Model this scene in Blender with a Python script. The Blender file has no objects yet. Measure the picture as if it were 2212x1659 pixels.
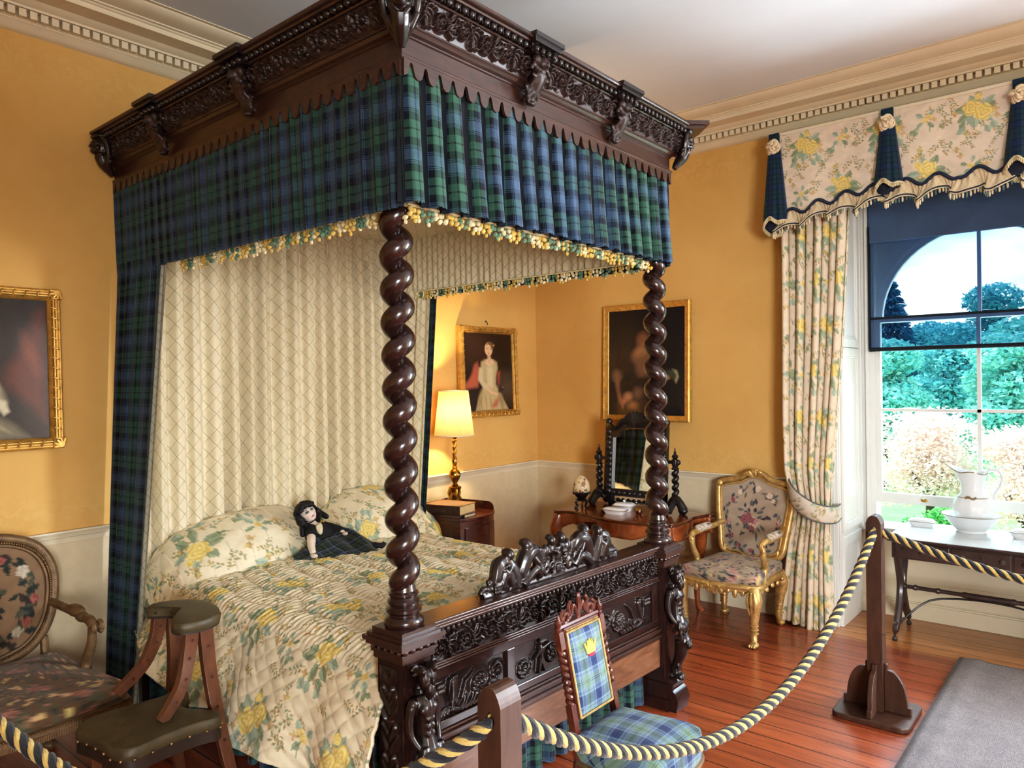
import bpy, math, random
import numpy as np
from mathutils import Vector, Matrix, Euler
random.seed(7); RNG = np.random.default_rng(7)
scene = bpy.context.scene
COL = scene.collection
PI = math.pi
sin, cos = math.sin, math.cos

# ------------------------------------------------------------------ linking helpers
def link(o, parent=None):
    COL.objects.link(o)
    if parent is not None: o.parent = parent
    return o

def thing(name, label=None, cat=None, loc=(0, 0, 0), rz=0.0, group=None, kind=None, parent=None):
    o = bpy.data.objects.new(name, None); o.empty_display_size = .1
    o.location = loc; o.rotation_euler = (0, 0, rz)
    link(o, parent)
    return tag(o, label, cat, group, kind)

def tag(o, label=None, cat=None, group=None, kind=None):
    if label: o['label'] = label
    if cat: o['category'] = cat
    if group: o['group'] = group
    if kind: o['kind'] = kind
    return o

def tree_copy(o, parent=None):
    c = o.copy(); COL.objects.link(c); c.parent = parent
    for ch in list(o.children): tree_copy(ch, c)
    return c

# ------------------------------------------------------------------ mesh helpers
def raw(name, V, F, mat, parent=None, uv=None, col=None, smooth=True, mi=None, loc=None, mods=()):
    """V (n,3); F (m,4) int array or list of tuples; uv / col given per vertex"""
    me = bpy.data.meshes.new(name)
    V = np.asarray(V, dtype=np.float32)
    if isinstance(F, np.ndarray):
        m, k = F.shape
        me.vertices.add(len(V)); me.vertices.foreach_set('co', V.ravel())
        me.loops.add(m * k); me.loops.foreach_set('vertex_index', F.astype(np.int32).ravel())
        me.polygons.add(m); me.polygons.foreach_set('loop_start', np.arange(0, m * k, k, dtype=np.int32))
        me.update(calc_edges=True)
    else:
        me.from_pydata(V.tolist(), [], F)
    if uv is not None:
        li = np.empty(len(me.loops), dtype=np.int32); me.loops.foreach_get('vertex_index', li)
        l = me.uv_layers.new(name='UVMap'); l.data.foreach_set('uv', np.asarray(uv, np.float32)[li].ravel())
    if col is not None:
        c = np.ones((len(V), 4), np.float32); c[:, :3] = col
        a = me.color_attributes.new('Col', 'FLOAT_COLOR', 'POINT'); a.data.foreach_set('color', c.ravel())
    mats = mat if isinstance(mat, (list, tuple)) else [mat]
    for x in mats: me.materials.append(x)
    if mi is not None: me.polygons.foreach_set('material_index', np.asarray(mi, np.int32))
    me.polygons.foreach_set('use_smooth', np.full(len(me.polygons), bool(smooth)))
    me.update()
    o = bpy.data.objects.new(name, me)
    if loc is not None: o.location = loc
    link(o, parent)
    return o

def gridF(n, m, wu=False, wv=False):
    i = np.arange(n if wu else n - 1)[:, None]; j = np.arange(m if wv else m - 1)[None, :]
    i2, j2 = (i + 1) % n, (j + 1) % m
    return np.stack([(i * m + j) + 0 * j, (i2 * m + j), (i2 * m + j2), (i * m + j2)], -1).reshape(-1, 4)

def gridobj(name, P, mat, parent=None, uv=None, col=None, wu=False, wv=False, flip=False, smooth=True):
    n, m = P.shape[:2]; F = gridF(n, m, wu, wv)
    if flip: F = F[:, ::-1]
    return raw(name, P.reshape(-1, 3), F, mat, parent, None if uv is None else uv.reshape(-1, 2), None if col is None else col.reshape(-1, 3), smooth)

def solid(o, t, off=0.0):
    m = o.modifiers.new('solid', 'SOLIDIFY'); m.thickness = t; m.offset = off; return o
def bevel(o, w=.004, seg=2, ang=35):
    m = o.modifiers.new('bev', 'BEVEL'); m.width = w; m.segments = seg; m.limit_method = 'ANGLE'; m.angle_limit = math.radians(ang)
    return o
def subsurf(o, l=1):
    m = o.modifiers.new('sub', 'SUBSURF'); m.levels = l; m.render_levels = l; return o
def voxel(o, s=.006, sm=3):
    m = o.modifiers.new('rm', 'REMESH'); m.mode = 'VOXEL'; m.voxel_size = s; m.use_smooth_shade = True
    if sm:
        k = o.modifiers.new('sm', 'SMOOTH'); k.factor = .5; k.iterations = sm
    return o

class MB:
    def __init__(s): s.V = []; s.F = []; s.M = []; s.UV = []
    def add(s, V, F, mi=0, uv=None):
        b = len(s.V); s.V += [tuple(map(float, v)) for v in V]
        s.F += [tuple(int(b + i) for i in f) for f in F]; s.M += [mi] * len(F)
        s.UV += list(uv) if uv is not None else [(v[0] + .3 * v[1], v[2] + .3 * v[1]) for v in V]
        return s
    def box(s, c, d, R=None, mi=0, taper=1.0):
        V = []
        for z in (-.5, .5):
            k = 1 if z < 0 else taper
            for x, y in ((-.5, -.5), (.5, -.5), (.5, .5), (-.5, .5)):
                p = Vector((x * d[0] * k, y * d[1] * k, z * d[2]))
                if R is not None: p = R @ p
                V.append(Vector(c) + p)
        return s.add(V, [(3, 2, 1, 0), (4, 5, 6, 7), (0, 1, 5, 4), (1, 2, 6, 5), (2, 3, 7, 6), (3, 0, 4, 7)], mi)
    def bx(s, x0, x1, y0, y1, z0, z1, mi=0):
        return s.box(((x0 + x1) / 2, (y0 + y1) / 2, (z0 + z1) / 2), (abs(x1 - x0), abs(y1 - y0), abs(z1 - z0)), None, mi)
    def tube(s, pts, r, n=10, cap=True, mi=0, closed=False, flat=1.0, up=None):
        pts = [Vector(p) for p in pts]; N = len(pts)
        rs = list(r) if hasattr(r, '__len__') else [r] * N
        T = []
        for i in range(N):
            a = pts[(i - 1) % N] if (closed or i > 0) else pts[0]; b = pts[(i + 1) % N] if (closed or i < N - 1) else pts[-1]
            t = (b - a); T.append(t.normalized() if t.length > 1e-9 else Vector((0, 0, 1)))
        u = Vector(up) if up is not None else (Vector((0, 0, 1)) if abs(T[0].z) < .9 else Vector((1, 0, 0)))
        V = []
        for i in range(N):
            u = u - T[i] * u.dot(T[i])
            if u.length < 1e-6: u = T[i].orthogonal()
            u.normalize(); w = T[i].cross(u)
            for k in range(n):
                a = 2 * PI * k / n
                V.append(pts[i] + u * (rs[i] * cos(a)) + w * (rs[i] * flat * sin(a)))
        F = []
        for i in range(N if closed else N - 1):
            for k in range(n):
                a, b = i * n + k, i * n + (k + 1) % n; i2 = (i + 1) % N
                F.append((a, b, i2 * n + (k + 1) % n, i2 * n + k))
        if cap and not closed:
            F.append(tuple(range(n - 1, -1, -1))); F.append(tuple((N - 1) * n + k for k in range(n)))
        return s.add(V, F, mi)
    def lathe(s, prof, c=(0, 0, 0), n=28, R=None, mi=0, sx=1, sy=1, fn=None):
        V = []; N = len(prof)
        for r, z in prof:
            for k in range(n):
                a = 2 * PI * k / n; q = r * (fn(a, z) if fn else 1)
                p = Vector((q * cos(a) * sx, q * sin(a) * sy, z))
                if R is not None: p = R @ p
                V.append(Vector(c) + p)
        F = [(i * n + k, i * n + (k + 1) % n, (i + 1) * n + (k + 1) % n, (i + 1) * n + k) for i in range(N - 1) for k in range(n)]
        F.append(tuple(range(n - 1, -1, -1))); F.append(tuple((N - 1) * n + k for k in range(n)))
        return s.add(V, F, mi)
    def ell(s, c, r, R=None, n=12, m=8, mi=0):
        r = r if hasattr(r, '__len__') else (r, r, r); V = []; 
        for j in range(1, m):
            t = PI * j / m
            for k in range(n):
                a = 2 * PI * k / n
                p = Vector((r[0] * sin(t) * cos(a), r[1] * sin(t) * sin(a), -r[2] * cos(t)))
                if R is not None: p = R @ p
                V.append(Vector(c) + p)
        b, t_ = Vector((0, 0, -r[2])), Vector((0, 0, r[2]))
        if R is not None: b, t_ = R @ b, R @ t_
        V += [Vector(c) + b, Vector(c) + t_]; nb = (m - 1) * n
        F = [(j * n + k, j * n + (k + 1) % n, (j + 1) * n + (k + 1) % n, (j + 1) * n + k) for j in range(m - 2) for k in range(n)]
        F += [(nb, (k + 1) % n, k) for k in range(n)] + [(nb + 1, (m - 2) * n + k, (m - 2) * n + (k + 1) % n) for k in range(n)]
        return s.add(V, F, mi)
    def prism(s, poly, h0, h1, M=None, mi=0):
        """poly (x,y) list extruded from h0 to h1 along z, then mapped by M (callable on (x,y,z))"""
        n = len(poly); M = M or (lambda x, y, z: (x, y, z))
        V = [M(x, y, h0) for x, y in poly] + [M(x, y, h1) for x, y in poly]
        F = [tuple(range(n - 1, -1, -1)), tuple(range(n, 2 * n))] + [(i, (i + 1) % n, n + (i + 1) % n, n + i) for i in range(n)]
        return s.add(V, F, mi)
    def build(s, name, mat, parent=None, smooth=True, ang=None):
        o = raw(name, s.V, s.F, mat, parent, uv=s.UV, smooth=smooth, mi=s.M)
        if smooth:
            m = o.modifiers.new('es', 'EDGE_SPLIT'); m.split_angle = math.radians(ang or 40)
        return o

def XZ(y=0, s=1): return lambda a, b, h: (a, y + s * h, b)      # polygon in the XZ plane, extruded along y
def YZ(x=0, s=1): return lambda a, b, h: (x + s * h, a, b)      # polygon in the YZ plane, extruded along x
def rot(x=0, y=0, z=0): return Euler((x, y, z)).to_matrix()
def arc(cx, cy, r, a0, a1, n): return [(cx + r * cos(a0 + (a1 - a0) * i / n), cy + r * sin(a0 + (a1 - a0) * i / n)) for i in range(n + 1)]
def spline(pts, n=8, closed=False):
    P = [Vector(p) for p in pts]; N = len(P); out = []
    for i in range(N if closed else N - 1):
        g = (lambda k: P[k % N]) if closed else (lambda k: P[max(0, min(N - 1, k))])
        a, b, c, d = g(i - 1), g(i), g(i + 1), g(i + 2)
        for j in range(n):
            t = j / n
            out.append(.5 * ((2 * b) + (c - a) * t + (2 * a - 5 * b + 4 * c - d) * t * t + (3 * b - a - 3 * c + d) * t ** 3))
    if not closed: out.append(P[-1])
    return out
def lerp_list(vals, n):
    x = np.linspace(0, 1, len(vals)); return np.interp(np.linspace(0, 1, n), x, vals).tolist()

# ------------------------------------------------------------------ materials
def L(r, g, b):     # sRGB 0-255 -> linear
    f = lambda c: (c / 255 / 12.92) if c / 255 <= .04045 else ((c / 255 + .055) / 1.055) ** 2.4
    return (f(r), f(g), f(b))

class NT:
    def __init__(s, name):
        s.m = bpy.data.materials.new(name); s.m.use_nodes = True; s.t = s.m.node_tree; s.t.nodes.clear()
        s.out = s.t.nodes.new('ShaderNodeOutputMaterial')
    def n(s, typ, **k):
        nd = s.t.nodes.new('ShaderNode' + typ)
        ins = k.pop('ins', {})
        for a, v in k.items(): setattr(nd, a, v)
        for a, v in ins.items(): s.put(nd.inputs[a], v)
        return nd
    def put(s, sock, v):
        if isinstance(v, bpy.types.NodeSocket): s.t.links.new(v, sock)
        elif isinstance(v, bpy.types.Node): s.t.links.new(v.outputs[0], sock)
        else:
            if sock.type == 'RGBA' and hasattr(v, '__len__') and len(v) == 3: v = (*v, 1)
            sock.default_value = v
    def math(s, op, a, b=0.0, c=None):
        nd = s.n('Math', operation=op); s.put(nd.inputs[0], a); s.put(nd.inputs[1], b)
        if c is not None: s.put(nd.inputs[2], c)
        return nd.outputs[0]
    def mix(s, f, a, b, mode='MIX'):
        nd = s.n('Mix', data_type='RGBA', blend_type=mode); s.put(nd.inputs[0], f); s.put(nd.inputs[6], a); s.put(nd.inputs[7], b)
        return nd.outputs[2]
    def coords(s, which='Object', scale=(1, 1, 1), rot=(0, 0, 0)):
        tc = s.n('TexCoord'); mp = s.n('Mapping'); s.t.links.new(tc.outputs[which], mp.inputs['Vector'])
        mp.inputs['Scale'].default_value = scale; mp.inputs['Rotation'].default_value = rot
        return mp.outputs[0]
    def noise(s, vec, scale=5, detail=3, rough=.5, dist=0):
        nd = s.n('TexNoise'); s.put(nd.inputs['Vector'], vec); nd.inputs['Scale'].default_value = scale
        nd.inputs['Detail'].default_value = detail; nd.inputs['Roughness'].default_value = rough; nd.inputs['Distortion'].default_value = dist
        return nd.outputs['Fac']
    def ramp(s, fac, stops, interp='LINEAR'):
        nd = s.n('ValToRGB'); cr = nd.color_ramp; cr.interpolation = interp
        while len(cr.elements) > 1: cr.elements.remove(cr.elements[-1])
        cr.elements[0].position = stops[0][0]; cr.elements[0].color = (*stops[0][1], 1)
        for p, c in stops[1:]:
            e = cr.elements.new(p); e.color = (*c, 1)
        s.put(nd.inputs[0], fac); return nd.outputs[0]
    def bsdf(s, col, rough=.5, metal=0.0, bump=None, bstr=.3, bdist=.01, coat=0.0, sheen=0.0, spec=.5, **extra):
        b = s.n('BsdfPrincipled'); s.put(b.inputs['Base Color'], col); s.put(b.inputs['Roughness'], rough); s.put(b.inputs['Metallic'], metal)
        b.inputs['Coat Weight'].default_value = coat; b.inputs['Coat Roughness'].default_value = .12
        b.inputs['Sheen Weight'].default_value = sheen; b.inputs['Specular IOR Level'].default_value = spec
        for k, v in extra.items(): s.put(b.inputs[k.replace('_', ' ')], v)
        if bump is not None:
            bn = s.n('Bump'); bn.inputs['Strength'].default_value = bstr; bn.inputs['Distance'].default_value = bdist
            s.put(bn.inputs['Height'], bump); s.t.links.new(bn.outputs[0], b.inputs['Normal'])
        s.t.links.new(b.outputs[0], s.out.inputs[0]); return s.m

def plain(name, c, rough=.5, metal=0, var=.12, scale=8, bump=0, bscale=60, coat=0, sheen=0, spec=.5, stretch=(1, 1, 1)):
    t = NT(name); v = t.coords('Object', stretch)
    f = t.noise(v, scale, 4, .6)
    a = tuple(x * (1 - var) for x in c); b = tuple(min(1, x * (1 + var)) for x in c)
    colr = t.ramp(f, [(.3, a), (.7, b)])
    bm = t.noise(v, bscale, 3) if bump else None
    return t.bsdf(colr, rough, metal, bm, bump, .004, coat, sheen, spec)

def wood(name, c1, c2, rough=.3, coat=.3, scale=(3, 3, 30), bump=.08, rotz=0):
    t = NT(name); v = t.coords('Object', scale)
    f = t.noise(v, 2.2, 5, .62, 1.2); g = t.noise(v, 9, 3, .5, .6)
    c = t.mix(t.math('MULTIPLY', g, .45), t.ramp(f, [(.28, c1), (.72, c2)]), tuple(x * .35 for x in c1))
    return t.bsdf(c, rough, 0, f, bump, .003, coat)

def painted(name, rough=.8, sheen=.0, bump=0, bscale=250, gain=1.0, coat=0, satur=None):
    """colour comes from the point colours that the print was drawn with"""
    t = NT(name); a = t.n('Attribute', attribute_name='Col'); c = a.outputs[0]
    v = t.coords('Object'); nz = t.noise(v, 30, 3)
    c = t.mix(1.0, c, t.ramp(nz, [(.2, (.9 * gain,) * 3), (.8, (1.04 * gain,) * 3)]), 'MULTIPLY')
    bm = t.noise(v, bscale, 2) if bump else None
    return t.bsdf(c, rough, 0, bm, bump, .002, coat, sheen, .3)

def tartan(name, sett, S, mixf=.5, rough=.85, gain=1.0, bump=.15):
    t = NT(name); uv = t.n('UVMap'); sp = t.n('SeparateXYZ'); t.t.links.new(uv.outputs[0], sp.inputs[0])
    tot = sum(w for w, _ in sett); st = []; p = 0
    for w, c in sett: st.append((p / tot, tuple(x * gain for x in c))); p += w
    u = t.math('FRACT', t.math('DIVIDE', sp.outputs[0], S)); v = t.math('FRACT', t.math('DIVIDE', sp.outputs[1], S))
    c = t.mix(mixf, t.ramp(u, st, 'CONSTANT'), t.ramp(v, st, 'CONSTANT'))
    w = t.math('SINE', t.math('MULTIPLY', t.math('ADD', sp.outputs[0], sp.outputs[1]), 1500))
    nz = t.noise(uv.outputs[0], 40, 3)
    c = t.mix(1.0, c, t.ramp(nz, [(.2, (.85,) * 3), (.8, (1.1,) * 3)]), 'MULTIPLY')
    return t.bsdf(c, rough, 0, w, bump, .001, 0, .15, .2)

BL, KK, GR = L(72, 94, 120), L(17, 22, 32), L(58, 94, 78)
SETT = [(11, BL), (2, KK), (2, BL), (2, KK), (2, BL), (16, KK), (16, GR), (4, KK), (16, GR), (16, KK), (2, BL), (2, KK), (2, BL), (2, KK), (11, BL)]
M_TART = tartan('bed_tartan', SETT, .165)
M_TART_SHADE = tartan('shaded_bed_tartan', SETT, .165, gain=.62)  # same cloth as the bed tartan, dimmed so shade sits in its colour
NV, PB, PG = L(44, 62, 108), L(128, 154, 180), L(122, 150, 128)
SETT2 = [(9, NV), (1, KK), (2, NV), (1, KK), (9, NV), (5, PB), (1, KK), (2, PB), (1, KK), (5, PB), (9, PG), (1, KK), (3, PG), (1, KK), (9, PG), (5, PB), (1, KK), (2, PB), (1, KK), (5, PB)]
M_TART_CH = tartan('chair_tartan', SETT2, .115, bump=.6)

def trellis(name, base, la, lb, p=.085, w=.035):
    t = NT(name); uv = t.n('UVMap'); sp = t.n('SeparateXYZ'); t.t.links.new(uv.outputs[0], sp.inputs[0])
    U, V = sp.outputs[0], sp.outputs[1]
    def line(e):
        f = t.math('FRACT', t.math('DIVIDE', e, p)); return t.math('LESS_THAN', t.math('ABSOLUTE', t.math('SUBTRACT', f, .5)), w)
    a = line(t.math('ADD', U, V)); b = line(t.math('SUBTRACT', U, V))
    nz = t.noise(uv.outputs[0], 14, 4)
    c = t.ramp(nz, [(.25, tuple(x * .88 for x in base)), (.75, base)])
    c = t.mix(t.math('MULTIPLY', b, .6), t.mix(t.math('MULTIPLY', a, .6), c, la), lb)
    return t.bsdf(c, .8, 0, nz, .1, .002, 0, .1, .25)
M_TREL = trellis('trellis_lining', L(226, 212, 180), L(128, 130, 92), L(176, 146, 104))

M_WOOD = wood('dark_oak', L(38, 22, 20), L(62, 37, 31), .26, .45, (6, 6, 6), .1)
M_WOODR = wood('oak_moulding', L(52, 32, 27), L(84, 54, 42), .35, .3, (2, 14, 14), .08)
M_CARVE = wood('carved_oak', L(26, 17, 16), L(48, 32, 27), .34, .28, (7, 7, 7), .12)
M_CARVER = wood('carved_oak_brown', L(40, 25, 22), L(64, 42, 34), .46, .05, (7, 7, 7), .12)
M_WALN = wood('walnut_board', L(104, 68, 48), L(152, 108, 78), .32, .3, (2, 10, 14), .08)
M_BURR = wood('marquetry_walnut', L(112, 54, 26), L(172, 94, 48), .2, .5, (4, 4, 4), .04)
M_BURRD = wood('dark_inlay', L(62, 28, 16), L(96, 46, 24), .22, .4, (5, 5, 5), .04)
M_MAHOG = wood('mahogany', L(64, 28, 20), L(100, 46, 32), .25, .4, (3, 3, 14), .05)
M_POSTW = wood('barrier_oak', L(62, 40, 30), L(92, 62, 46), .45, .1, (8, 8, 2), .1)
M_BLACKW = wood('ebonised', L(20, 17, 18), L(40, 34, 34), .4, .25, (9, 9, 9), .12)
M_GREYW = wood('washstand_wood', L(62, 50, 48), L(92, 74, 68), .35, .3, (12, 3, 12), .05)
M_ROSEW = wood('chair_rosewood', L(74, 36, 28), L(116, 62, 46), .3, .3, (8, 8, 8), .06)
M_GILT = plain('worn_gilding', L(206, 172, 112), .38, .6, .35, 26, .25, 90)
M_GILTP = plain('pale_gilding', L(196, 168, 116), .42, .5, .35, 22, .3, 90)
M_GILTD = plain('dull_gilding', L(118, 94, 66), .5, .3, .4, 18, .3, 80)
M_GILTF = plain('frame_gilding', L(206, 160, 84), .4, .5, .3, 30, .2, 120)
M_BRASS = plain('brass', L(168, 130, 62), .28, .95, .25, 14, .08, 60)
M_CHINA = plain('white_china', L(238, 240, 240), .14, 0, .03, 6, 0, 60, .5)
M_CHINAL = plain('gold_china_line', L(150, 128, 96), .3, .4, .1)
M_WHITE = plain('white_gloss_paint', L(232, 230, 222), .42, 0, .04, 3)
M_TRIM = plain('cream_paint', L(226, 212, 182), .5, 0, .05, 4)
M_ROPEG = plain('gold_rope_yarn', L(206, 174, 98), .85, 0, .2, 60, .6, 400, 0, .3)
M_ROPEB = plain('black_rope_yarn', L(24, 24, 30), .85, 0, .2, 60, .6, 400, 0, .3)
M_LEATH = plain('worn_olive_leather', L(78, 68, 46), .5, 0, .25, 14, .3, 60)
M_LEATHD = plain('leather_side', L(48, 36, 28), .5, 0, .2, 14, .2, 60)
M_STOOLW = wood('inlaid_stool_wood', L(92, 54, 36), L(126, 80, 54), .38, .2, (10, 10, 3), .06)
M_NAIL = plain('brass_nail', L(150, 120, 84), .35, .8, .2)
M_NAVY = plain('navy_braid', L(38, 46, 66), .8, 0, .2, 40, .3, 300)
M_BAR_FOLDSHADE = plain('blind_bar_and_fold_shade', L(14, 22, 30), .8, 0, .15, 30)  # blind bars, and the shade painted into the valance folds
M_RUG = None
# ------------------------------------------------------------------ printed patterns drawn with numpy
def paint_print(U, V, base, prims, tile, basevar=.04):
    sh = U.shape; u = U.ravel(); v = V.ravel(); TU, TV = tile
    C = np.empty((u.size, 3), np.float32); C[:] = base
    C *= (1 + basevar * np.sin(u * 37 + 3 * np.sin(v * 29)))[:, None]
    for p in prims:
        k = p[0]; cx, cy = p[1], p[2]
        R = {'rose': lambda: p[3] * 1.25, 'leaf': lambda: p[3], 'ell': lambda: max(p[3], p[4]), 'stem': lambda: p[3]}[k]()
        du = (u - cx + TU / 2) % TU - TU / 2; dv = (v - cy + TV / 2) % TV - TV / 2
        I = np.nonzero((np.abs(du) < R) & (np.abs(dv) < R))[0]
        if I.size == 0: continue
        x, y = du[I], dv[I]
        if k == 'rose':
            r = np.hypot(x, y); th = np.arctan2(y, x); rr = p[3] * (1 + .12 * np.sin(5 * th + cx * 50) + .05 * np.sin(11 * th))
            ins = r < rr
            s = .5 + .5 * np.sin(r / p[3] * 13 + 2.2 * np.sin(3 * th + cy * 30) + 1.2 * np.sin(2 * th))
            cc = np.array(p[4])[None] * (1 - s[:, None]) + np.array(p[5])[None] * s[:, None]
            C[I[ins]] = cc[ins]
        elif k == 'leaf':
            a = p[5]; X = x * cos(a) + y * sin(a); Y = -x * sin(a) + y * cos(a); t = X / p[3]
            w = p[4] * (1 - (2 * t - 1) ** 2)
            ins = (t > 0) & (t < 1) & (np.abs(Y) < w)
            sh2 = np.where(np.abs(Y) < .12 * p[4], .75, np.where(Y > 0, 1.12, .9))
            C[I[ins]] = (np.array(p[6])[None] * sh2[:, None])[ins]
        elif k == 'ell':
            a = p[5]; X = x * cos(a) + y * sin(a); Y = -x * sin(a) + y * cos(a)
            ins = (X / p[3]) ** 2 + (Y / p[4]) ** 2 < 1
            C[I[ins]] = p[6]
        elif k == 'stem':
            a = p[5]; X = x * cos(a) + y * sin(a); Y = -x * sin(a) + y * cos(a) - .12 * p[3] * np.sin(X / p[3] * PI)
            ins = (X > 0) & (X < p[3]) & (np.abs(Y) < p[4])
            C[I[ins]] = p[6]
    return C.reshape(sh + (3,))

def make_floral(seed=3, rose=(L(216, 184, 84), L(236, 216, 150)), leaf=(L(148, 160, 128), L(168, 182, 158)), tan=(L(186, 160, 104), L(156, 148, 104)), tile=(.46, .58), k=1.0, dens=1.0):
    R = random.Random(seed); P = []
    TU, TV = tile
    def sprig(cx, cy, a, n=7, s=1.0):
        c = R.choice(tan)
        P.append(('stem', cx, cy, .075 * s, .0012, a, c))
        for i in range(n):
            t = .012 + .065 * s * i / n; sgn = -1 if i % 2 else 1
            P.append(('leaf', cx + t * cos(a), cy + t * sin(a), .021 * s, .0042 * s, a + sgn * .9, R.choice(tan + leaf[:1])))
    def bud(cx, cy, r, c1, c2):
        P.append(('rose', cx, cy, r, c1, c2))
    def bunch(cx, cy, roses, n, s=1.0, a0=0):
        P.append(('stem', cx, cy, .11 * s, .0025, -PI / 2 + .3, leaf[0]))
        for i in range(n):
            a = a0 + i * 2 * PI / n + R.uniform(-.3, .3); d = .028 * s
            P.append(('leaf', cx + d * cos(a), cy + d * sin(a), R.uniform(.055, .085) * s, R.uniform(.016, .024) * s, a, R.choice(leaf)))
        for i in range(4):
            a = -PI / 2 + R.uniform(-.8, .8); d = R.uniform(.07, .12) * s
            P.append(('leaf', cx + d * cos(a), cy + d * sin(a), .05 * s, .018 * s, a + R.uniform(-1, 1), R.choice(leaf)))
        for (dx, dy, r) in roses: bud(cx + dx * s, cy + dy * s, r * s, *rose)
    for i in range(int(26 * dens)):
        sprig(R.uniform(0, TU), R.uniform(0, TV), R.uniform(0, 2 * PI), 7, R.uniform(.7, 1.1))
    for i in range(int(16 * dens)):
        x, y = R.uniform(0, TU), R.uniform(0, TV)
        for j in range(4): P.append(('ell', x + .009 * cos(j * 1.57), y + .009 * sin(j * 1.57), .0085, .0055, j * 1.57, R.choice([tan[0], L(206, 186, 120), L(208, 170, 128)])))
    bunch(TU * .28, TV * .3, [(-.02, .012, .042), (.034, -.02, .046), (.01, .07, .02)], 9, k)
    bunch(TU * .76, TV * .78, [(0, .02, .046), (-.05, .05, .02)], 7, k, .4)
    bunch(TU * .74, TV * .3, [(0, 0, .022), (.03, .02, .018)], 4, k * .7, .9)
    bunch(TU * .22, TV * .78, [(0, 0, .024)], 5, k * .6, .2)
    return P, tile
FLORAL = make_floral(dens=1.5)
CREAM = L(230, 216, 184)
def floral(U, V, base=CREAM, fl=None):
    fl = fl or FLORAL; return paint_print(U, V, base, fl[0], fl[1])
TAPES = make_floral(5, (L(150, 88, 84), L(206, 176, 158)), (L(58, 60, 66), L(84, 88, 82)), (L(96, 88, 80), L(160, 130, 110)), (.30, .34), .62, .8)
TAPES_L = make_floral(9, (L(128, 68, 62), L(176, 128, 110)), (L(58, 64, 58), L(92, 92, 70)), (L(92, 78, 60), L(140, 112, 84)), (.24, .26), .55, .7)
M_PRINT = painted('floral_print', .8, .1, .15, 300)
M_PRINTC = painted('floral_curtain_print', .8, .1, .1, 300)
M_TAPES = painted('tapestry_print', .9, .25, .35, 500)
M_OIL = painted('oil_painting', .42, 0, .05, 200, 1.0, .25)

# ------------------------------------------------------------------ camera
Cx, Cy, Cz = -4.923, -3.848, 1.6
yaw, pit, rol, fpx = 0.697079, -0.00490815, -0.01438967, 1589.703
fw = np.array([cos(yaw) * cos(pit), sin(yaw) * cos(pit), sin(pit)]); r0 = np.array([sin(yaw), -cos(yaw), 0]); u0 = np.cross(r0, fw)
rr_ = cos(rol) * r0 + sin(rol) * u0; uu_ = -sin(rol) * r0 + cos(rol) * u0
cam = bpy.data.cameras.new('camera'); cam.sensor_width = 36; cam.lens = 36 * fpx / 2212; cam.clip_start = .05; cam.clip_end = 300
co = bpy.data.objects.new('camera', cam); COL.objects.link(co); scene.camera = co
co.matrix_world = Matrix(((rr_[0], uu_[0], -fw[0], Cx), (rr_[1], uu_[1], -fw[1], Cy), (rr_[2], uu_[2], -fw[2], Cz), (0, 0, 0, 1)))

# ------------------------------------------------------------------ room shell
XL, YF, ZC = -7.6, -7.4, 3.39
WY0, WY1, WX, ZS, ZT = -2.43, -3.83, .455, .573, 2.95        # recess of the window in the right wall
def wall_material(name):
    t = NT(name); tc = t.n('TexCoord'); P = tc.outputs['Object']
    sp = t.n('SeparateXYZ'); t.t.links.new(P, sp.inputs[0])
    n1 = t.noise(P, 1.7, 6, .65, .4); n2 = t.noise(P, 14, 4, .6); n3 = t.noise(P, 45, 3, .6)
    c = t.ramp(n1, [(.3, L(208, 162, 92)), (.7, L(222, 178, 108))])
    c = t.mix(t.math('MULTIPLY', n2, .25), c, L(228, 186, 118))
    # pale scuffed damask ghosting just above the rail and under the cornice
    a = t.math('SUBTRACT', 1.0, t.math('ABSOLUTE', t.math('DIVIDE', t.math('SUBTRACT', sp.outputs[2], 1.02), .14)))
    b = t.math('SUBTRACT', 1.0, t.math('ABSOLUTE', t.math('DIVIDE', t.math('SUBTRACT', sp.outputs[2], 3.1), .14)))
    ab = t.math('MAXIMUM', t.math('MAXIMUM', a, b), 0.0)
    k = t.math('MULTIPLY', ab, t.math('GREATER_THAN', t.noise(P, 22, 4, .6, .8), .52))
    c = t.mix(t.math('MULTIPLY', k, .45), c, L(226, 186, 118))
    dado = t.ramp(n2, [(.3, L(214, 196, 160)), (.7, L(222, 206, 172))])
    c = t.mix(t.math('LESS_THAN', sp.outputs[2], .9), c, dado)
    return t.bsdf(c, .82, 0, n3, .12, .002, 0, 0, .25)
M_WALL = wall_material('yellow_wall_paint')
M_CEIL = plain('ceiling_paint', L(222, 225, 228), .9, 0, .03, 2)

def struct(o): o['kind'] = 'structure'; return o
mb = MB(); mb.bx(XL, .0, 0, .25, 0, ZC + .2); struct(mb.build('wall_back', M_WALL, smooth=False))
mb = MB()
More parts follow.
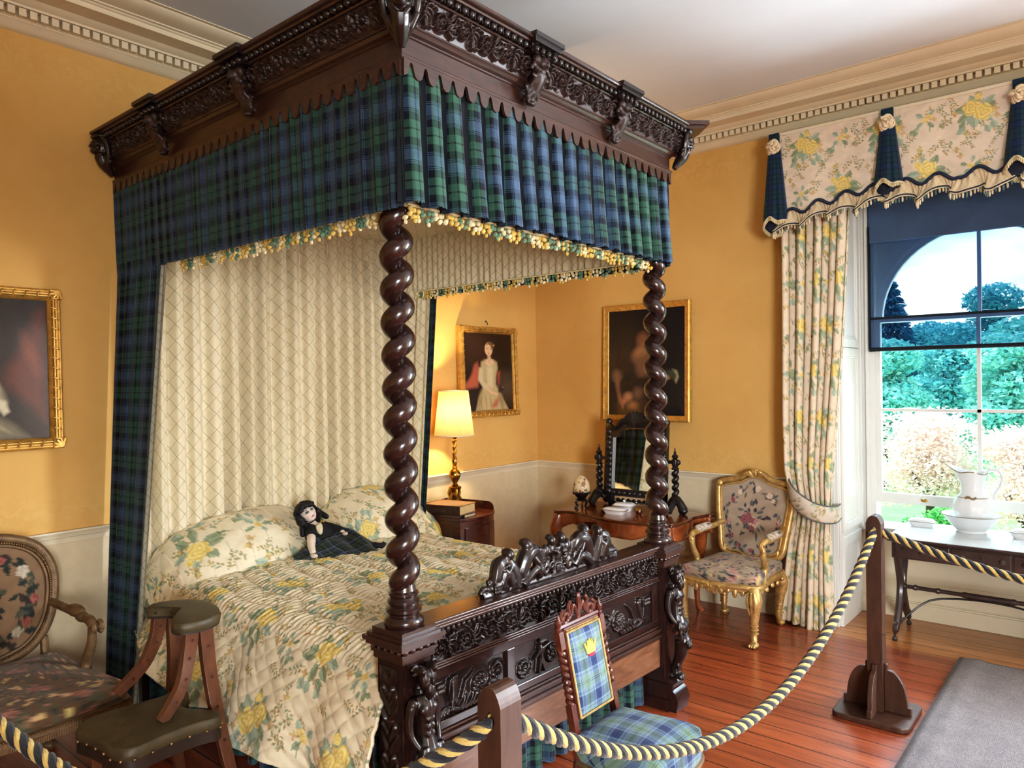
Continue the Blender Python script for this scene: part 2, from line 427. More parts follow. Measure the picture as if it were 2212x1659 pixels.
# right wall with two window openings (the second one lies nearer the viewer)
W2a, W2b = -4.95, -6.45
for a, b in ((.25, WY0), (WY1, W2a), (W2b, YF)): mb.bx(0, WX + .25, min(a, b), max(a, b), 0, ZC + .2)
for a, b in ((WY0, WY1), (W2a, W2b)): mb.bx(0, WX + .25, b, a, ZT, ZC + .2)
mb.bx(WX, WX + .25, W2b, W2a, 0, ZS)
struct(mb.build('wall_right', M_WALL, smooth=False))
mb = MB(); mb.bx(XL - .2, XL, YF, .25, 0, ZC + .2); struct(mb.build('wall_left', M_WALL, smooth=False))
mb = MB(); mb.bx(XL - .2, WX + .25, YF - .2, YF, 0, ZC + .2); struct(mb.build('wall_front', M_WALL, smooth=False))
mb = MB(); mb.bx(XL - .2, WX + .25, YF - .2, .25, ZC, ZC + .25); struct(mb.build('ceiling', M_CEIL, smooth=False))

def floor_material():
    t = NT('pine_floorboards'); tc = t.n('TexCoord'); P = tc.outputs['Object']; sp = t.n('SeparateXYZ'); t.t.links.new(P, sp.inputs[0])
    X, Y = sp.outputs[0], sp.outputs[1]; wdt = .118
    q = t.math('DIVIDE', t.math('ADD', X, 20.0), wdt); i = t.math('FLOOR', q); fr = t.math('FRACT', q)
    wn = t.n('TexWhiteNoise', noise_dimensions='1D'); t.put(wn.inputs['W'], i)
    wv = t.n('CombineXYZ'); t.put(wv.inputs[0], t.math('MULTIPLY', X, 22.0)); t.put(wv.inputs[1], t.math('MULTIPLY', Y, 1.3)); t.put(wv.inputs[2], t.math('MULTIPLY', wn.outputs[0], 30.0))
    g = t.noise(wv.outputs[0], 1.6, 6, .65, .8); g2 = t.noise(P, 3.0, 4, .6)
    c = t.ramp(g, [(.25, L(112, 52, 30)), (.55, L(166, 84, 48)), (.8, L(190, 110, 68))])
    c = t.mix(t.math('MULTIPLY', wn.outputs[0], .45), c, L(120, 54, 36))
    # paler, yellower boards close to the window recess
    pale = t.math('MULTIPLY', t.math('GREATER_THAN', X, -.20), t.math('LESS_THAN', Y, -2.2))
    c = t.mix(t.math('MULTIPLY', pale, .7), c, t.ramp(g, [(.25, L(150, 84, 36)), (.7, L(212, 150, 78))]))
    d = t.noise(wv.outputs[0], 5.0, 3, .6, .3)
    c = t.mix(t.math('MULTIPLY', t.math('GREATER_THAN', d, .66), .5), c, L(70, 26, 18))
    gap = t.math('MAXIMUM', t.math('LESS_THAN', fr, .03), t.math('GREATER_THAN', fr, .978))
    c = t.mix(t.math('MULTIPLY', gap, .95), c, L(30, 14, 10))
    h = t.math('SUBTRACT', g, gap)
    rg = t.n('MapRange'); t.put(rg.inputs[0], g2); rg.inputs[3].default_value = .2; rg.inputs[4].default_value = .42
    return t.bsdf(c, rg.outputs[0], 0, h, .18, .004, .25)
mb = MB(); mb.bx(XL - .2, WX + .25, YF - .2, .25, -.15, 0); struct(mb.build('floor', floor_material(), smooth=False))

def run(profile, pts, name, mat, ang=30):
    """sweep (offset, z) profile along an L of wall lines: pts = list of mitred (x, y, nx, ny)"""
    V = []; n = len(profile)
    for (x, y, nx, ny) in pts:
        for d, z in profile: V.append((x + nx * d, y + ny * d, z))
    F = [(i * n + k, i * n + (k + 1) % n, (i + 1) * n + (k + 1) % n, (i + 1) * n + k) for i in range(len(pts) - 1) for k in range(n)]
    o = raw(name, V, F, mat, None, uv=[(v[0] + v[1], v[2]) for v in V], smooth=True)
    m = o.modifiers.new('es', 'EDGE_SPLIT'); m.split_angle = math.radians(ang)
    return struct(o)
CORN = [(-.02, 3.205), (.012, 3.21), (.03, 3.222), (.045, 3.24), (.055, 3.245), (.055, 3.25), (.062, 3.25), (.062, 3.288), (.10, 3.288), (.10, 3.298), (.108, 3.30), (.125, 3.308), (.14, 3.318),
        (.24, 3.318), (.24, 3.34), (.25, 3.342), (.255, 3.348), (.27, 3.349), (.272, 3.354), (.29, 3.356), (.33, 3.362), (.36, 3.378), (.365, 3.386), (.385, 3.386), (.385, 3.40), (-.02, 3.40)]
run(CORN, [(XL, 0, 0, -1), (0, 0, -1, -1)], 'trim_1', M_TRIM)
run(CORN, [(0, 0, -1, -1), (0, YF, -1, 0)], 'trim_2', M_TRIM)
mb = MB()
x = -.12
while x > -4.6: mb.bx(x - .029, x, -.092, -.06, 3.252, 3.286); x -= .0435
struct(mb.build('trim_3', M_TRIM, smooth=False))
mb = MB(); y = -.12
while y > -4.6: mb.bx(-.092, -.06, y - .029, y, 3.252, 3.286); y -= .0435
struct(mb.build('trim_4', M_TRIM, smooth=False))
RAIL = [(-.02, .925), (.03, .925), (.032, .918), (.026, .91), (.018, .90), (.016, .893), (.010, .89), (.006, .878), (.006, .868), (-.02, .868)]
run(RAIL, [(XL, 0, 0, -1), (0, 0, -1, -1)], 'trim_5', M_TRIM)
run(RAIL, [(0, 0, -1, -1), (0, WY0 + .05, -1, 0)], 'trim_6', M_TRIM)
run(RAIL, [(0, WY1 - .05, -1, 0), (0, YF, -1, 0)], 'trim_7', M_TRIM)
BASE = [(-.02, 0), (.02, 0), (.02, .115), (.016, .122), (.008, .13), (.006, .145), (-.02, .145)]
run(BASE, [(XL, 0, 0, -1), (0, 0, -1, -1)], 'baseboard_back', M_TRIM)
run(BASE, [(0, 0, -1, -1), (0, WY0 + .02, -1, 0)], 'baseboard_right', M_TRIM)

# ------------------------------------------------------------------ the window in its recess
win = struct(thing('window_1', None, None, (0, 0, 0)))
YC = -3.13; HW = .60                       # centre and half width of the glazed opening
mb = MB()
# apron wall below the sill, its skirting, and the flat pieces beside and above the sashes
mb.bx(WX, WX + .1, WY1, WY0, 0, ZS)
o = mb.build('apron', M_TRIM, win, smooth=False)
mb = MB(); mb.bx(WX - .02, WX, WY1, WY0, 0, .10); mb.bx(WX - .014, WX, WY1, WY0, .10, .112); mb.bx(WX - .006, WX, WY1, WY0, .112, .12)
mb.bx(WX - .008, WX, WY1, WY0, .232, .246)
bevel(mb.build('apron_skirting', M_TRIM, win, smooth=False), .003)
mb = MB(); mb.bx(WX - .02, WX + .24, WY1 - .01, WY0 + .01, ZS - .022, ZS + .006); bevel(mb.build('sill', M_WHITE, win, smooth=False), .006)
# panelled shutter cases in the reveals
def case(ysgn, y):
    mb = MB()
    def fr(x0, x1, z0, z1, st=.055, dep=.012):
        s = ysgn
        def b(xa, xb, za, zb, d): mb.bx(xa, xb, y, y - s * d, za, zb)
        b(x0, x1, z0, z1, .010)
        b(x0, x0 + st, z0, z1, .024); b(x1 - st, x1, z0, z1, .024); b(x0 + st, x1 - st, z0, z0 + st, .024); b(x0 + st, x1 - st, z1 - st, z1, .024)
        b(x0 + st, x0 + st + .012, z0 + st, z1 - st, .018); b(x1 - st - .012, x1 - st, z0 + st, z1 - st, .018)
        b(x0 + st + .012, x1 - st - .012, z0 + st, z0 + st + .012, .018); b(x0 + st + .012, x1 - st - .012, z1 - st - .012, z1 - st, .018)
    mb.bx(0, WX + .2, y + ysgn * .004, y - ysgn * .006, 0, ZT)
    fr(.03, .425, .60, 1.78); fr(.03, .425, 1.785, 2.90); fr(.03, .425, .15, .565, .06)
    mb.bx(.0, WX, y, y - ysgn * .02, 0, .15)
    mb.bx(.425, WX, y, y - ysgn * .03, .573, ZT)
    return bevel(mb.build('shutter_case', M_WHITE, win, smooth=False), .003)
case(1, WY0); case(-1, WY1)
mb = MB()          # architrave against the room wall on both sides
for s, y in ((1, WY0), (-1, WY1)):
    for a, b, d in ((0, .02, .02), (.02, .07, .028), (.07, .09, .018)):
        mb.bx(-d, .0, y + s * a, y + s * b, 0.0, ZT)
bevel(mb.build('architrave', M_WHITE, win, smooth=False), .003)
# box frame, arched head
mb = MB()
for s in (1, -1):
    y = YC + s * HW
    mb.bx(.47, .60, y - s * .004, y + s * .11, ZS, ZT); mb.bx(.455, .48, y + s * .03, y + s * .05, ZS, ZT); mb.bx(.455, .475, y + s * .075, y + s * .11, ZS, ZT)
mb.build('box_frame', M_WHITE, win, smooth=False)
ZSPR = 1.975
poly = [(YC + HW, ZT), (YC + HW, ZSPR)] + [(YC + HW * cos(a), ZSPR + HW * sin(a)) for a in np.linspace(0, PI, 28)][1:-1] + [(YC - HW, ZSPR), (YC - HW, ZT)]
mb = MB(); mb.prism(poly, 0, .06, YZ(.54)); mb.build('arched_head', M_WHITE, win, smooth=False)
# sashes: lower one raised a little
def sash(name, z0, z1, x, bars, arch=False):
    sroot = mb = MB(); r = .035
    y0, y1 = YC - HW, YC + HW
    if not arch:
        mb.bx(x, x + .045, y0, y0 + r, z0, z1); mb.bx(x, x + .045, y1 - r, y1, z0, z1)
        mb.bx(x, x + .045, y0 + r, y1 - r, z1 - .03, z1)
    else:
        mb.bx(x, x + .045, y0, y0 + r, z0, ZSPR); mb.bx(x, x + .045, y1 - r, y1, z0, ZSPR)
        po = [(YC + HW * cos(a), ZSPR + HW * sin(a)) for a in np.linspace(0, PI, 28)] + [(YC + (HW - r) * cos(a), ZSPR + (HW - r) * sin(a)) for a in np.linspace(PI, 0, 28)]
        n = 28; V = [(x, a, b) for a, b in po] + [(x + .045, a, b) for a, b in po]; m2 = 2 * n
        F = []
        for i in range(n - 1):
            j = m2 - 1 - i
            F += [(i, i + 1, j - 1, j), (m2 + i + 1, m2 + i, m2 + j, m2 + j - 1), (j - 1, j, m2 + j, m2 + j - 1)[::-1]]
        mb.add(V, F)
    mb.bx(x, x + .045, y0 + r, y1 - r, z0, z0 + (.065 if name == 'lower_sash' else .04))
    for z in bars: mb.bx(x + .008, x + .04, y0 + r, y1 - r, z - .0095, z + .0095)
    mb.bx(x + .008, x + .04, YC - .0105, YC + .0105, z0 + .03, (z1 - .02) if not arch else ZSPR + HW - .02)
    s = mb.build(name, M_WHITE, win, smooth=False)
    g = MB()
    if arch:
        g.prism([(y0 + .02, z0 + .02)] + [(YC - (HW - .02) * cos(a), ZSPR + (HW - .02) * sin(a)) for a in np.linspace(0, PI, 24)] + [(y1 - .02, z0 + .02)], 0, .003, YZ(x + .025))
    else: g.bx(x + .024, x + .027, y0 + .02, y1 - .02, z0 + .03, z1 - .02)
    g.build('pane', M_GLASS, s, smooth=False)
    return s
gt = NT('window_glass'); tr = gt.n('BsdfTransparent', ins={'Color': (.97, .99, .99, 1)}); gl = gt.n('BsdfGlossy', ins={'Roughness': .02})
fz = gt.n('Fresnel', ins={'IOR': 1.35}); mx = gt.n('MixShader'); gt.put(mx.inputs[0], gt.math('MULTIPLY', fz.outputs[0], .6)); gt.t.links.new(tr.outputs[0], mx.inputs[1]); gt.t.links.new(gl.outputs[0], mx.inputs[2]); gt.t.links.new(mx.outputs[0], gt.out.inputs[0])
M_GLASS = gt.m
lo = sash('lower_sash', .742, 1.985, .49, [1.365])
sash('upper_sash', 1.955, 2.5, .545, [], True)
mb = MB(); mb.tube([(.485, YC + .31, .775), (.465, YC + .31, .775), (.46, YC + .31, .79)], .006, 8); mb.ell((.486, YC + .31, .775), (.004, .02, .012)); mb.build('sash_lift', M_BRASS, lo)
mb = MB(); mb.box((.545, YC - .06, 1.99), (.03, .05, .012)); mb.tube([(.545, YC - .06, 1.995), (.53, YC - .02, 2.0)], .004, 6); mb.build('sash_fastener', M_BLACKW, lo)
# dark mesh roller blind, drawn halfway
bt = NT('mesh_blind'); tr = bt.n('BsdfTransparent', ins={'Color': (.74, .84, .95, 1)}); df = bt.n('BsdfDiffuse', ins={'Color': (*L(44, 58, 96), 1)})
mx = bt.n('MixShader', ins={0: .26}); bt.t.links.new(tr.outputs[0], mx.inputs[1]); bt.t.links.new(df.outputs[0], mx.inputs[2]); bt.t.links.new(mx.outputs[0], bt.out.inputs[0])
M_BLINDC = plain('blind_fabric', L(76, 98, 132), .7, 0, .1, 5)
br = thing('roller_blind', 'dark blue-grey mesh roller blind drawn half down over the arched window', 'blind', (.445, YC, 2.6))
mb = MB(); mb.bx(-.001, .001, -.615, .615, -.82, -.1); mb.build('mesh_screen', bt.m, br, smooth=False)
mb = MB(); mb.bx(-.006, .012, -.62, .62, -.115, .34); bevel(mb.build('top_panel', M_BLINDC, br, smooth=False), .004)
mb = MB(); mb.tube([(0, -.62, -.828), (0, .62, -.828)], .014, 10); mb.build('hem_bar', M_BAR_FOLDSHADE, br)
mb = MB(); mb.bx(-.006, .012, .612, .625, -.82, .0); mb.bx(-.006, .012, -.625, -.612, -.82, .0); mb.bx(-.004, .01, -.615, .615, -.628, -.612); mb.build('edge_channel', M_BAR_FOLDSHADE, br, smooth=False)
# ------------------------------------------------------------------ garden beyond the window
def leafmat(name, c1, c2):
    t = NT(name); gi = t.n('NewGeometry'); r = gi.outputs['Random Per Island']
    c = t.ramp(r, [(0, c1), (1, c2)])
    d = t.n('BsdfDiffuse'); t.put(d.inputs[0], c); e = t.n('BsdfTranslucent'); t.put(e.inputs[0], c)
    m = t.n('MixShader', ins={0: .35}); t.t.links.new(d.outputs[0], m.inputs[1]); t.t.links.new(e.outputs[0], m.inputs[2]); t.t.links.new(m.outputs[0], t.out.inputs[0])
    return t.m
M_LEAFT = leafmat('teal_leaves', L(96, 190, 186), L(176, 236, 220))
M_LEAFD = leafmat('deep_teal_leaves', L(64, 154, 168), L(136, 214, 210))
M_LEAFP = leafmat('blossom_leaves', L(246, 208, 192), L(255, 250, 244))
M_LEAFG = leafmat('green_leaves', L(70, 164, 92), L(150, 214, 130))
M_SPRUCE = leafmat('spruce_needles', L(36, 92, 118), L(80, 140, 160))
M_BARK = plain('bark', L(70, 60, 52), .9, 0, .2, 12)
M_LAWN = plain('lawn_grass', L(120, 176, 110), .9, 0, .2, 2)
def leaves(name, clumps, n, size, mat, parent, seed=1, flat=.5):
    g = np.random.default_rng(seed); cl = np.array(clumps); w = cl[:, 3] * cl[:, 4]; w = w / w.sum()
    k = g.choice(len(cl), n, p=w); d = g.normal(size=(n, 3)); d /= np.linalg.norm(d, axis=1)[:, None]
    r = g.uniform(.72, 1.05, n)[:, None]
    C = cl[k, :3] + d * r * np.stack([cl[k, 3], cl[k, 3], cl[k, 4]], 1)
    a = g.normal(size=(n, 3)); a[:, 2] *= flat; a /= np.linalg.norm(a, axis=1)[:, None]; b = np.cross(a, g.normal(size=(n, 3))); b /= np.linalg.norm(b, axis=1)[:, None]
    s = (size * g.uniform(.6, 1.4, n))[:, None]
    V = np.stack([C - a * s, C - b * s * .5, C + a * s, C + b * s * .5], 1).reshape(-1, 3)
    return raw(name, V, np.arange(4 * n, dtype=np.int32).reshape(-1, 4), mat, parent, smooth=False)
GZ = -1.6
mb = MB(); mb.bx(1.2, 70, -45, 45, GZ - .2, GZ); tag(mb.build('ground', M_LAWN, smooth=False), kind='structure')
def at(px, dist):      # a spot on the lawn seen at this bearing from the viewer
    a = math.atan((px - 1106) / fpx); th = yaw - a
    return Cx + dist * cos(th) / cos(a), Cy + dist * sin(th) / cos(a)
def gtree(name, label, cat, px, dist, H, Wd, base, mat, seed, n, size, group=None, nclump=16):
    x, y = at(px, dist); R = random.Random(seed)
    t = thing(name, label, cat, (x, y, GZ), 0, group)
    cl = []
    for i in range(nclump):
        f = R.random(); zz = base + (H - base) * (.12 + .8 * f); k = math.sqrt(max(.05, 1 - ((f - .4) / .68) ** 2))
        a = R.uniform(0, 2 * PI); rr = Wd / 2 * k * R.uniform(.25, .72); s = Wd * R.uniform(.16, .25)
        cl.append((rr * cos(a), rr * sin(a), zz, s, s * .72))
    leaves('crown', cl, n, size, mat, t, seed)
    mb = MB(); mb.tube([(0, 0, 0), (.03 * H, 0, H * .3), (0, .02 * H, H * .75)], [Wd * .045, Wd * .035, Wd * .012], 8)
    for i in range(5):
        a = i * 1.3; mb.tube([(0, 0, H * .3), (Wd * .25 * cos(a), Wd * .25 * sin(a), H * .6)], [Wd * .02, Wd * .008], 6)
    mb.build('trunk', M_BARK, t)
    return t
gtree('garden_tree', 'broad teal-green tree at the left of the window view, beyond the blossom tree', 'tree', 1905, 21, 4.0, 3.0, .9, M_LEAFT, 11, 13000, .085, None, 24)
gtree('garden_tree', 'deep green tree standing in the middle behind the blossom tree', 'tree', 2045, 25, 4.8, 3.6, 1.0, M_LEAFD, 12, 14000, .09, None, 24)
gtree('garden_tree', 'pale green tree beyond the right-hand window panes', 'tree', 2180, 20, 4.2, 2.8, .8, M_LEAFT, 13, 12000, .085, None, 24)
gtree('garden_tree', 'tall round-topped tree against the sky right of the glazing bar', 'tree', 2150, 37, 7.4, 4.4, 2, M_LEAFD, 14, 12000, .13, None, 24)
gtree('garden_tree', 'low distant tree on the skyline left of the glazing bar', 'tree', 2010, 46, 6.0, 5.6, 1.6, M_LEAFD, 15, 12000, .15, None, 24)
gtree('garden_tree', 'teal bank of trees filling the far right of the window view', 'tree', 2280, 28, 6.0, 4.4, 1, M_LEAFT, 16, 10000, .12, None, 24)
gtree('blossom_tree', 'pale pink blossom tree in front of the window, middle of the left panes', 'tree', 2005, 14.0, 2.55, 2.1, .75, M_LEAFP, 21, 16000, .038, None, 30)
gtree('blossom_tree', 'pale pink blossom shrub at the right edge of the window view', 'tree', 2215, 11.6, 2.3, 1.7, .5, M_LEAFP, 22, 13000, .034, None, 24)
gtree('garden_shrub', 'bright green rounded shrub under the pink blossom tree', 'shrub', 2020, 11.0, 1.15, 1.3, .1, M_LEAFG, 31, 7000, .032)
gtree('garden_shrub', 'bright green shrub below the right of the washbowl, outside', 'shrub', 2180, 8.6, 1.0, 1.0, .1, M_LEAFG, 32, 6000, .028)
gtree('garden_shrub', 'green shrub seen under the raised sash behind the soap dish', 'shrub', 1985, 8.6, .95, 1.1, .1, M_LEAFG, 33, 6000, .028)
# spruce on the left
x, y = at(1925, 31); t = thing('spruce_tree', 'dark blue-green spruce against the sky at the left of the arched window', 'tree', (x, y, GZ))
g = np.random.default_rng(5); V = []
N = 9000; f = g.random(N) ** .8; lev = np.floor(f * 17) / 17; z = 2.0 + 5.0 * (1 - lev); rad = .25 + 1.75 * lev
a = g.uniform(0, 2 * PI, N); arm = np.abs(np.sin(a * 4 + lev * 40)) ** .6; rr = rad * np.sqrt(g.random(N)) * (.45 + .55 * arm)
C = np.stack([rr * np.cos(a), rr * np.sin(a), z - rr * .28 + g.normal(0, .07, N)], 1)
ax = np.stack([np.cos(a), np.sin(a), g.normal(-.3, .3, N)], 1); bx_ = np.cross(ax, g.normal(size=(N, 3))); bx_ /= np.linalg.norm(bx_, axis=1)[:, None]
V = np.stack([C - ax * .13, C - bx_ * .045, C + ax * .13, C + bx_ * .045], 1).reshape(-1, 3)
raw('crown', V, np.arange(4 * N, dtype=np.int32).reshape(-1, 4), M_SPRUCE, t, smooth=False)
mb = MB(); mb.tube([(0, 0, 0), (0, 0, 7.0)], [.16, .02], 8); mb.build('trunk', M_BARK, t)

# ------------------------------------------------------------------ light
w = bpy.data.worlds.new('sky'); scene.world = w; w.use_nodes = True; nt = w.node_tree; nt.nodes.clear()
wo = nt.nodes.new('ShaderNodeOutputWorld'); bg = nt.nodes.new('ShaderNodeBackground'); nt.links.new(bg.outputs[0], wo.inputs[0])
tc = nt.nodes.new('ShaderNodeTexCoord'); mp = nt.nodes.new('ShaderNodeMapping'); mp.inputs['Scale'].default_value = (1, 1, 3.2); nt.links.new(tc.outputs['Generated'], mp.inputs[0])
nz = nt.nodes.new('ShaderNodeTexNoise'); nz.inputs['Scale'].default_value = 3.2; nz.inputs['Detail'].default_value = 5; nt.links.new(mp.outputs[0], nz.inputs[0])
cr = nt.nodes.new('ShaderNodeValToRGB'); cr.color_ramp.elements[0].position = .40; cr.color_ramp.elements[0].color = (*L(112, 166, 196), 1)
cr.color_ramp.elements[1].position = .62; cr.color_ramp.elements[1].color = (*L(250, 252, 255), 1); nt.links.new(nz.outputs[0], cr.inputs[0]); nt.links.new(cr.outputs[0], bg.inputs[0])
bg.inputs['Strength'].default_value = 3.8
def area(name, loc, target, sx, sy, power, colr, spread=PI):
    l = bpy.data.lights.new(name, 'AREA'); l.shape = 'RECTANGLE'; l.size = sx; l.size_y = sy; l.energy = power; l.color = colr; l.spread = spread
    o = bpy.data.objects.new(name, l); o.location = loc; COL.objects.link(o)
    d = Vector(target) - Vector(loc); o.rotation_euler = d.to_track_quat('-Z', 'Y').to_euler(); return o
area('window_daylight', (2.6, -3.13, 3.75), (-1.2, -3.13, .6), 1.9, 1.2, 330, (.78, .89, 1.0))
area('garden_bounce', (2.3, -3.13, -.75), (-1.6, -2.9, 3.4), 1.8, 1.0, 400, (.76, .89, 1.0))
area('second_window_daylight', (.42, -5.7, 1.75), (-3.0, -4.6, 1.2), 1.3, 2.2, 460, (.80, .89, 1.0))
area('added_front_fill', (-1.0, -7.3, 1.8), (-2.2, 0, 1.3), 1.6, 2.2, 40, (.88, .94, 1.0))  # added fill lamp behind the viewer, no window modelled there
area('added_bed_fill', (-6.0, -7.0, 1.35), (-1.3, -1.6, .45), 1.7, 1.6, 78, (.88, .94, 1.0), 1.25)  # added fill lamp aimed low across the bed, not a real window
s = bpy.data.lights.new('garden_sun', 'SUN'); s.energy = 3.5; s.angle = .4; s.color = (1, .97, .9); so = bpy.data.objects.new('garden_sun', s); COL.objects.link(so); so.rotation_euler = (math.radians(38), 0, math.radians(200)); 
scene.view_settings.view_transform = 'Standard'; scene.view_settings.look = 'None'; scene.view_settings.exposure = .2; scene.view_settings.gamma = 1
scene.cycles.max_bounces = 6; scene.cycles.diffuse_bounces = 3; scene.cycles.glossy_bounces = 2; scene.cycles.transparent_max_bounces = 12; scene.cycles.transmission_bounces = 4
scene.cycles.caustics_reflective = False; scene.cycles.caustics_refractive = False; scene.cycles.sample_clamp_indirect = 6; scene.cycles.use_denoising = True; scene.cycles.use_adaptive_sampling = True; scene.cycles.adaptive_threshold = .08; scene.cycles.adaptive_min_samples = 12
vs = scene.view_settings; vs.use_curve_mapping = True; cv = vs.curve_mapping.curves[3]
for a_, b_ in ((.015, .0095), (.06, .048), (.22, .215), (.55, .575)): cv.points.new(a_, b_)
vs.curve_mapping.update()
# ------------------------------------------------------------------ the four-poster bed
BX, BY = -2.5, -1.05
bed = thing('four_poster_bed', 'carved dark oak four-poster bed with twisted posts and pleated tartan canopy valance', 'bed', (BX, BY, 0))
def inbed(o): o.location = (-BX, -BY, 0); return o

# --- relief carving as height fields
def spiral_h(u, v, cx, cy, R, s, ph=0.0, lobes=9):
    x, y = u - cx, (v - cy); r = np.hypot(x, y) + 1e-6; th = s * np.arctan2(y, x) + ph
    b = .17; t = np.log(r / R) / b / (2 * PI) - th / (2 * PI)
    fr = np.abs(t - np.round(t)); ridge = np.clip(1 - (fr / .30) ** 2, 0, 1) ** .6
    ridge *= .84 + .16 * np.cos(lobes * th + r / R * 4)
    m = np.clip((R * 1.02 - r) / (R * .10), 0, 1)
    boss = np.clip(1 - (r / (.22 * R)) ** 2, 0, 1) ** .5
    return np.maximum(ridge * m, boss)
def leaf_h(u, v, x0, y0, a, ln, bend, w):
    """curling tapered leaf as three capsules"""
    h = np.zeros_like(u); x, y = x0, y0
    for k in range(3):
        x1, y1 = x + ln / 3 * cos(a), y + ln / 3 * sin(a); h = np.maximum(h, caps(u, v, x, y, x1, y1, w * (1 - .25 * k), w * (.75 - .25 * k))); x, y = x1, y1; a += bend
    return h
def scroll_band(u, v, W, H, n, ph=0.0):
    """running acanthus scroll over u in 0..W, v in 0..H"""
    h = np.zeros_like(u); p = W / n; R = min(H * .44, p * .42)
    for i in range(n):
        cx = (i + .5) * p; s = 1 if i % 2 else -1; cy = H / 2
        I = np.abs(u[:, 0] - cx) < p * .9
        uu, vv = u[I], v[I]; g = spiral_h(uu, vv, cx, cy, R, s, ph + i * .4, 11)
        for k in range(5): a = s * (-.5 + .42 * k); g = np.maximum(g, .85 * leaf_h(uu, vv, cx + p * .34 + .006 * k * 0, cy - s * H * (.30 - .14 * k), a, H * .42, s * .5, H * .085))
        for q, sg in ((.92, 1), (.08, -1)): g = np.maximum(g, .75 * leaf_h(uu, vv, cx - p * .42, H * (.5 + sg * .36), sg * s * .2, H * .34, -sg * .7, H * .07)); g = np.maximum(g, .8 * caps(uu, vv, cx + p * .5, H * q, cx + p * .5, H * q, H * .07))
        h[I] = np.maximum(h[I], g)
    e = np.minimum(np.minimum(v, H - v), np.minimum(u, W - u)); return h * np.clip(e / (H * .04), 0, 1)
def caps(u, v, x0, y0, x1, y1, r0, r1=None):
    r1 = r0 if r1 is None else r1; dx, dy = x1 - x0, y1 - y0; L2 = dx * dx + dy * dy + 1e-12
    t = np.clip(((u - x0) * dx + (v - y0) * dy) / L2, 0, 1); r = r0 + (r1 - r0) * t
    d = np.hypot(u - x0 - t * dx, v - y0 - t * dy); return np.clip(1 - (d / r) ** 2, 0, 1) ** .5
def relief(name, W, H, hf, mp, mat, parent, res, depth):
    nu, nv = max(8, int(W / res)), max(6, int(H / res))
    u, v = np.meshgrid(np.linspace(0, W, nu), np.linspace(0, H, nv), indexing='ij')
    P = mp(u, v, hf(u, v) * depth)
    return gridobj(name, np.stack(P, -1).astype(np.float32), mat, parent, uv=np.stack([u, v], -1))

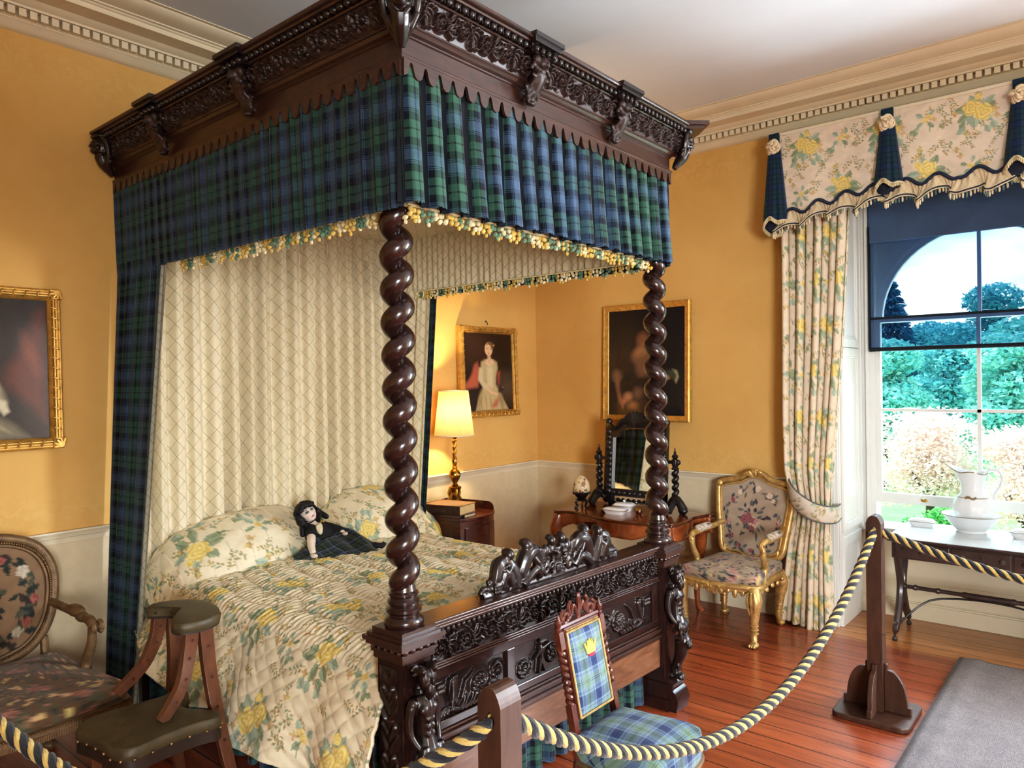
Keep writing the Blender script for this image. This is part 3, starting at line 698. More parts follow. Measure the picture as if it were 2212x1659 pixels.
# --- twisted corner posts
def corner_post(x, y, lean, ph, near):
    root = thing('corner_post', parent=bed, loc=(x - BX, y - BY, 0))
    mb = MB(); z0, z1 = .895, 2.30; N = 520; pts = []; sg = 1 if near else -1
    for i in range(N):
        z = z0 + (z1 - z0) * i / (N - 1); a = sg * 2 * PI * (z - z0) / .1085 + ph; e = .0215 * min(1, (z - z0) / .06)
        pts.append((e * cos(a) + lean * (z - .9), e * sin(a), z))
    mb.tube(pts, .0365, 18, up=(1, 0, 0)); mb.build('twisted_shaft', M_WOOD, root, ang=80)
    mb = MB(); mb.lathe([(.0, .79), (.062, .79), (.067, .80), (.066, .815), (.058, .824), (.052, .828), (.052, .834), (.060, .842), (.060, .852), (.050, .858), (.047, .862), (.054, .870), (.054, .878), (.046, .884), (.044, .888), (.050, .895), (.050, .902), (.042, .908), (.038, .93), (0, .93)], n=36)
    mb.build('turned_base', M_WOOD, root)
    mb = MB()
    for hw, a, b in ((.072, .690, .712), (.078, .712, .724), (.09, .738, .752), (.098, .752, .766), (.086, .766, .776), (.074, .776, .792)): mb.bx(-hw, hw, -hw, hw, a, b)
    mb.bx(-.07, .07, -.07, .07, .72, .74)
    for s in range(4):
        R = rot(0, 0, s * PI / 2)
        for i in range(5): mb.ell(R @ Vector((-.064 + i * .032, -.078, .731)), (.011, .008, .010), None, 8, 6)
    bevel(mb.build('capital', M_WOODR, root), .003)
    mb = MB(); mb.bx(-.062, .062, -.062, .062, .12, .70); mb.bx(-.048, .048, -.068, .068, .14, .69); mb.bx(-.068, .068, -.048, .048, .14, .69)
    mb.bx(-.075, .075, -.085, .085, 0, .055); mb.bx(-.068, .068, -.075, .075, .055, .13)
    mb.prism([(-.085, .0), (-.12, .0), (-.13, .05), (-.115, .09), (-.10, .10), (-.105, .13), (-.08, .15), (-.06, .15), (-.06, 0)], -.06, .06, YZ())
    bevel(mb.build('pedestal', M_WOOD, root), .004)
    # hanging leaf and fruit on the outer side
    sx = -1 if near else 1
    def hf(u, v):
        c = .048; x = (u - c) / .048; y = v / .5
        q = np.abs(np.sin(y * PI * 4.5)) ** .6; w = .55 + .4 * q
        lobes = np.clip(1 - (x / w) ** 2, 0, 1) ** .5 * (.7 + .3 * np.cos(9 * x * (1.2 - q) + 3)) * (.65 + .35 * np.cos(y * 70 - 9 * np.abs(x)))
        return lobes * np.clip(np.minimum(v, .5 - v) / .02, 0, 1)
    relief('leaf_carving', .096, .5, hf, lambda u, v, h: (sx * (.069 + h), (u - .048) * -sx, v + .17), M_CARVE, root, .003, .02)
    # bearded half-figure on the front, ending in a lion mask and a scroll
    mb = MB(); E = mb.ell
    E((0, -.100, .635), (.027, .030, .036)); E((0, -.122, .606), (.020, .018, .030)); E((0, -.132, .636), (.006, .010, .012))   # head, beard, nose
    mb.tube([(0, -.075, .60), (0, -.08, .57)], [.022, .024], 8)
    for s in (-1, 1):
        E((s * .026, -.10, .668), (.014, .03, .018)); E((s * .024, -.112, .64), (.010, .014, .026))               # hair and capital scrolls
        mb.tube([(s * (.040 + .014 * cos(t)), -.095, .672 + .014 * sin(t)) for t in np.linspace(0, 5.5, 12)], .007, 6)
        E((s * .045, -.088, .563), (.020, .020, .020))                                                             # shoulder
        mb.tube(spline([(s * .052, -.088, .555), (s * .060, -.084, .51), (s * .058, -.092, .465), (s * .044, -.112, .428)], 5), lerp_list([.018, .016, .0125, .010], 16), 8)
        E((s * .038, -.122, .420), (.013, .011, .011))
        for k in range(4): mb.tube([(s * (.034 + .004 * k), -.126 + .003 * k, .418), (s * (.030 + .005 * k), -.128 + .003 * k, .402)], .0035, 5)
        E((s * .019, -.114, .543), (.021, .014, .018))                                                             # chest
        for k in range(3): E((s * .010, -.121 + .004 * k * 0, .512 - .024 * k), (.0095, .009, .011))
    mb.tube(spline([(0, -.078, .580), (0, -.088, .545), (0, -.092, .50), (0, -.096, .455), (0, -.104, .415)], 5), lerp_list([.034, .042, .034, .032, .038], 21), 12)
    for k in range(-3, 4): mb.tube(spline([(k * .013, -.128, .428), (k * .016, -.136, .405), (k * .013, -.130, .385)], 3), .007, 6)
    E((0, -.125, .40), (.045, .028, .026))
    for s in (-1, 1): mb.tube([(s * .034, -.118 + .018 * cos(t), .376 + .022 * sin(t)) for t in np.linspace(0, 5.6, 14)], .010, 7); E((s * .016, -.160, .332), (.010, .010, .012)); E((s * .024, -.128, .352), (.013, .012, .014))
    E((0, -.132, .336), (.034, .036, .038)); E((0, -.160, .318), (.018, .020, .020))                                 # lion mask
    mb.tube(spline([(0, -.125, .33), (0, -.120, .28), (0, -.104, .235), (0, -.092, .20), (0, -.088, .165)], 5), lerp_list([.036, .032, .024, .022, .026], 21), 10)
    for k in range(5): E((.014 * (-1) ** k, -.126 + .006 * k, .285 - .024 * k), (.012, .012, .014))
    E((0, -.108, .160), (.026, .030, .018)); E((0, -.118, .152), (.022, .020, .012))
    o = mb.build('herm_figure', M_CARVE, root); o.modifiers.clear(); voxel(o, .0032, 1)
    return root
corner_post(-3.283, -1.99, -.008, 0.6, True)
corner_post(-1.688, -2.062, .0, 2.2, False)

# --- footboard between them
fb = thing('footboard', parent=bed, loc=(-2.485 - BX, -2.025 - BY, 0), rz=math.radians(-2.55))
HWF = .735
mb = MB()
for yh, a, b in ((.058, .776, .79), (.050, .764, .776), (.044, .752, .764), (.030, .742, .752), (.034, .734, .742)): mb.bx(-HWF, HWF, -yh, yh, a, b)
bevel(mb.build('top_rail', M_WOODR, fb, smooth=False), .004, 3)
mb = MB(); x = -HWF + .02
while x < HWF - .01: mb.ell((x, -.040, .744), (.0095, .010, .0125), None, 8, 6); mb.box((x + .0125, -.034, .744), (.003, .008, .022)); x += .025
mb.build('egg_and_dart', M_CARVE, fb)
relief('scroll_frieze', 2 * HWF, .092, lambda u, v: scroll_band(u, v, 2 * HWF, .092, 12), lambda u, v, h: (u - HWF, -.026 - h, .642 + v), M_CARVE, fb, .0018, .026)
mb = MB()
mb.bx(-HWF, HWF, -.022, .028, .215, .745)
XS = [-HWF, -.70, -.335, -.292, .205, .245, .69, HWF]
for a, b in ((.582, .624), (.402, .432)): mb.bx(-HWF, HWF, -.036, -.02, a, b)
for i in (0, 2, 4, 6): mb.bx(XS[i], XS[i + 1], -.036, -.02, .43, .584)
bevel(mb.build('panel_frame', M_WOOD, fb, smooth=False), .003)
mb = MB()
for yh, a, b in ((.046, .628, .634), (.052, .622, .628), (.042, .634, .642)): mb.bx(-HWF, HWF, -yh, 0, a, b)
for yh, a, b in ((.042, .392, .402), (.052, .378, .392), (.046, .366, .378), (.058, .350, .366), (.050, .340, .350)): mb.bx(-HWF, HWF, -yh, .02, a, b)
bevel(mb.build('moulding', M_WOODR, fb, smooth=False), .004, 3)
mb = MB(); mb.bx(-HWF, HWF, -.045, .02, .205, .345); bevel(mb.build('walnut_board', M_WALN, fb, smooth=False), .003)
def panel_h(W, H, flip):
    def f(u, v):
        if flip: u = W - u
        h = spiral_h(u, v, W * .63, H * .52, H * .36, 1, .5, 13)
        h = np.maximum(h, .9 * spiral_h(u, v, W * .87, H * .62, H * .27, -1, 1.2, 9)); h = np.maximum(h, .8 * spiral_h(u, v, W * .86, H * .22, H * .16, 1, .2, 7))
        for k in range(7): h = np.maximum(h, .8 * caps(u, v, W * .63 + H * .13 * cos(k * .9), H * .52 + H * .13 * sin(k * .9), W * .63 + H * .13 * cos(k * .9), H * .52 + H * .13 * sin(k * .9), H * .07))
        # crouching winged beast: haunch, foreleg with claws, wing
        h = np.maximum(h, leaf_h(u, v, W * .26, H * .80, -PI / 2 - .1, H * .66, -.12, H * .13)); h = np.maximum(h, caps(u, v, W * .24, H * .16, W * .31, H * .12, H * .09, H * .06))
        for k in range(3): h = np.maximum(h, .9 * caps(u, v, W * (.235 + .02 * k), H * .86, W * (.24 + .022 * k), H * .90, H * .05))
        for k in range(6): h = np.maximum(h, .8 * leaf_h(u, v, W * .36 + .004 * k, H * (.34 + .07 * k), 1.05 - .12 * k, H * .36, .18, H * .055))
        h = np.maximum(h, .9 * leaf_h(u, v, W * .20, H * .86, -1.75, H * .75, .35, H * .05)); 
        for k in range(6): h = np.maximum(h, .8 * caps(u, v, W * (.06 + .03 * (k % 3)), H * (.66 + .12 * (k // 3)), W * (.06 + .03 * (k % 3)), H * (.66 + .12 * (k // 3)), H * .085))
        for k in range(6): h = np.maximum(h, .75 * leaf_h(u, v, W * (.30 + .055 * k), H * .06, .5 + .12 * (k % 2), H * .42, .4, H * .06))
        for k in range(4): h = np.maximum(h, .7 * leaf_h(u, v, W * (.05 + .04 * k), H * .10, .9, H * .35, -.4, H * .05))
        return h * np.clip(np.minimum(np.minimum(u, W - u), np.minimum(v, H - v)) / .008, 0, 1)
    return f
for a, b, fl in ((-.70, -.335, False), (.245, .69, True)):
    relief('scroll_panel', b - a, .15, panel_h(b - a, .15, fl), lambda u, v, h, a=a: (u + a, -.0225 - h, .431 + v), M_CARVE, fb, .0022, .02)
def mid_h(u, v):
    W, H = .497, .15; h = np.zeros_like(u)
    for cx, s in ((W * .30, 1), (W * .62, -1)):       # two little standing figures
        h = np.maximum(h, caps(u, v, cx, H * .86, cx, H * .87, H * .09)); h = np.maximum(h, caps(u, v, cx, H * .72, cx + s * .004, H * .45, H * .11, H * .09))
        h = np.maximum(h, caps(u, v, cx, H * .42, cx - .012, H * .1, H * .07, H * .045)); h = np.maximum(h, caps(u, v, cx, H * .42, cx + .02, H * .1, H * .07, H * .045))
        h = np.maximum(h, caps(u, v, cx, H * .7, cx + s * .05, H * .78, H * .05, H * .04)); h = np.maximum(h, caps(u, v, cx, H * .7, cx - s * .04, H * .5, H * .05, H * .035))
    for cx, cy, R, s in ((W * .12, H * .38, H * .3, 1), (W * .46, H * .4, H * .3, -1), (W * .84, H * .5, H * .4, 1)): h = np.maximum(h, .8 * spiral_h(u, v, cx, cy, R, s, .7, 11))
    return h * np.clip(np.minimum(np.minimum(u, W - u), np.minimum(v, H - v)) / .008, 0, 1)
relief('figure_panel', .497, .15, mid_h, lambda u, v, h: (u - .292, -.0225 - h, .431 + v), M_CARVE, fb, .0022, .022)
# pierced cresting of reclining putti about a little shield
mb = MB(); E = mb.ell; T = mb.tube; CZ = .785
mb.box((0, 0, CZ + .065), (.058, .028, .10)); mb.box((0, -.018, CZ + .092), (.03, .012, .028)); mb.box((0, -.018, CZ + .042), (.03, .012, .028)); mb.box((0, 0, CZ + .12), (.078, .034, .014)); mb.box((0, 0, CZ + .016), (.08, .036, .02))
T([(-.43, 0, CZ + .012), (.43, 0, CZ + .012)], .017, 8)
for s in (-1, 1):
    # bust beside the shield
    E((s * .032, -.008, CZ + .158), (.019, .020, .022)); E((s * .034, .002, CZ + .170), (.021, .02, .014)); E((s * .035, 0, CZ + .122), (.026, .02, .022)); T([(s * .03, -.02, CZ + .12), (s * .012, -.03, CZ + .105)], .009, 6)
    # wings sweeping outward
    for k in range(5): T(spline([(s * .055, 0, CZ + .06 + .012 * k), (s * (.085 + .006 * k), -.008, CZ + .085 + .012 * k), (s * (.112 + .008 * k), -.004, CZ + .065 + .018 * k)], 4), lerp_list([.010, .012, .006], 9), 6)
    E((s * .072, -.006, CZ + .12), (.016, .018, .03)); T([(s * .075 + .020 * cos(t) * (1 - t / 9), -.01, CZ + .044 + .024 * sin(t) * (1 - t / 9)) for t in np.linspace(0, 6.6, 16)], .011, 7)
    # first putto, arched back
    b = s * .175
    T(spline([(b - s * .055, 0, CZ + .095), (b - s * .025, -.004, CZ + .135), (b + s * .012, -.006, CZ + .125), (b + s * .04, -.004, CZ + .07), (b + s * .03, 0, CZ + .02)], 5), lerp_list([.02, .034, .036, .030, .02], 21), 10)
    E((b + s * .012, -.010, CZ + .165), (.024, .024, .026)); E((b + s * .014, 0, CZ + .176), (.025, .024, .018)); T([(b, -.02, CZ + .13), (b - s * .035, -.03, CZ + .09), (b - s * .05, -.024, CZ + .06)], [.014, .012, .010], 7)
    T(spline([(b - s * .06, -.012, CZ + .03), (b - s * .03, -.022, CZ + .065), (b + s * .015, -.022, CZ + .045), (b + s * .045, -.018, CZ + .018)], 4), [.02] * 13, 8)
    # second putto leaning outward, raised knee
    b = s * .285
    T(spline([(b - s * .03, 0, CZ + .02), (b - s * .018, -.004, CZ + .07), (b, -.006, CZ + .105), (b + s * .02, -.004, CZ + .13)], 5), lerp_list([.034, .032, .028, .018], 16), 10)
    E((b + s * .004, -.010, CZ + .146), (.021, .022, .024)); E((b + s * .006, .002, CZ + .156), (.022, .022, .016))
    T(spline([(b, -.016, CZ + .035), (b + s * .035, -.022, CZ + .085), (b + s * .055, -.018, CZ + .03)], 5), lerp_list([.022, .019, .013], 11), 8); T([(b, -.02, CZ + .105), (b + s * .03, -.03, CZ + .085), (b + s * .05, -.026, CZ + .10)], [.013, .011, .010], 7)
    T(spline([(b + s * .01, .004, CZ + .125), (b + s * .055, 0, CZ + .115), (b + s * .075, -.004, CZ + .07), (b + s * .088, -.006, CZ + .03)], 5), lerp_list([.022, .030, .026, .016], 16), 8)
    # grapes and the end scroll
    for k in range(9): E((s * (.355 + .012 * (k % 3)), -.022, CZ + .022 + .012 * (k // 3)), .009, None, 8, 6)
    T([(s * (.415 + .022 * cos(t) * (1 - t / 9)), 0, CZ + .022 + .022 * sin(t) * (1 - t / 9)) for t in np.linspace(0, 7, 18)], .012, 7)
    T(spline([(s * .30, 0, CZ + .02), (s * .35, -.004, CZ + .05), (s * .40, 0, CZ + .03)], 4), lerp_list([.02, .024, .014], 9), 8)
R = random.Random(11); env = lambda x: np.interp(abs(x), [0, .06, .10, .16, .24, .30, .36, .43], [.12, .15, .12, .13, .09, .12, .08, .02])
for i in range(90):
    x = R.uniform(-.42, .42); z = R.uniform(0, 1) * float(env(x)) * .86
    E((x, R.uniform(.0, .012), CZ + .01 + z), (R.uniform(.010, .022), .012, R.uniform(.010, .020)), rot(0, R.uniform(-1, 1), 0), 8, 6)
for i in range(26):
    x = R.uniform(-.40, .40); z = float(env(x)) * R.uniform(.2, .8); a = R.uniform(0, 6); T([(x + .018 * cos(a + t) * (1 - t / 8), -.012, CZ + .012 + z + .018 * sin(a + t) * (1 - t / 8)) for t in np.linspace(0, 5.5, 10)], .0055, 5)
o = mb.build('pierced_crest', M_CARVE, fb); o.modifiers.clear(); voxel(o, .0036, 1)

# --- canopy: mitred mouldings round three sides
CXL, CXR, CYF = -3.38, -1.645, -2.13
def ring(o): return [(CXL - o, -.01), (CXL - o, CYF - o), (CXR + o, CYF - o), (CXR + o, -.01)]
def sweep3(name, prof, mat, ang=25, parent=None):
    V = []; n = len(prof)
    for i in range(4):
        for o, z in prof: x, y = ring(o)[i]; V.append((x, y, z))
    F = [(i * n + k, (i + 1) * n + k, (i + 1) * n + k + 1, i * n + k + 1) for i in range(3) for k in range(n - 1)]
    o = raw(name, V, F, mat, parent, uv=[(v[0] + v[1], v[2]) for v in V]); m = o.modifiers.new('es', 'EDGE_SPLIT'); m.split_angle = math.radians(ang); return o
can = thing('canopy_cornice', parent=bed)
ins = lambda o: inbed(o)
can.location = (-BX, -BY, 0)
sweep3('architrave', [(-.03, 2.60), (.004, 2.60), (.010, 2.606), (.010, 2.614), (.002, 2.618), (.0, 2.622), (.0, 2.674), (.006, 2.677), (.006, 2.682), (.018, 2.687), (.022, 2.692), (.026, 2.696), (.032, 2.698), (.032, 2.704), (.028, 2.706)], M_WOODR, parent=can)
sweep3('frieze_ground', [(.026, 2.704), (.030, 2.72), (.048, 2.775), (.056, 2.782), (.058, 2.788)], M_CARVER, parent=can)
sweep3('corona', [(.05, 2.782), (.066, 2.784), (.070, 2.788), (.072, 2.806), (.092, 2.810), (.096, 2.815), (.108, 2.817), (.112, 2.820), (.112, 2.829), (-.1, 2.829)], M_WOODR, parent=can)
Lf, Ll = CXR - CXL + .08, -CYF + .04
def fmap_front(u, v, h): o = .030 + v / .078 * .026 + h; return (CXL - .04 + u, CYF - o, 2.705 + v)
def fmap_left(u, v, h): o = .030 + v / .078 * .026 + h; return (CXL - o, -u, 2.705 + v)
relief('carved_frieze', Lf, .078, lambda u, v: scroll_band(u, v, Lf, .078, 17), fmap_front, M_CARVER, can, .0020, .026)
relief('carved_frieze', Ll, .078, lambda u, v: scroll_band(u, v, Ll, .078, 20, .8), fmap_left, M_CARVER, can, .0026, .018)
mb = MB()
x = CXL - .05
while x < CXR + .06: mb.ell((x, CYF - .082, 2.797), (.0145, .013, .0135), None, 8, 6); mb.box((x + .0175, CYF - .078, 2.798), (.004, .014, .024)); x += .035
y = CYF - .05
while y < -.02: mb.ell((CXL - .082, y, 2.797), (.013, .0145, .0135), None, 8, 6); mb.box((CXL - .078, y + .0175, 2.798), (.014, .004, .024)); y += .035
mb.build('egg_and_dart', M_CARVE, can)
# projecting blocks with carved brackets
def block(cx, cy, face):
    R = rot(0, 0, face); mb = MB()
    def B(x0, x1, y0, y1, z0, z1): mb.box(Vector((cx, cy, (z0 + z1) / 2)) + R @ Vector(((x0 + x1) / 2, (y0 + y1) / 2, 0)), (x1 - x0, y1 - y0, z1 - z0), R)
    B(-.085, .085, -.128, .0, 2.822, 2.838); B(-.078, .078, -.118, 0, 2.806, 2.822); B(-.07, .07, -.095, 0, 2.778, 2.806)
    for i in range(4): mb.ell(Vector((cx, cy, 2.791)) + R @ Vector((-.052 + .035 * i, -.098, 0)), (.0135, .0135, .0135), None, 8, 6)
    o = mb.build('cornice_block', M_CARVE, can); bevel(o, .003)
    mb = MB(); P = lambda x, y, z: Vector((cx, cy, z)) + R @ Vector((x, y, 0))
    mb.ell(P(0, -.088, 2.752), (.026, .026, .026)); mb.ell(P(0, -.108, 2.744), (.010, .012, .012))           # little mask
    for s in (-1, 1):
        mb.ell(P(s * .028, -.080, 2.764), (.018, .018, .020)); mb.tube([P(s * .034 + s * .018 * cos(t), -.075, 2.724 + .02 * sin(t)) for t in np.linspace(0, 5.5, 12)], .009, 6)
    mb.tube(spline([P(0, -.066, 2.735), P(0, -.060, 2.705), P(0, -.044, 2.675), P(0, -.028, 2.648), P(0, -.022, 2.628)], 5), lerp_list([.030, .030, .025, .020, .016], 21), 10)
    for s in (-1, 1): mb.tube([P(s * (.030 + .014 * cos(t) * (1 - t / 9)), -.040, 2.668 + .018 * sin(t) * (1 - t / 9)) for t in np.linspace(0, 6, 14)], .008, 6); mb.tube(spline([P(s * .012, -.05, 2.66), P(s * .026, -.036, 2.642), P(s * .012, -.026, 2.622)], 4), lerp_list([.010, .011, .006], 9), 6)
    for k in range(4):
        for s in (-1, 1): mb.tube(spline([P(s * .003, -.088 + .016 * k, 2.715 - .021 * k), P(s * .020, -.080 + .016 * k, 2.712 - .021 * k), P(s * .030, -.064 + .016 * k, 2.692 - .021 * k)], 4), lerp_list([.006, .011, .006], 9), 6)
    mb.ell(P(0, -.030, 2.622), (.022, .016, .009))
    b = mb.build('carved_bracket', M_CARVER, can); b.modifiers.clear(); voxel(b, .0034, 1)
for x in (-2.775, -2.19): block(x, CYF, 0)
for y in (-1.30, -.60): block(CXL, y, -PI / 2)
# corner masks set on the diagonal
for cx, cy, a in ((CXL, CYF, -PI / 4), (CXR, CYF, PI / 4), (CXL, -.05, -PI / 2)):
    R = rot(0, 0, a); mb = MB(); P = lambda x, y, z: Vector((cx, cy, z)) + R @ Vector((x, y, 0))
    mb.ell(P(0, -.070, 2.750), (.040, .044, .046), R, 16, 12); mb.ell(P(0, -.104, 2.735), (.022, .018, .020), R)          # face and jaw
    mb.tube([P(0, -.112, 2.768), P(0, -.124, 2.746)], [.006, .011], 8); mb.tube([P(-.030, -.102, 2.770), P(-.012, -.114, 2.774), P(0, -.112, 2.768), P(.012, -.114, 2.774), P(.030, -.102, 2.770)], .0065, 6)
    for s in (-1, 1):
        mb.ell(P(s * .016, -.111, 2.761), (.008, .006, .0055), R); mb.ell(P(s * .024, -.100, 2.742), (.013, .014, .012), R)
        mb.tube([P(s * .012, -.119, 2.729), P(0, -.122, 2.731)], .0042, 6)
        mb.tube(spline([P(s * .01, -.09, 2.795), P(s * .045, -.075, 2.785), P(s * .052, -.065, 2.745), P(s * .046, -.06, 2.71)], 5), lerp_list([.012, .016, .014, .010], 16), 7)
        mb.tube([P(s * (.034 + .020 * cos(t) * (1 - t / 10)), -.050, 2.690 + .024 * sin(t) * (1 - t / 10)) for t in np.linspace(.4, 6.4, 16)], .009, 7)
        mb.tube(spline([P(s * .03, -.085, 2.72), P(s * .014, -.090, 2.700), P(0, -.078, 2.680)], 4), lerp_list([.008, .010, .010], 9), 6)
        mb.tube(spline([P(s * .05, -.06, 2.715), P(s * .030, -.055, 2.675), P(s * .010, -.03, 2.64)], 4), lerp_list([.012, .013, .008], 9), 7)
    mb.tube(spline([P(0, -.075, 2.71), P(0, -.062, 2.68), P(0, -.036, 2.645), P(0, -.024, 2.625)], 5), lerp_list([.032, .030, .020, .012], 16), 10)
    mb.ell(P(0, -.085, 2.800), (.05, .035, .014), R)
    b = mb.build('corner_mask', M_CARVE, can); b.modifiers.clear(); voxel(b, .0030, 1)
    if cy < -1:
        mb = MB(); mb.box(P(0, -.075, 2.828), (.17, .20, .018), R); mb.box(P(0, -.07, 2.812), (.14, .17, .016), R); bevel(mb.build('cornice_block', M_WOODR, can), .003)
mb = MB(); mb.bx(CXL, CXR, CYF, -.01, 2.81, 2.826); mb.build('canopy_top', M_WOOD, can, smooth=False)
# scalloped wooden edge
def scallop(p0, p1, nrm, n):
    p0, p1 = np.array(p0), np.array(p1); m = n * 16 + 1; s = np.linspace(0, n, m); ph = s - np.floor(s)
    g = np.abs(ph - .5)
    zb = np.where(g < .22, 2.597 - .036 * (g / .22) ** 2.2, 2.561 - .011 * np.cos((g - .22) / .28 * PI / 2 + 0) ** 0 * np.sin((g - .22) / .28 * PI / 2))
    P = np.zeros((m, 2, 3)); 
    for k in range(2): P[:, k, :2] = p0[None] + (p1 - p0)[None] * (s / n)[:, None]
    P[:, 0, 2] = zb; P[:, 1, 2] = 2.612
    o = gridobj('scalloped_edge', P, M_WOODR, can, uv=np.stack([P[..., 0] + P[..., 1], P[..., 2]], -1), smooth=False); solid(o, .012, 0)
scallop((CXL - .003, -.01), (CXL - .003, CYF), None, 34); scallop((CXL, CYF - .003), (CXR, CYF - .003), None, 28); scallop((CXR + .003, CYF), (CXR + .003, -.01), None, 34)

# --- pleated hangings fixed to the canopy
def drape(name, p0, p1, z0, z1, pitch, amp, mat, parent, flat=.55, full=1.9, flare=.02, seed=0, rows=14, spp=14, topk=.35, sharp=8.0, gap=False, zoff=None, bulge=0.0):
    """pleated cloth hanging from the line p0-p1; outward normal lies to the right of p0->p1"""
    p0, p1 = Vector((*p0, 0)), Vector((*p1, 0)); d = p1 - p0; Ln = d.length; d.normalize(); nx = Vector((d.y, -d.x, 0))
    R = np.random.default_rng(seed); npl = max(2, int(round(Ln / pitch))); m = npl * spp + 1
    s = np.linspace(0, npl, m); i = np.minimum(np.floor(s).astype(int), npl - 1); ph = s - i
    jit = 1 + .25 * R.uniform(-1, 1, npl + 1); amps = amp * jit[i]
    tri = np.abs(ph - .5) * 2                       # 0 in the middle of a pleat face, 1 in the gap
    off = -amps / (1 + np.exp(-sharp * (tri - flat) * 2))
    sway = R.uniform(-.012, .012, npl + 2); sw = np.interp(s, np.arange(npl + 2), sway)
    t = np.linspace(0, 1, rows)[None, :]
    a = (topk + (1 - topk) * t); O = off[:, None] * a + flare * t ** 1.3 + bulge * np.sin(t * PI)
    S = (s / npl * Ln)[:, None] + sw[:, None] * t * min(1, pitch / .08)
    P = np.zeros((m, rows, 3)); P[..., 0] = p0.x + d.x * S + nx.x * O; P[..., 1] = p0.y + d.y * S + nx.y * O
    zz = z0 + (z1 - z0) * t + (0 if zoff is None else zoff(s / npl)[:, None] * t) + R.normal(0, .0018, m)[:, None] * t
    P[..., 2] = zz
    uu = np.concatenate([[0], np.cumsum(np.hypot(np.diff(s / npl * Ln), np.diff(off)))])
    o = gridobj(name, P, mat, parent, uv=np.stack([np.repeat(uu[:, None], rows, 1), zz + 0 * S], -1), flip=True)
    if gap:       # near-black colour on the recessed faces paints in the shade between pleats
        o.data.materials.append(M_BAR_FOLDSHADE); deep = (off[:-1] + off[1:]) / 2 < -.52 * np.abs(amps[:-1])
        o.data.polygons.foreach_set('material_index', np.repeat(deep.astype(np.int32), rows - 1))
    return o
VI = .006
inb = inbed
inb(drape('tartan_valance', (CXL - VI, CYF), (CXL - VI, -.01)[::1], 2.612, 2.150, .062, .010, M_TART, bed, .80, 1.5, .012, 1, 12, 12, .7, 10)) if False else None
a = inb(drape('tartan_valance', (CXL - .0, -.01), (CXL - .0, CYF), 2.612, 2.150, .066, -.010, M_TART_SHADE, bed, .78, 1.5, -.012, 1, 12, 12, .8, 12))
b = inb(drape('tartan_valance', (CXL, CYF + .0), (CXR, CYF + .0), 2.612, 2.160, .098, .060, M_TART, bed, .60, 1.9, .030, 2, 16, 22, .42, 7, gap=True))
c = inb(drape('tartan_valance', (CXR, CYF), (CXR, -.01), 2.612, 2.145, .098, .03, M_TART, bed, .55, 1.9, .012, 3, 8, 10, .4, 7))
IN = .075
for k, (p, q) in enumerate((((CXL + IN, -.09), (CXL + IN, CYF + IN)), ((CXL + IN, CYF + IN), (CXR - IN, CYF + IN)), ((CXR - IN * .6, CYF + IN), (CXR - IN * .6, -.09)))):
    inb(drape('trellis_valance', p, q, 2.52, 2.172, .048, .012, M_TREL, bed, .5, 1.6, .004, 10 + k, 8, 8, .9, 5))
M_FRG = [plain('fringe_yellow', L(206, 172, 92), .9, 0, .2, 60), plain('fringe_green', L(104, 130, 104), .9, 0, .2, 60), plain('fringe_cream', L(224, 206, 160), .9, 0, .2, 60)]
def fringe(p, q, z, parent, seed, sp=.019):
    R = random.Random(seed); mb = MB(); p, q = Vector((*p, z)), Vector((*q, z)); n = int((q - p).length / sp)
    mb.tube([p + Vector((0, 0, .006)), q + Vector((0, 0, .006))], .005, 6, mi=2)
    for i in range(n):
        c = p.lerp(q, (i + .5) / n); k = (i // 3) % 3 if R.random() > .25 else R.randrange(3); dz = .012 + .014 * abs(sin(i * 1.05)) + R.uniform(-.004, .004)
        mb.ell(c + Vector((R.uniform(-.004, .004), R.uniform(-.006, .006), -dz * .4)), (.0085, .0085, .010), None, 7, 5, k)
        mb.ell(c + Vector((R.uniform(-.005, .005), R.uniform(-.007, .007), -dz - .006)), (.0085, .0085, .011), rot(R.random(), R.random(), 0), 7, 5, k)
        if R.random() < .55: mb.ell(c + Vector((R.uniform(-.008, .008), R.uniform(-.01, .01), -dz - .02)), (.007, .007, .009), None, 6, 4, R.choice((0, 0, 2, k)))
    return inb(mb.build('tassel_fringe', M_FRG, parent))
fringe((CXL + IN + .006, -.52), (CXL + IN + .006, CYF + IN), 2.170, bed, 1); fringe((CXL + IN, CYF + IN - .008), (CXR - IN, CYF + IN - .008), 2.170, bed, 2); fringe((CXR - IN * .6 - .012, CYF + IN), (CXR - IN * .6 - .012, -.35), 2.170, bed, 3)
# trellis ceiling of the canopy, pleated to a centre
n, m = 150, 24; th = np.linspace(0, 2 * PI, n, endpoint=False); cxm, cym = (CXL + CXR) / 2, CYF / 2
k = np.minimum((CXR - CXL) / 2 / np.maximum(np.abs(np.cos(th)), 1e-6), -CYF / 2 / np.maximum(np.abs(np.sin(th)), 1e-6)) * .97
rr = np.linspace(.03, 1, m); P = np.zeros((n, m, 3)); P[..., 0] = cxm + (k * np.cos(th))[:, None] * rr; P[..., 1] = cym + (k * np.sin(th))[:, None] * rr
P[..., 2] = 2.545 - .03 * rr[None] ** 2 + .006 * (np.arange(n) % 2 * 2 - 1)[:, None] * (1 - .5 * rr[None])
inb(gridobj('canopy_lining', P, M_TREL, bed, uv=np.stack([P[..., 0], P[..., 1]], -1), wu=True))
mb = MB(); mb.bx(-3.24, -1.74, -1.95, -.12, .30, .60); bevel(inb(mb.build('mattress', M_TRIM, bed, smooth=False)), .04, 4)
for xr in (-3.245, -1.715): mb = MB(); mb.bx(xr - .025, xr + .025, -1.95, -.05, .20, .34); inb(mb.build('side_rail', M_WOOD, bed, smooth=False))
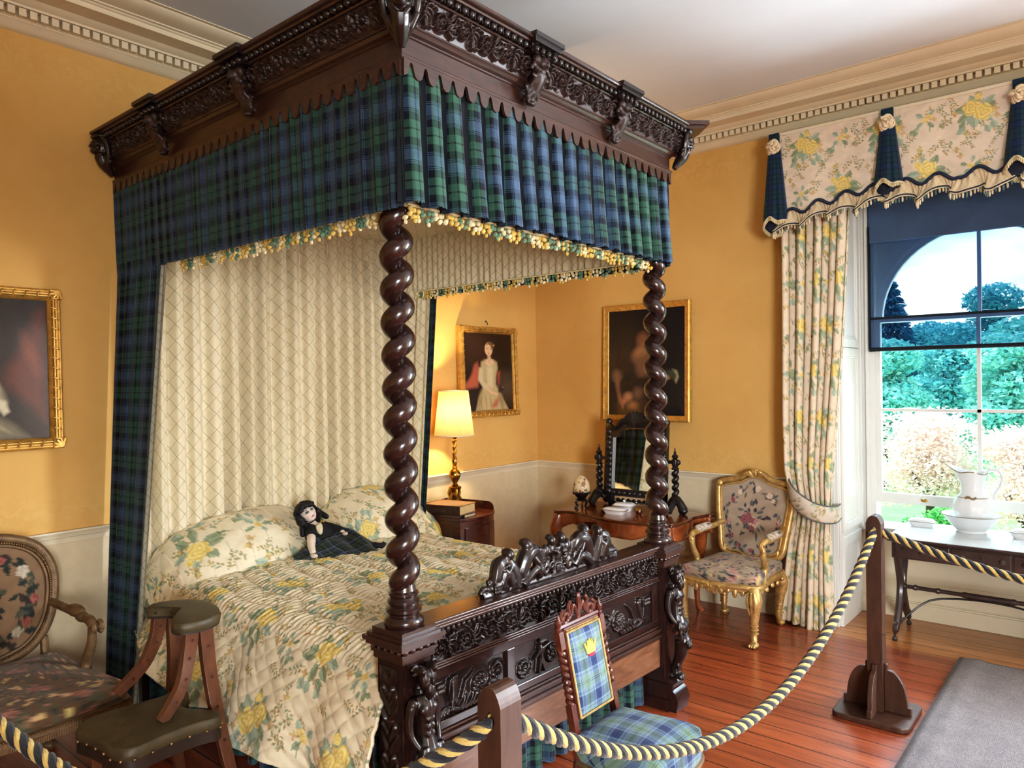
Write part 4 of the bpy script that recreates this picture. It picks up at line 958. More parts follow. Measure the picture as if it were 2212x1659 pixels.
mb = MB(); mb.bx(-3.30, -1.67, -.05, -.02, .1, 1.0)
for x in (-3.27, -1.70): mb.bx(x - .04, x + .04, -.06, -.015, 0, 2.66)
inb(mb.build('headboard', M_WOOD, bed, smooth=False))
inb(drape('tartan_skirt', (-3.22, -1.965), (-1.75, -2.02), .30, .012, .085, .03, M_TART, bed, .5, 1.8, .01, 21, 10, 12, .5, 7))
inb(drape('tartan_skirt', (-3.262, -.08), (-3.262, -1.93), .34, .012, .10, -.03, M_TART, bed, .5, 1.8, -.0, 22, 10, 12, .5, 7))
# ------------------------------------------------------------------ curtains drawn round the bed head
def pleats(name, pts_top, pts_bot, z0, z1, pitch, amp, mat, parent, seed=0, rows=24, spp=12, pinch=.0, sharp=None, u0=0.0):
    """cloth between a top polyline and a bottom polyline in plan; soft irregular folds"""
    R = np.random.default_rng(seed)
    def res(pts, m):
        p = np.array(pts, float); d = np.concatenate([[0], np.cumsum(np.hypot(*np.diff(p, axis=0).T))]); s = np.linspace(0, d[-1], m)
        return np.stack([np.interp(s, d, p[:, 0]), np.interp(s, d, p[:, 1])], 1), d[-1]
    L0 = res(pts_top, 4)[1]; n = max(3, int(L0 / pitch)); m = n * spp + 1
    A, _ = res(pts_top, m); B, _ = res(pts_bot, m)
    s = np.linspace(0, n, m); ph = np.cumsum(np.concatenate([[0], np.repeat(R.uniform(.75, 1.25, n), spp)])) / spp
    am = np.interp(s, np.arange(n + 1), R.uniform(.6, 1.3, n + 1))
    w = np.sin(2 * PI * ph) + .35 * np.sin(4 * PI * ph + 1); w = np.sign(w) * np.abs(w) ** .8; f2 = .6 * np.sin(2 * PI * ph * 2.6 + 1)
    t = np.linspace(0, 1, rows)
    P = np.zeros((m, rows, 3)); uu = None
    for j, tt in enumerate(t):
        C = A * (1 - tt) + B * tt; T = np.gradient(C, axis=0); T /= np.linalg.norm(T, axis=1)[:, None] + 1e-9; N = np.stack([T[:, 1], -T[:, 0]], 1)
        k = amp * (pinch + (1 - pinch) * min(1, tt * 5)); hi = max(0, 1 - tt * 5) * pinch * amp
        o = (w * am * k * (.85 + .3 * np.sin(tt * 3 + s)) + f2 * hi)
        P[:, j, :2] = C + N * o[:, None]; P[:, j, 2] = z0 + (z1 - z0) * tt
        if uu is None or j == rows // 2: uu = np.concatenate([[0], np.cumsum(np.hypot(*np.diff(P[:, j, :2], axis=0).T))]) + u0
    U = np.repeat(uu[:, None], rows, 1)
    return gridobj(name, P, mat, parent, uv=np.stack([U, P[..., 2]], -1)), P, U
def own(o, t): o.location = (-t.location.x, -t.location.y, -t.location.z); return o
t = thing('back_curtain', 'cream trellis-patterned pleated curtain hanging behind the pillows at the bed head', 'curtain', (-2.5, -.10, .55))
own(pleats('pleated_cloth', [(-3.32, -.105), (-1.70, -.105)], [(-3.32, -.105), (-1.70, -.105)], 2.53, .56, .098, .036, M_TREL, t, 4, 20, 14, .5)[0], t)
own(pleats('gathered_heading', [(-3.32, -.10), (-1.70, -.10)], [(-3.32, -.10), (-1.70, -.10)], 2.535, 2.38, .026, .008, M_TREL, t, 6, 4, 8, 1)[0], t)
t = thing('bed_curtain', 'dark tartan bed curtain with trellis lining, on the side of the bed by the stool', 'curtain', (-3.40, -.25, 0), group=None)
own(pleats('tartan_face', [(-3.375, -.03), (-3.37, -.49)], [(-3.47, -.03), (-3.46, -.30)], 2.20, .02, .10, .016, M_TART_SHADE, t, 5, 24, 14, .5)[0], t)
own(pleats('trellis_lining', [(-3.355, -.07), (-3.350, -.50)], [(-3.44, -.07), (-3.44, -.305)], 2.19, .03, .09, .010, M_TREL, t, 8, 20, 12, .5)[0], t)
t = thing('bed_curtain', 'trellis-lined tartan bed curtain on the side of the bed by the lit lamp', 'curtain', (-1.67, -.25, 0))
own(pleats('trellis_lining', [(-1.70, -.06), (-1.690, -.49)], [(-1.725, -.06), (-1.72, -.33)], 2.19, .05, .09, .014, M_TREL, t, 9, 20, 12, .5)[0], t)
own(pleats('tartan_face', [(-1.665, -.03), (-1.655, -.515)], [(-1.69, -.03), (-1.685, -.345)], 2.20, .02, .10, .014, M_TART_SHADE, t, 7, 24, 14, .5)[0], t)

# ------------------------------------------------------------------ quilt
def quilt():
    ny, ns = 470, 620
    ys = np.linspace(-.06, -1.965, ny)
    hx = np.interp(-ys, [.06, .35, .55, .75, 1.1, 1.55, 1.97], [-3.39, -3.455, -3.555, -3.52, -3.50, -3.475, -3.43])
    hz = np.interp(-ys, [.06, .35, .55, .75, 1.1, 1.55, 1.97], [.47, .445, .44, .36, .285, .225, .20])
    P = np.zeros((ny, ns, 3)); U = np.zeros((ny, ns))
    q = np.linspace(0, 1, ns) ** .92
    for i in range(ny):
        y = ys[i]; crown = .012 * sin(PI * min(1, i / ny))
        foot = max(0, (-y - 1.80) / .17); dz = -.05 * foot ** 2
        fold = .030 * min(1, max(0, (-y - .2) / .5)) * (sin(y * 11 + .6) + .5 * sin(y * 23 + 1)); 
        pr = [(hx[i] + fold * 1.0, hz[i] + .012 * sin(y * 16)), (hx[i] * .5 - 3.41 * .5 + fold * .6, .5 * hz[i] + .5 * .50), (-3.365 + fold * .25, .54), (-3.315, .615 + dz), (-3.24, .658 + dz), (-3.10, .672 + dz), (-2.5, .688 + crown + dz), (-1.90, .672 + dz), (-1.78, .655 + dz), (-1.70, .60 + dz), (-1.665, .48), (-1.65, .32)]
        c = np.array([[v.x, v.z] for v in spline([(a, 0, b) for a, b in pr], 8)])
        d = np.concatenate([[0], np.cumsum(np.hypot(*np.diff(c, axis=0).T))]); s = q * d[-1]
        P[i, :, 0] = np.interp(s, d, c[:, 0]); P[i, :, 1] = y; P[i, :, 2] = np.interp(s, d, c[:, 1]); U[i] = s
    Vv = np.repeat(ys[:, None], ns, 1)
    gu = np.gradient(P, axis=1); gv = np.gradient(P, axis=0); N = np.cross(gu, gv); N /= np.linalg.norm(N, axis=-1)[..., None] + 1e-9
    N *= np.sign(N[..., 2:3] * .7 - N[..., 0:1] * np.where(P[..., 0:1] < -2.5, 1, -1) + 1e-6)
    top = np.clip((P[..., 2] - .60) / .055, 0, 1)
    ln = np.abs(np.sin(PI * (U + .004 * np.sin(Vv * 30)) / .118)) ** .45                      # stitched lines down the bed
    wr = np.sin(Vv * 2 * PI / .030 + 1.5 * np.sin(U * 26) + .8 * np.sin(U * 57 + Vv * 9)) + .5 * np.sin(Vv * 2 * PI / .017 + 2 * np.sin(U * 34 + 1))
    h = top * (.0105 * (ln - 1) + .0034 * wr * (.4 + .6 * ln))
    dg = np.abs(np.sin(PI * (U * 1.0 + Vv * .8) / .075)) ** .5 * np.abs(np.sin(PI * (U * 1.0 - Vv * .8) / .075)) ** .5
    h += (1 - top) * (.006 * (dg - 1) + .0012 * np.sin(U * 140 + 3 * np.sin(Vv * 22)))
    P = P + N * h[..., None]
    C = floral(Vv * 1.0 + .1, U + .05)
    return P, C
P, C = quilt()
q = gridobj('bed_quilt', P, M_PRINT, None, col=C)
tag(q, 'cream quilted bedspread printed with yellow roses, spread over the four-poster bed', 'bedspread')
E_ = q.modifiers.new('solid', 'SOLIDIFY'); E_.thickness = .012; E_.offset = -1

def pillow(name, label, path, seed, group=None):
    n, m = 260, 150
    ctl = np.array(path); k = np.linspace(0, len(path) - 1, n); idx = np.arange(len(path))
    sm = np.array([list(v) for v in spline([(p[0], p[1], p[2]) for p in path], 40)]); sr = np.array([list(v) for v in spline([(p[3], p[4], 0) for p in path], 40)])
    kk = np.linspace(0, len(sm) - 1, n).astype(int); Cn, Rr = sm[kk], sr[kk]
    endr = np.clip(np.minimum(np.arange(n), n - 1 - np.arange(n)) / 14, 0, 1) ** .5
    a = np.linspace(0, 2 * PI, m, endpoint=False)
    ca, sa = np.cos(a), np.sin(a); ex = .8
    X = np.sign(ca) * np.abs(ca) ** ex; Z = np.sign(sa) * np.abs(sa) ** ex
    tilt = .35
    P = np.zeros((n, m, 3)); P[..., 0] = Cn[:, 0:1] + .0 * X
    yy = Rr[:, 0:1] * endr[:, None] * X[None]; zz = Rr[:, 1:2] * endr[:, None] * Z[None]
    P[..., 1] = Cn[:, 1:2] + yy * cos(tilt) - zz * sin(tilt) * -.6; P[..., 2] = Cn[:, 2:3] + yy * sin(tilt) + zz
    U = np.repeat(np.linspace(0, 1, n)[:, None] * (abs(path[-1][0] - path[0][0])), m, 1); V = np.repeat((a / (2 * PI) * .95)[None], n, 0)
    g = np.gradient(P, axis=0); g2 = np.roll(P, -1, 1) - np.roll(P, 1, 1); N = np.cross(g, g2); N /= np.linalg.norm(N, axis=-1)[..., None] + 1e-9
    out = P - np.repeat(Cn[:, None, :], m, 1); N *= np.sign((N * out).sum(-1))[..., None]
    dg = np.abs(np.sin(PI * (U + V * .9) / .11)) ** .4
    P = P + N * (.005 * (dg - 1) + .002 * np.sin(U * 46 + 3 * np.sin(V * 21)))[..., None]
    P[..., 2] = np.maximum(P[..., 2], .56)
    C = floral(U * 1.2 + seed * .37, V * 1.15 + .13 * seed)
    o = gridobj(name, P, M_PRINT, None, col=C, wv=True)
    return tag(o, label, 'pillow', group)
pillow('bed_pillow', 'plump rose-printed pillow on the tartan-curtain side of the bed, the doll leaning on its end', [(-3.40, -.30, .545, .10, .035), (-3.34, -.29, .60, .15, .075), (-3.18, -.28, .685, .20, .13), (-2.85, -.27, .735, .215, .155), (-2.55, -.27, .73, .21, .15), (-2.40, -.27, .70, .17, .09), (-2.36, -.27, .69, .1, .05)], 1)
pillow('bed_pillow', 'plump rose-printed pillow nearer the lit lamp, behind the twisted post', [(-2.34, -.27, .69, .1, .05), (-2.30, -.27, .71, .17, .09), (-2.17, -.27, .745, .21, .15), (-1.93, -.27, .755, .215, .165), (-1.68, -.28, .71, .20, .135), (-1.53, -.29, .64, .16, .08), (-1.47, -.29, .60, .1, .04)], 2)

# ------------------------------------------------------------------ rag doll on the bed
doll = thing('rag_doll', 'black-haired rag doll in a black bodice and dark tartan skirt lying against the pillows', 'doll', (-2.52, -.50, .70))
dl = Vector((-2.52, -.50, .70)); W_ = lambda x, y, z: Vector((x, y, z)) - dl
HC = Vector((-2.585, -.44, .895)); look = Vector((-.25, -.92, .30)).normalized(); upv = Vector((-.45, .20, .87)); upv = (upv - look * upv.dot(look)).normalized(); rt = upv.cross(look) * -1
def doll_body():
    V, F, Cc = [], [], []
    R = Matrix((rt, look, upv)).transposed(); n, m = 44, 34
    skin = np.array(L(238, 218, 206)); b = 0
    for j in range(m + 1):
        t = PI * j / m
        for k in range(n):
            a = 2 * PI * k / n; x, y, z = sin(t) * cos(a), sin(t) * sin(a), -cos(t)
            lx, ly, lz = .040 * x * (1 - .18 * max(0, -z)), .042 * y, .050 * z
            nose = math.exp(-((lx / .006) ** 2 + ((lz + .004) / .010) ** 2)) * (.007 if y > 0 else 0); ly += nose
            V.append(tuple(HC + R @ Vector((lx, ly, lz)) - dl)); c = skin.copy()
            if y > 0:
                for s in (-1, 1):
                    if ((lx - s * .016) / .0085) ** 2 + ((lz - .010) / .005) ** 2 < 1: c = np.array(L(60, 74, 70))
                    elif ((lx - s * .016) / .0125) ** 2 + ((lz - .011) / .0095) ** 2 < 1: c = np.array(L(150, 158, 150))
                    if ((lx - s * .016) / .014) ** 2 + ((lz - .026) / .0025) ** 2 < 1: c = np.array(L(90, 70, 62))
                    if ((lx - s * .024) / .010) ** 2 + ((lz + .012) / .008) ** 2 < 1: c = np.array(L(236, 200, 190))
                if (lx / .010) ** 2 + ((lz + .022) / .0045) ** 2 < 1: c = np.array(L(190, 40, 54))
            Cc.append(c)
    F += [(j * n + k, j * n + (k + 1) % n, (j + 1) * n + (k + 1) % n, (j + 1) * n + k) for j in range(m) for k in range(n)]
    mb = MB()
    mb.tube([W_(-2.572, -.445, .86), W_(-2.555, -.455, .83), W_(-2.535, -.47, .81), W_(-2.51, -.49, .775), W_(-2.49, -.52, .74)], [.017, .02, .04, .045, .042], 16)
    mb.ell(W_(-2.585, -.46, .815), (.022, .022, .022)); mb.ell(W_(-2.50, -.455, .815), (.022, .022, .022))
    # bare forearm with a mitten hand and thumb, the other tucked at the waist
    mb.tube(spline([W_(-2.60, -.485, .80), W_(-2.632, -.53, .775), W_(-2.655, -.565, .745), W_(-2.670, -.60, .718)], 4), lerp_list([.024, .024, .020, .015], 13), 10)
    mb.ell(W_(-2.676, -.615, .708), (.018, .024, .012)); mb.tube([W_(-2.664, -.608, .712), W_(-2.652, -.622, .708)], [.006, .005], 6)
    mb.tube(spline([W_(-2.49, -.47, .80), W_(-2.455, -.53, .79), W_(-2.462, -.575, .785)], 4), lerp_list([.022, .02, .015], 9), 10); mb.ell(W_(-2.462, -.595, .785), (.014, .018, .010))
    off = len(V); V += mb.V; F += [tuple(i + off for i in f) for f in mb.F]; Cc += [np.array(L(226, 208, 188))] * len(mb.V)
    o = raw('body', V, F, M_DOLL, doll, col=np.array(Cc)); return o
M_DOLL = painted('doll_cloth', .8, .1, .2, 300)
doll_body()
M_HAIR = plain('black_yarn_hair', L(16, 14, 18), .6, 0, .3, 60, .6, 200)
mb = MB(); R = random.Random(4)
for i in range(120):
    a = R.uniform(0, 2 * PI); e = R.uniform(-.9, 1.0)
    d = (rt * cos(a) * math.sqrt(1 - e * e) + look * sin(a) * math.sqrt(1 - e * e) + upv * e)
    if d.dot(look) > .36 and e < .55: continue
    p = HC + Vector((d.x * .056 - .010, d.y * .056, d.z * .060)) - upv * (.010 if e < 0 else 0)
    mb.ell(p - dl, (R.uniform(.012, .018), R.uniform(.012, .018), R.uniform(.014, .022)), rot(R.random() * 3, R.random() * 3, 0), 8, 6)
for s in (-1, 1):
    for k in range(6): mb.ell(HC + rt * s * (.046 + .007 * k % 3) - upv * (.008 + .013 * k) - look * .006 * k - dl, (.016, .018, .016), None, 8, 6)
o = mb.build('hair', M_HAIR, doll); o.modifiers.clear(); voxel(o, .0045, 1)
mb = MB()
mb.tube(spline([W_(-2.545, -.470, .800), W_(-2.525, -.492, .785), W_(-2.50, -.515, .755), W_(-2.48, -.54, .735)], 5), lerp_list([.050, .053, .050, .050], 16), 18, flat=.92)
mb.tube(spline([W_(-2.585, -.462, .815), W_(-2.607, -.495, .797), W_(-2.622, -.515, .782)], 4), lerp_list([.030, .031, .032], 9), 12)
mb.tube(spline([W_(-2.500, -.460, .815), W_(-2.465, -.52, .798), W_(-2.458, -.565, .788)], 4), lerp_list([.028, .028, .027], 9), 12)
M_BODICE = plain('black_bodice', L(26, 26, 30), .8, 0, .3, 40, .4, 200)
mb.build('bodice', M_BODICE, doll)
mb = MB(); mb.tube([HC - upv * .046 + rt * .022 * cos(t) + look * .022 * sin(t) - dl for t in np.linspace(0, 2 * PI, 17)[:-1]], .0035, 6, closed=True); mb.build('neck_ribbon', M_BODICE, doll)
# chest frill
mb = MB(); mb.ell(W_(-2.548, -.500, .812), (.036, .020, .036), rot(-.5, .3, .2), 14, 10); mb.build('cream_blouse', plain('cream_lace', L(228, 212, 180), .9, 0, .2, 80, .6, 200), doll)
M_SK = tartan('doll_tartan', [(10, L(44, 52, 46)), (3, L(20, 24, 26)), (8, L(64, 72, 58)), (3, L(20, 24, 26)), (8, L(52, 60, 84)), (2, L(120, 130, 120)), (6, L(30, 34, 40))], .10)
ol = np.array([[v.x, v.y] for v in spline([(-2.52, -.47, 0), (-2.40, -.445, 0), (-2.30, -.49, 0), (-2.27, -.60, 0), (-2.315, -.70, 0), (-2.41, -.745, 0), (-2.53, -.70, 0), (-2.65, -.645, 0), (-2.745, -.565, 0), (-2.72, -.515, 0), (-2.62, -.515, 0)], 10, True)])
ct_ = np.array([-2.44, -.535]); n, m = len(ol), 30; r = np.linspace(.02, 1, m); an = np.arange(n) / n * 2 * PI
A = ct_ + (ol[:, None] - ct_) * r[None, :, None]; hz = .100 * np.cos(r * PI / 2) ** 1.1
hz = .692 + hz[None] * (1 + .10 * np.sin(an * 5 + 1)[:, None]) + .012 * r[None] * np.sin(an * 9 + 3 * r[None].T.mean())[:, None] + .010 * np.sin(A[..., 0] * 40 + A[..., 1] * 25) * np.sin(r * PI)[None]
P = np.stack([A[..., 0], A[..., 1], np.maximum(hz, .690)], -1) - np.array(dl)
sk = gridobj('skirt', P, M_SK, doll, uv=np.stack([P[..., 0] * 1.3 + P[..., 1] * .5, P[..., 2] + P[..., 1] * 1.2], -1), wu=True); solid(sk, .004, 1)
mb = MB(); mb.tube(spline([W_(-2.34, -.68, .712), W_(-2.31, -.715, .708), W_(-2.295, -.725, .725)], 4), lerp_list([.018, .016, .010], 9), 10); mb.build('shoe', M_BODICE, doll)

# ------------------------------------------------------------------ bedside cabinet, lamp and books
cab = thing('bedside_cabinet', 'bow-fronted mahogany bedside cabinet with a galleried tray top, by the lamp', 'cabinet', (-1.40, -.385, 0), math.radians(9))
cw, cd, ct = .20, .20, .725
def bow(k=1.0, off=0.0): return [(-cw * k - off, cd), (-cw * k - off, -cd + .02)] + [(-cw * k - off + (2 * cw * k + 2 * off) * i / 14, -cd + .02 - (.055 + off) * sin(PI * i / 14) - off) for i in range(1, 14)] + [(cw * k + off, -cd + .02), (cw * k + off, cd)]
mb = MB(); mb.prism(bow(), .06, ct - .02); mb.prism(bow(1, .006), .03, .075); bevel(mb.build('carcass', M_MAHOG, cab, smooth=False), .003)
mb = MB(); mb.prism(bow(1, .008), ct - .02, ct); bevel(mb.build('top', M_MAHOG, cab, smooth=False), .004)
mb = MB(); pl = [(-cw + .03 + (2 * cw - .06) * i / 12, -cd + .02 - .057 * sin(PI * (i * .82 + .09 * 12) / 12) - .0) for i in range(13)]
mb.prism([(x, y - .006) for x, y in pl] + [(x, y + .012) for x, y in pl[::-1]], .16, .66)
dr = mb.build('tambour_door', M_MAHOG, cab, smooth=True)
mb = MB(); mb.ell((.10, -cd - .045, .42), (.010, .012, .010)); mb.build('knob', M_BRASS, dr)
def gallery(x0, y0, x1, y1, hole, nm):
    mb = MB(); d = Vector((x1 - x0, y1 - y0, 0)); Ln = d.length; d.normalize(); h = .055
    prof = [(0, 0), (Ln, 0), (Ln, .012)] + [(Ln - .05 + .05 * cos(a), .012 + (h - .012) * sin(a)) for a in np.linspace(0.1, PI / 2, 7)] + [(.0, h)]
    M = lambda a, b, z: (x0 + d.x * a - d.y * z, y0 + d.y * a + d.x * z, ct + b)
    if hole:
        hx = Ln * .52; hw = .028
        lo = [p for p in prof]
        mb.prism([(0, 0), (hx - hw, 0), (hx - hw, h), (0, h)], -.005, .005, M)
        mb.prism([(hx - hw, 0), (hx + hw, 0), (hx + hw, .018), (hx - hw, .018)], -.005, .005, M); mb.prism([(hx - hw, .038), (hx + hw, .038), (hx + hw, h), (hx - hw, h)], -.005, .005, M)
        mb.prism([(hx + hw, 0)] + [p for p in prof[1:-1] if p[0] > hx + hw] + [(hx + hw, h)], -.005, .005, M)
    else: mb.prism(prof, -.005, .005, M)
    mb.build(nm, M_MAHOG, cab, smooth=False)
gallery(cw - .005, cd - .005, cw - .005, -cd + .02, True, 'gallery'); gallery(-cw + .005, cd - .005, -cw + .005, -cd + .02, True, 'gallery'); gallery(cw, cd - .005, -cw, cd - .005, False, 'gallery')
# lamp
lamp = thing('table_lamp', 'lit brass table lamp with a pleated cream shade on the bedside cabinet', 'lamp', (-1.235, -.225, ct))
lz = -ct
mb = MB()
mb.lathe([(0, 0), (.050, 0), (.058, .012), (.060, .03), (.050, .055), (.034, .075), (.030, .09), (.036, .11), (.044, .128), (.046, .135), (.030, .142), (0, .142)], (0, 0, 0), 30, fn=lambda a, z: 1 + (.14 * max(0, 1 - z / .09)) * cos(3 * a))
for k in range(3):
    a = k * 2 * PI / 3; mb.ell((.052 * cos(a), .052 * sin(a), .022), (.022, .022, .022)); mb.tube([(.036 * cos(a), .036 * sin(a), .12), (.044 * cos(a), .044 * sin(a), .09), (.036 * cos(a), .036 * sin(a), .06)], [.012, .012, .009], 8)
mb.build('cast_base', M_BRASS, lamp)
mb = MB(); mb.lathe([(0, .14), (.018, .14), (.024, .15), (.014, .162), (.020, .172), (.032, .19), (.040, .212), (.041, .225), (.034, .245), (.020, .258), (.013, .264), (.020, .272), (.013, .28), (.016, .30), (.020, .315), (.016, .33), (.020, .336), (.012, .342), (0, .342)], n=26); 
rings = []
for i in range(60):
    z = .342 + .115 * i / 59; a = 2 * PI * i / 59 * 2.6; rings.append((.006 * cos(a), .006 * sin(a), z))
mb.tube(rings, .0105, 12); mb.lathe([(0, .455), (.014, .455), (.018, .462), (.012, .470), (.020, .482), (.022, .488), (.010, .492), (.008, .52), (0, .52)], n=20); mb.build('stem', M_BRASS, lamp)
sh = NT('lampshade_silk'); d = sh.n('BsdfDiffuse', ins={'Color': (*L(196, 172, 132), 1)}); e = sh.n('BsdfTranslucent', ins={'Color': (*L(126, 98, 60), 1)}); m_ = sh.n('MixShader', ins={0: .30}); sh.t.links.new(d.outputs[0], m_.inputs[1]); sh.t.links.new(e.outputs[0], m_.inputs[2]); sh.t.links.new(m_.outputs[0], sh.out.inputs[0])
n, m = 72 * 6, 10; a = np.linspace(0, 2 * PI, n, endpoint=False); P = np.zeros((n, m, 3)); f = np.linspace(0, 1, m)
rad = (.136 + (.100 - .136) * f)[None] + (.0040 * np.sin(a * 72))[:, None]
P[..., 0] = rad * np.cos(a)[:, None]; P[..., 1] = rad * np.sin(a)[:, None]; P[..., 2] = .495 + .315 * f[None]
s_ = gridobj('lamp_shade', P, sh.m, lamp, wu=True)
mb = MB(); 
for r, z in ((.137, .497), (.101, .808)): mb.tube([(r * cos(t), r * sin(t), z) for t in np.linspace(0, 2 * PI, 41)[:-1]], .004, 6, closed=True)
mb.build('shade_piping', M_TRIM, s_)
bm_ = NT('lamp_bulb'); em = bm_.n('Emission', ins={'Color': (1, .72, .38, 1), 'Strength': 8.0}); bm_.t.links.new(em.outputs[0], bm_.out.inputs[0])
mb = MB(); mb.ell((0, 0, .60), (.028, .028, .040), None, 16, 10); mb.build('bulb', bm_.m, lamp)
pl = bpy.data.lights.new('lamp_glow', 'POINT'); pl.energy = 64; pl.color = (1.0, .70, .36); pl.shadow_soft_size = .03
po = bpy.data.objects.new('lamp_glow', pl); po.location = (-1.235, -.225, ct + .665); COL.objects.link(po)
# books
M_BOOK = plain('old_brown_leather', L(120, 84, 54), .5, 0, .2, 20, .2, 120); M_BOOKD = plain('dark_book_spine', L(58, 34, 26), .45, 0, .2, 20, .2, 120); M_PAGE = plain('old_paper', L(206, 178, 128), .9, 0, .15, 90)
b1 = thing('book', 'thick old brown leather book on top of the tartan book, bedside cabinet', 'book', (-1.50, -.44, ct + .018), math.radians(12))
mb = MB(); mb.bx(-.10, .10, -.135, .135, 0, .004); mb.bx(-.10, .10, -.135, .135, .056, .061); bevel(mb.build('cover', M_BOOK, b1, smooth=False), .0015)
mb = MB(); mb.prism([(-.10, 0), (-.112, .01), (-.116, .03), (-.112, .05), (-.10, .061), (-.096, .058), (-.096, .003)], -.135, .135, XZ()); 
for y in (-.09, -.045, 0, .045, .09): mb.tube([(-.103, y, .006), (-.117, y, .03), (-.103, y, .055)], .004, 6)
mb.build('spine', M_BOOKD, b1)
mb = MB(); mb.bx(-.095, .093, -.13, .13, .004, .056); mb.build('pages', M_PAGE, b1, smooth=False)
b2 = thing('book', 'small dark green tartan-bound book lying under the big leather book', 'book', (-1.475, -.505, ct), math.radians(4))
mb = MB(); mb.bx(-.055, .055, -.085, .08, 0, .0025); mb.bx(-.055, .055, -.085, .08, .0155, .018); mb.bx(-.058, -.055, -.085, .08, 0, .018); bevel(mb.build('cover', M_TART, b2, smooth=False), .001)
mb = MB(); mb.bx(-.054, .052, -.082, .077, .0025, .0155); mb.build('pages', M_PAGE, b2, smooth=False)
# ------------------------------------------------------------------ upholstery helpers
def polar_pad(name, outline, bulge, mat, parent, place, paint=None, uvs=1.0, nr=46, side=None, power=2.0, nsub=10):
    """domed pad over a closed 2D outline. place(a, b, h) -> xyz. side: depth of a straight drop round the edge"""
    O = np.array([[v.x, v.y] for v in spline([(a, b, 0) for a, b in outline], nsub, True)]); n = len(O); c = O.mean(0)
    r = np.linspace(.004, 1, nr); A = c[None, None] + (O[:, None, :] - c) * r[None, :, None]
    h = np.repeat((bulge * (1 - r ** power))[None], n, 0)
    if side:
        k = 10; A2 = np.repeat(O[:, None, :], k, 1); t = np.linspace(0, 1, k + 1)[1:]
        A2 = c + (A2 - c) * (1 + .03 * np.sin(t * PI))[None, :, None]
        A = np.concatenate([A, A2], 1); h = np.concatenate([h, np.repeat((-side * t)[None], n, 0)], 1)
    X, Y, Z = place(A[..., 0], A[..., 1], h)
    col = None
    if paint is not None: col = paint(A[..., 0], A[..., 1] - np.minimum(h, 0))
    uv = np.stack([A[..., 0], A[..., 1] + np.minimum(h, 0)], -1)
    return gridobj(name, np.stack([X, Y, Z], -1), mat, parent, uv=uv, col=col, wu=True)
def outline_pts(o, n=10): return [(v.x, v.y) for v in spline([(a, b, 0) for a, b in o], n, True)]
def mirror(h): return h + [(-a, b) for a, b in h[::-1] if abs(a) > 1e-6]
def tag_centre(P, cx, cy, cols):  # wreath-like tapestry: a bunch in the middle and a ring of leaves
    return P

def wreath_paint(cx, cz, rx, rz, base, seed, flowers, leaf, k_=1.0):
    R = random.Random(seed); pr = []
    for i in range(70):
        a = R.uniform(0, 2 * PI); k = R.uniform(.78, .98); x, z = cx + rx * k * cos(a), cz + rz * k * sin(a)
        pr.append(('leaf', x, z, R.uniform(.025, .05) * k_, R.uniform(.006, .012) * k_, R.uniform(0, 2 * PI), R.choice(leaf)))
    for i in range(12):
        a = i * PI / 6 + R.uniform(-.2, .2); pr.append(('rose', cx + rx * .86 * cos(a), cz + rz * .86 * sin(a), R.uniform(.012, .02) * k_, *R.choice(flowers)))
    for i in range(34):
        a = R.uniform(0, 2 * PI); k = R.uniform(.1, .48); pr.append(('leaf', cx + rx * k * cos(a), cz + rz * .9 * k * sin(a), R.uniform(.03, .055), R.uniform(.007, .013), a + R.uniform(-.8, .8), R.choice(leaf)))
    for i in range(9):
        a = R.uniform(0, 2 * PI); k = R.uniform(0, .30); pr.append(('rose', cx + rx * k * cos(a), cz + rz * k * sin(a), R.uniform(.018, .032), *R.choice(flowers)))
    return lambda U, V: paint_print(U, V, base, pr, (50, 50))

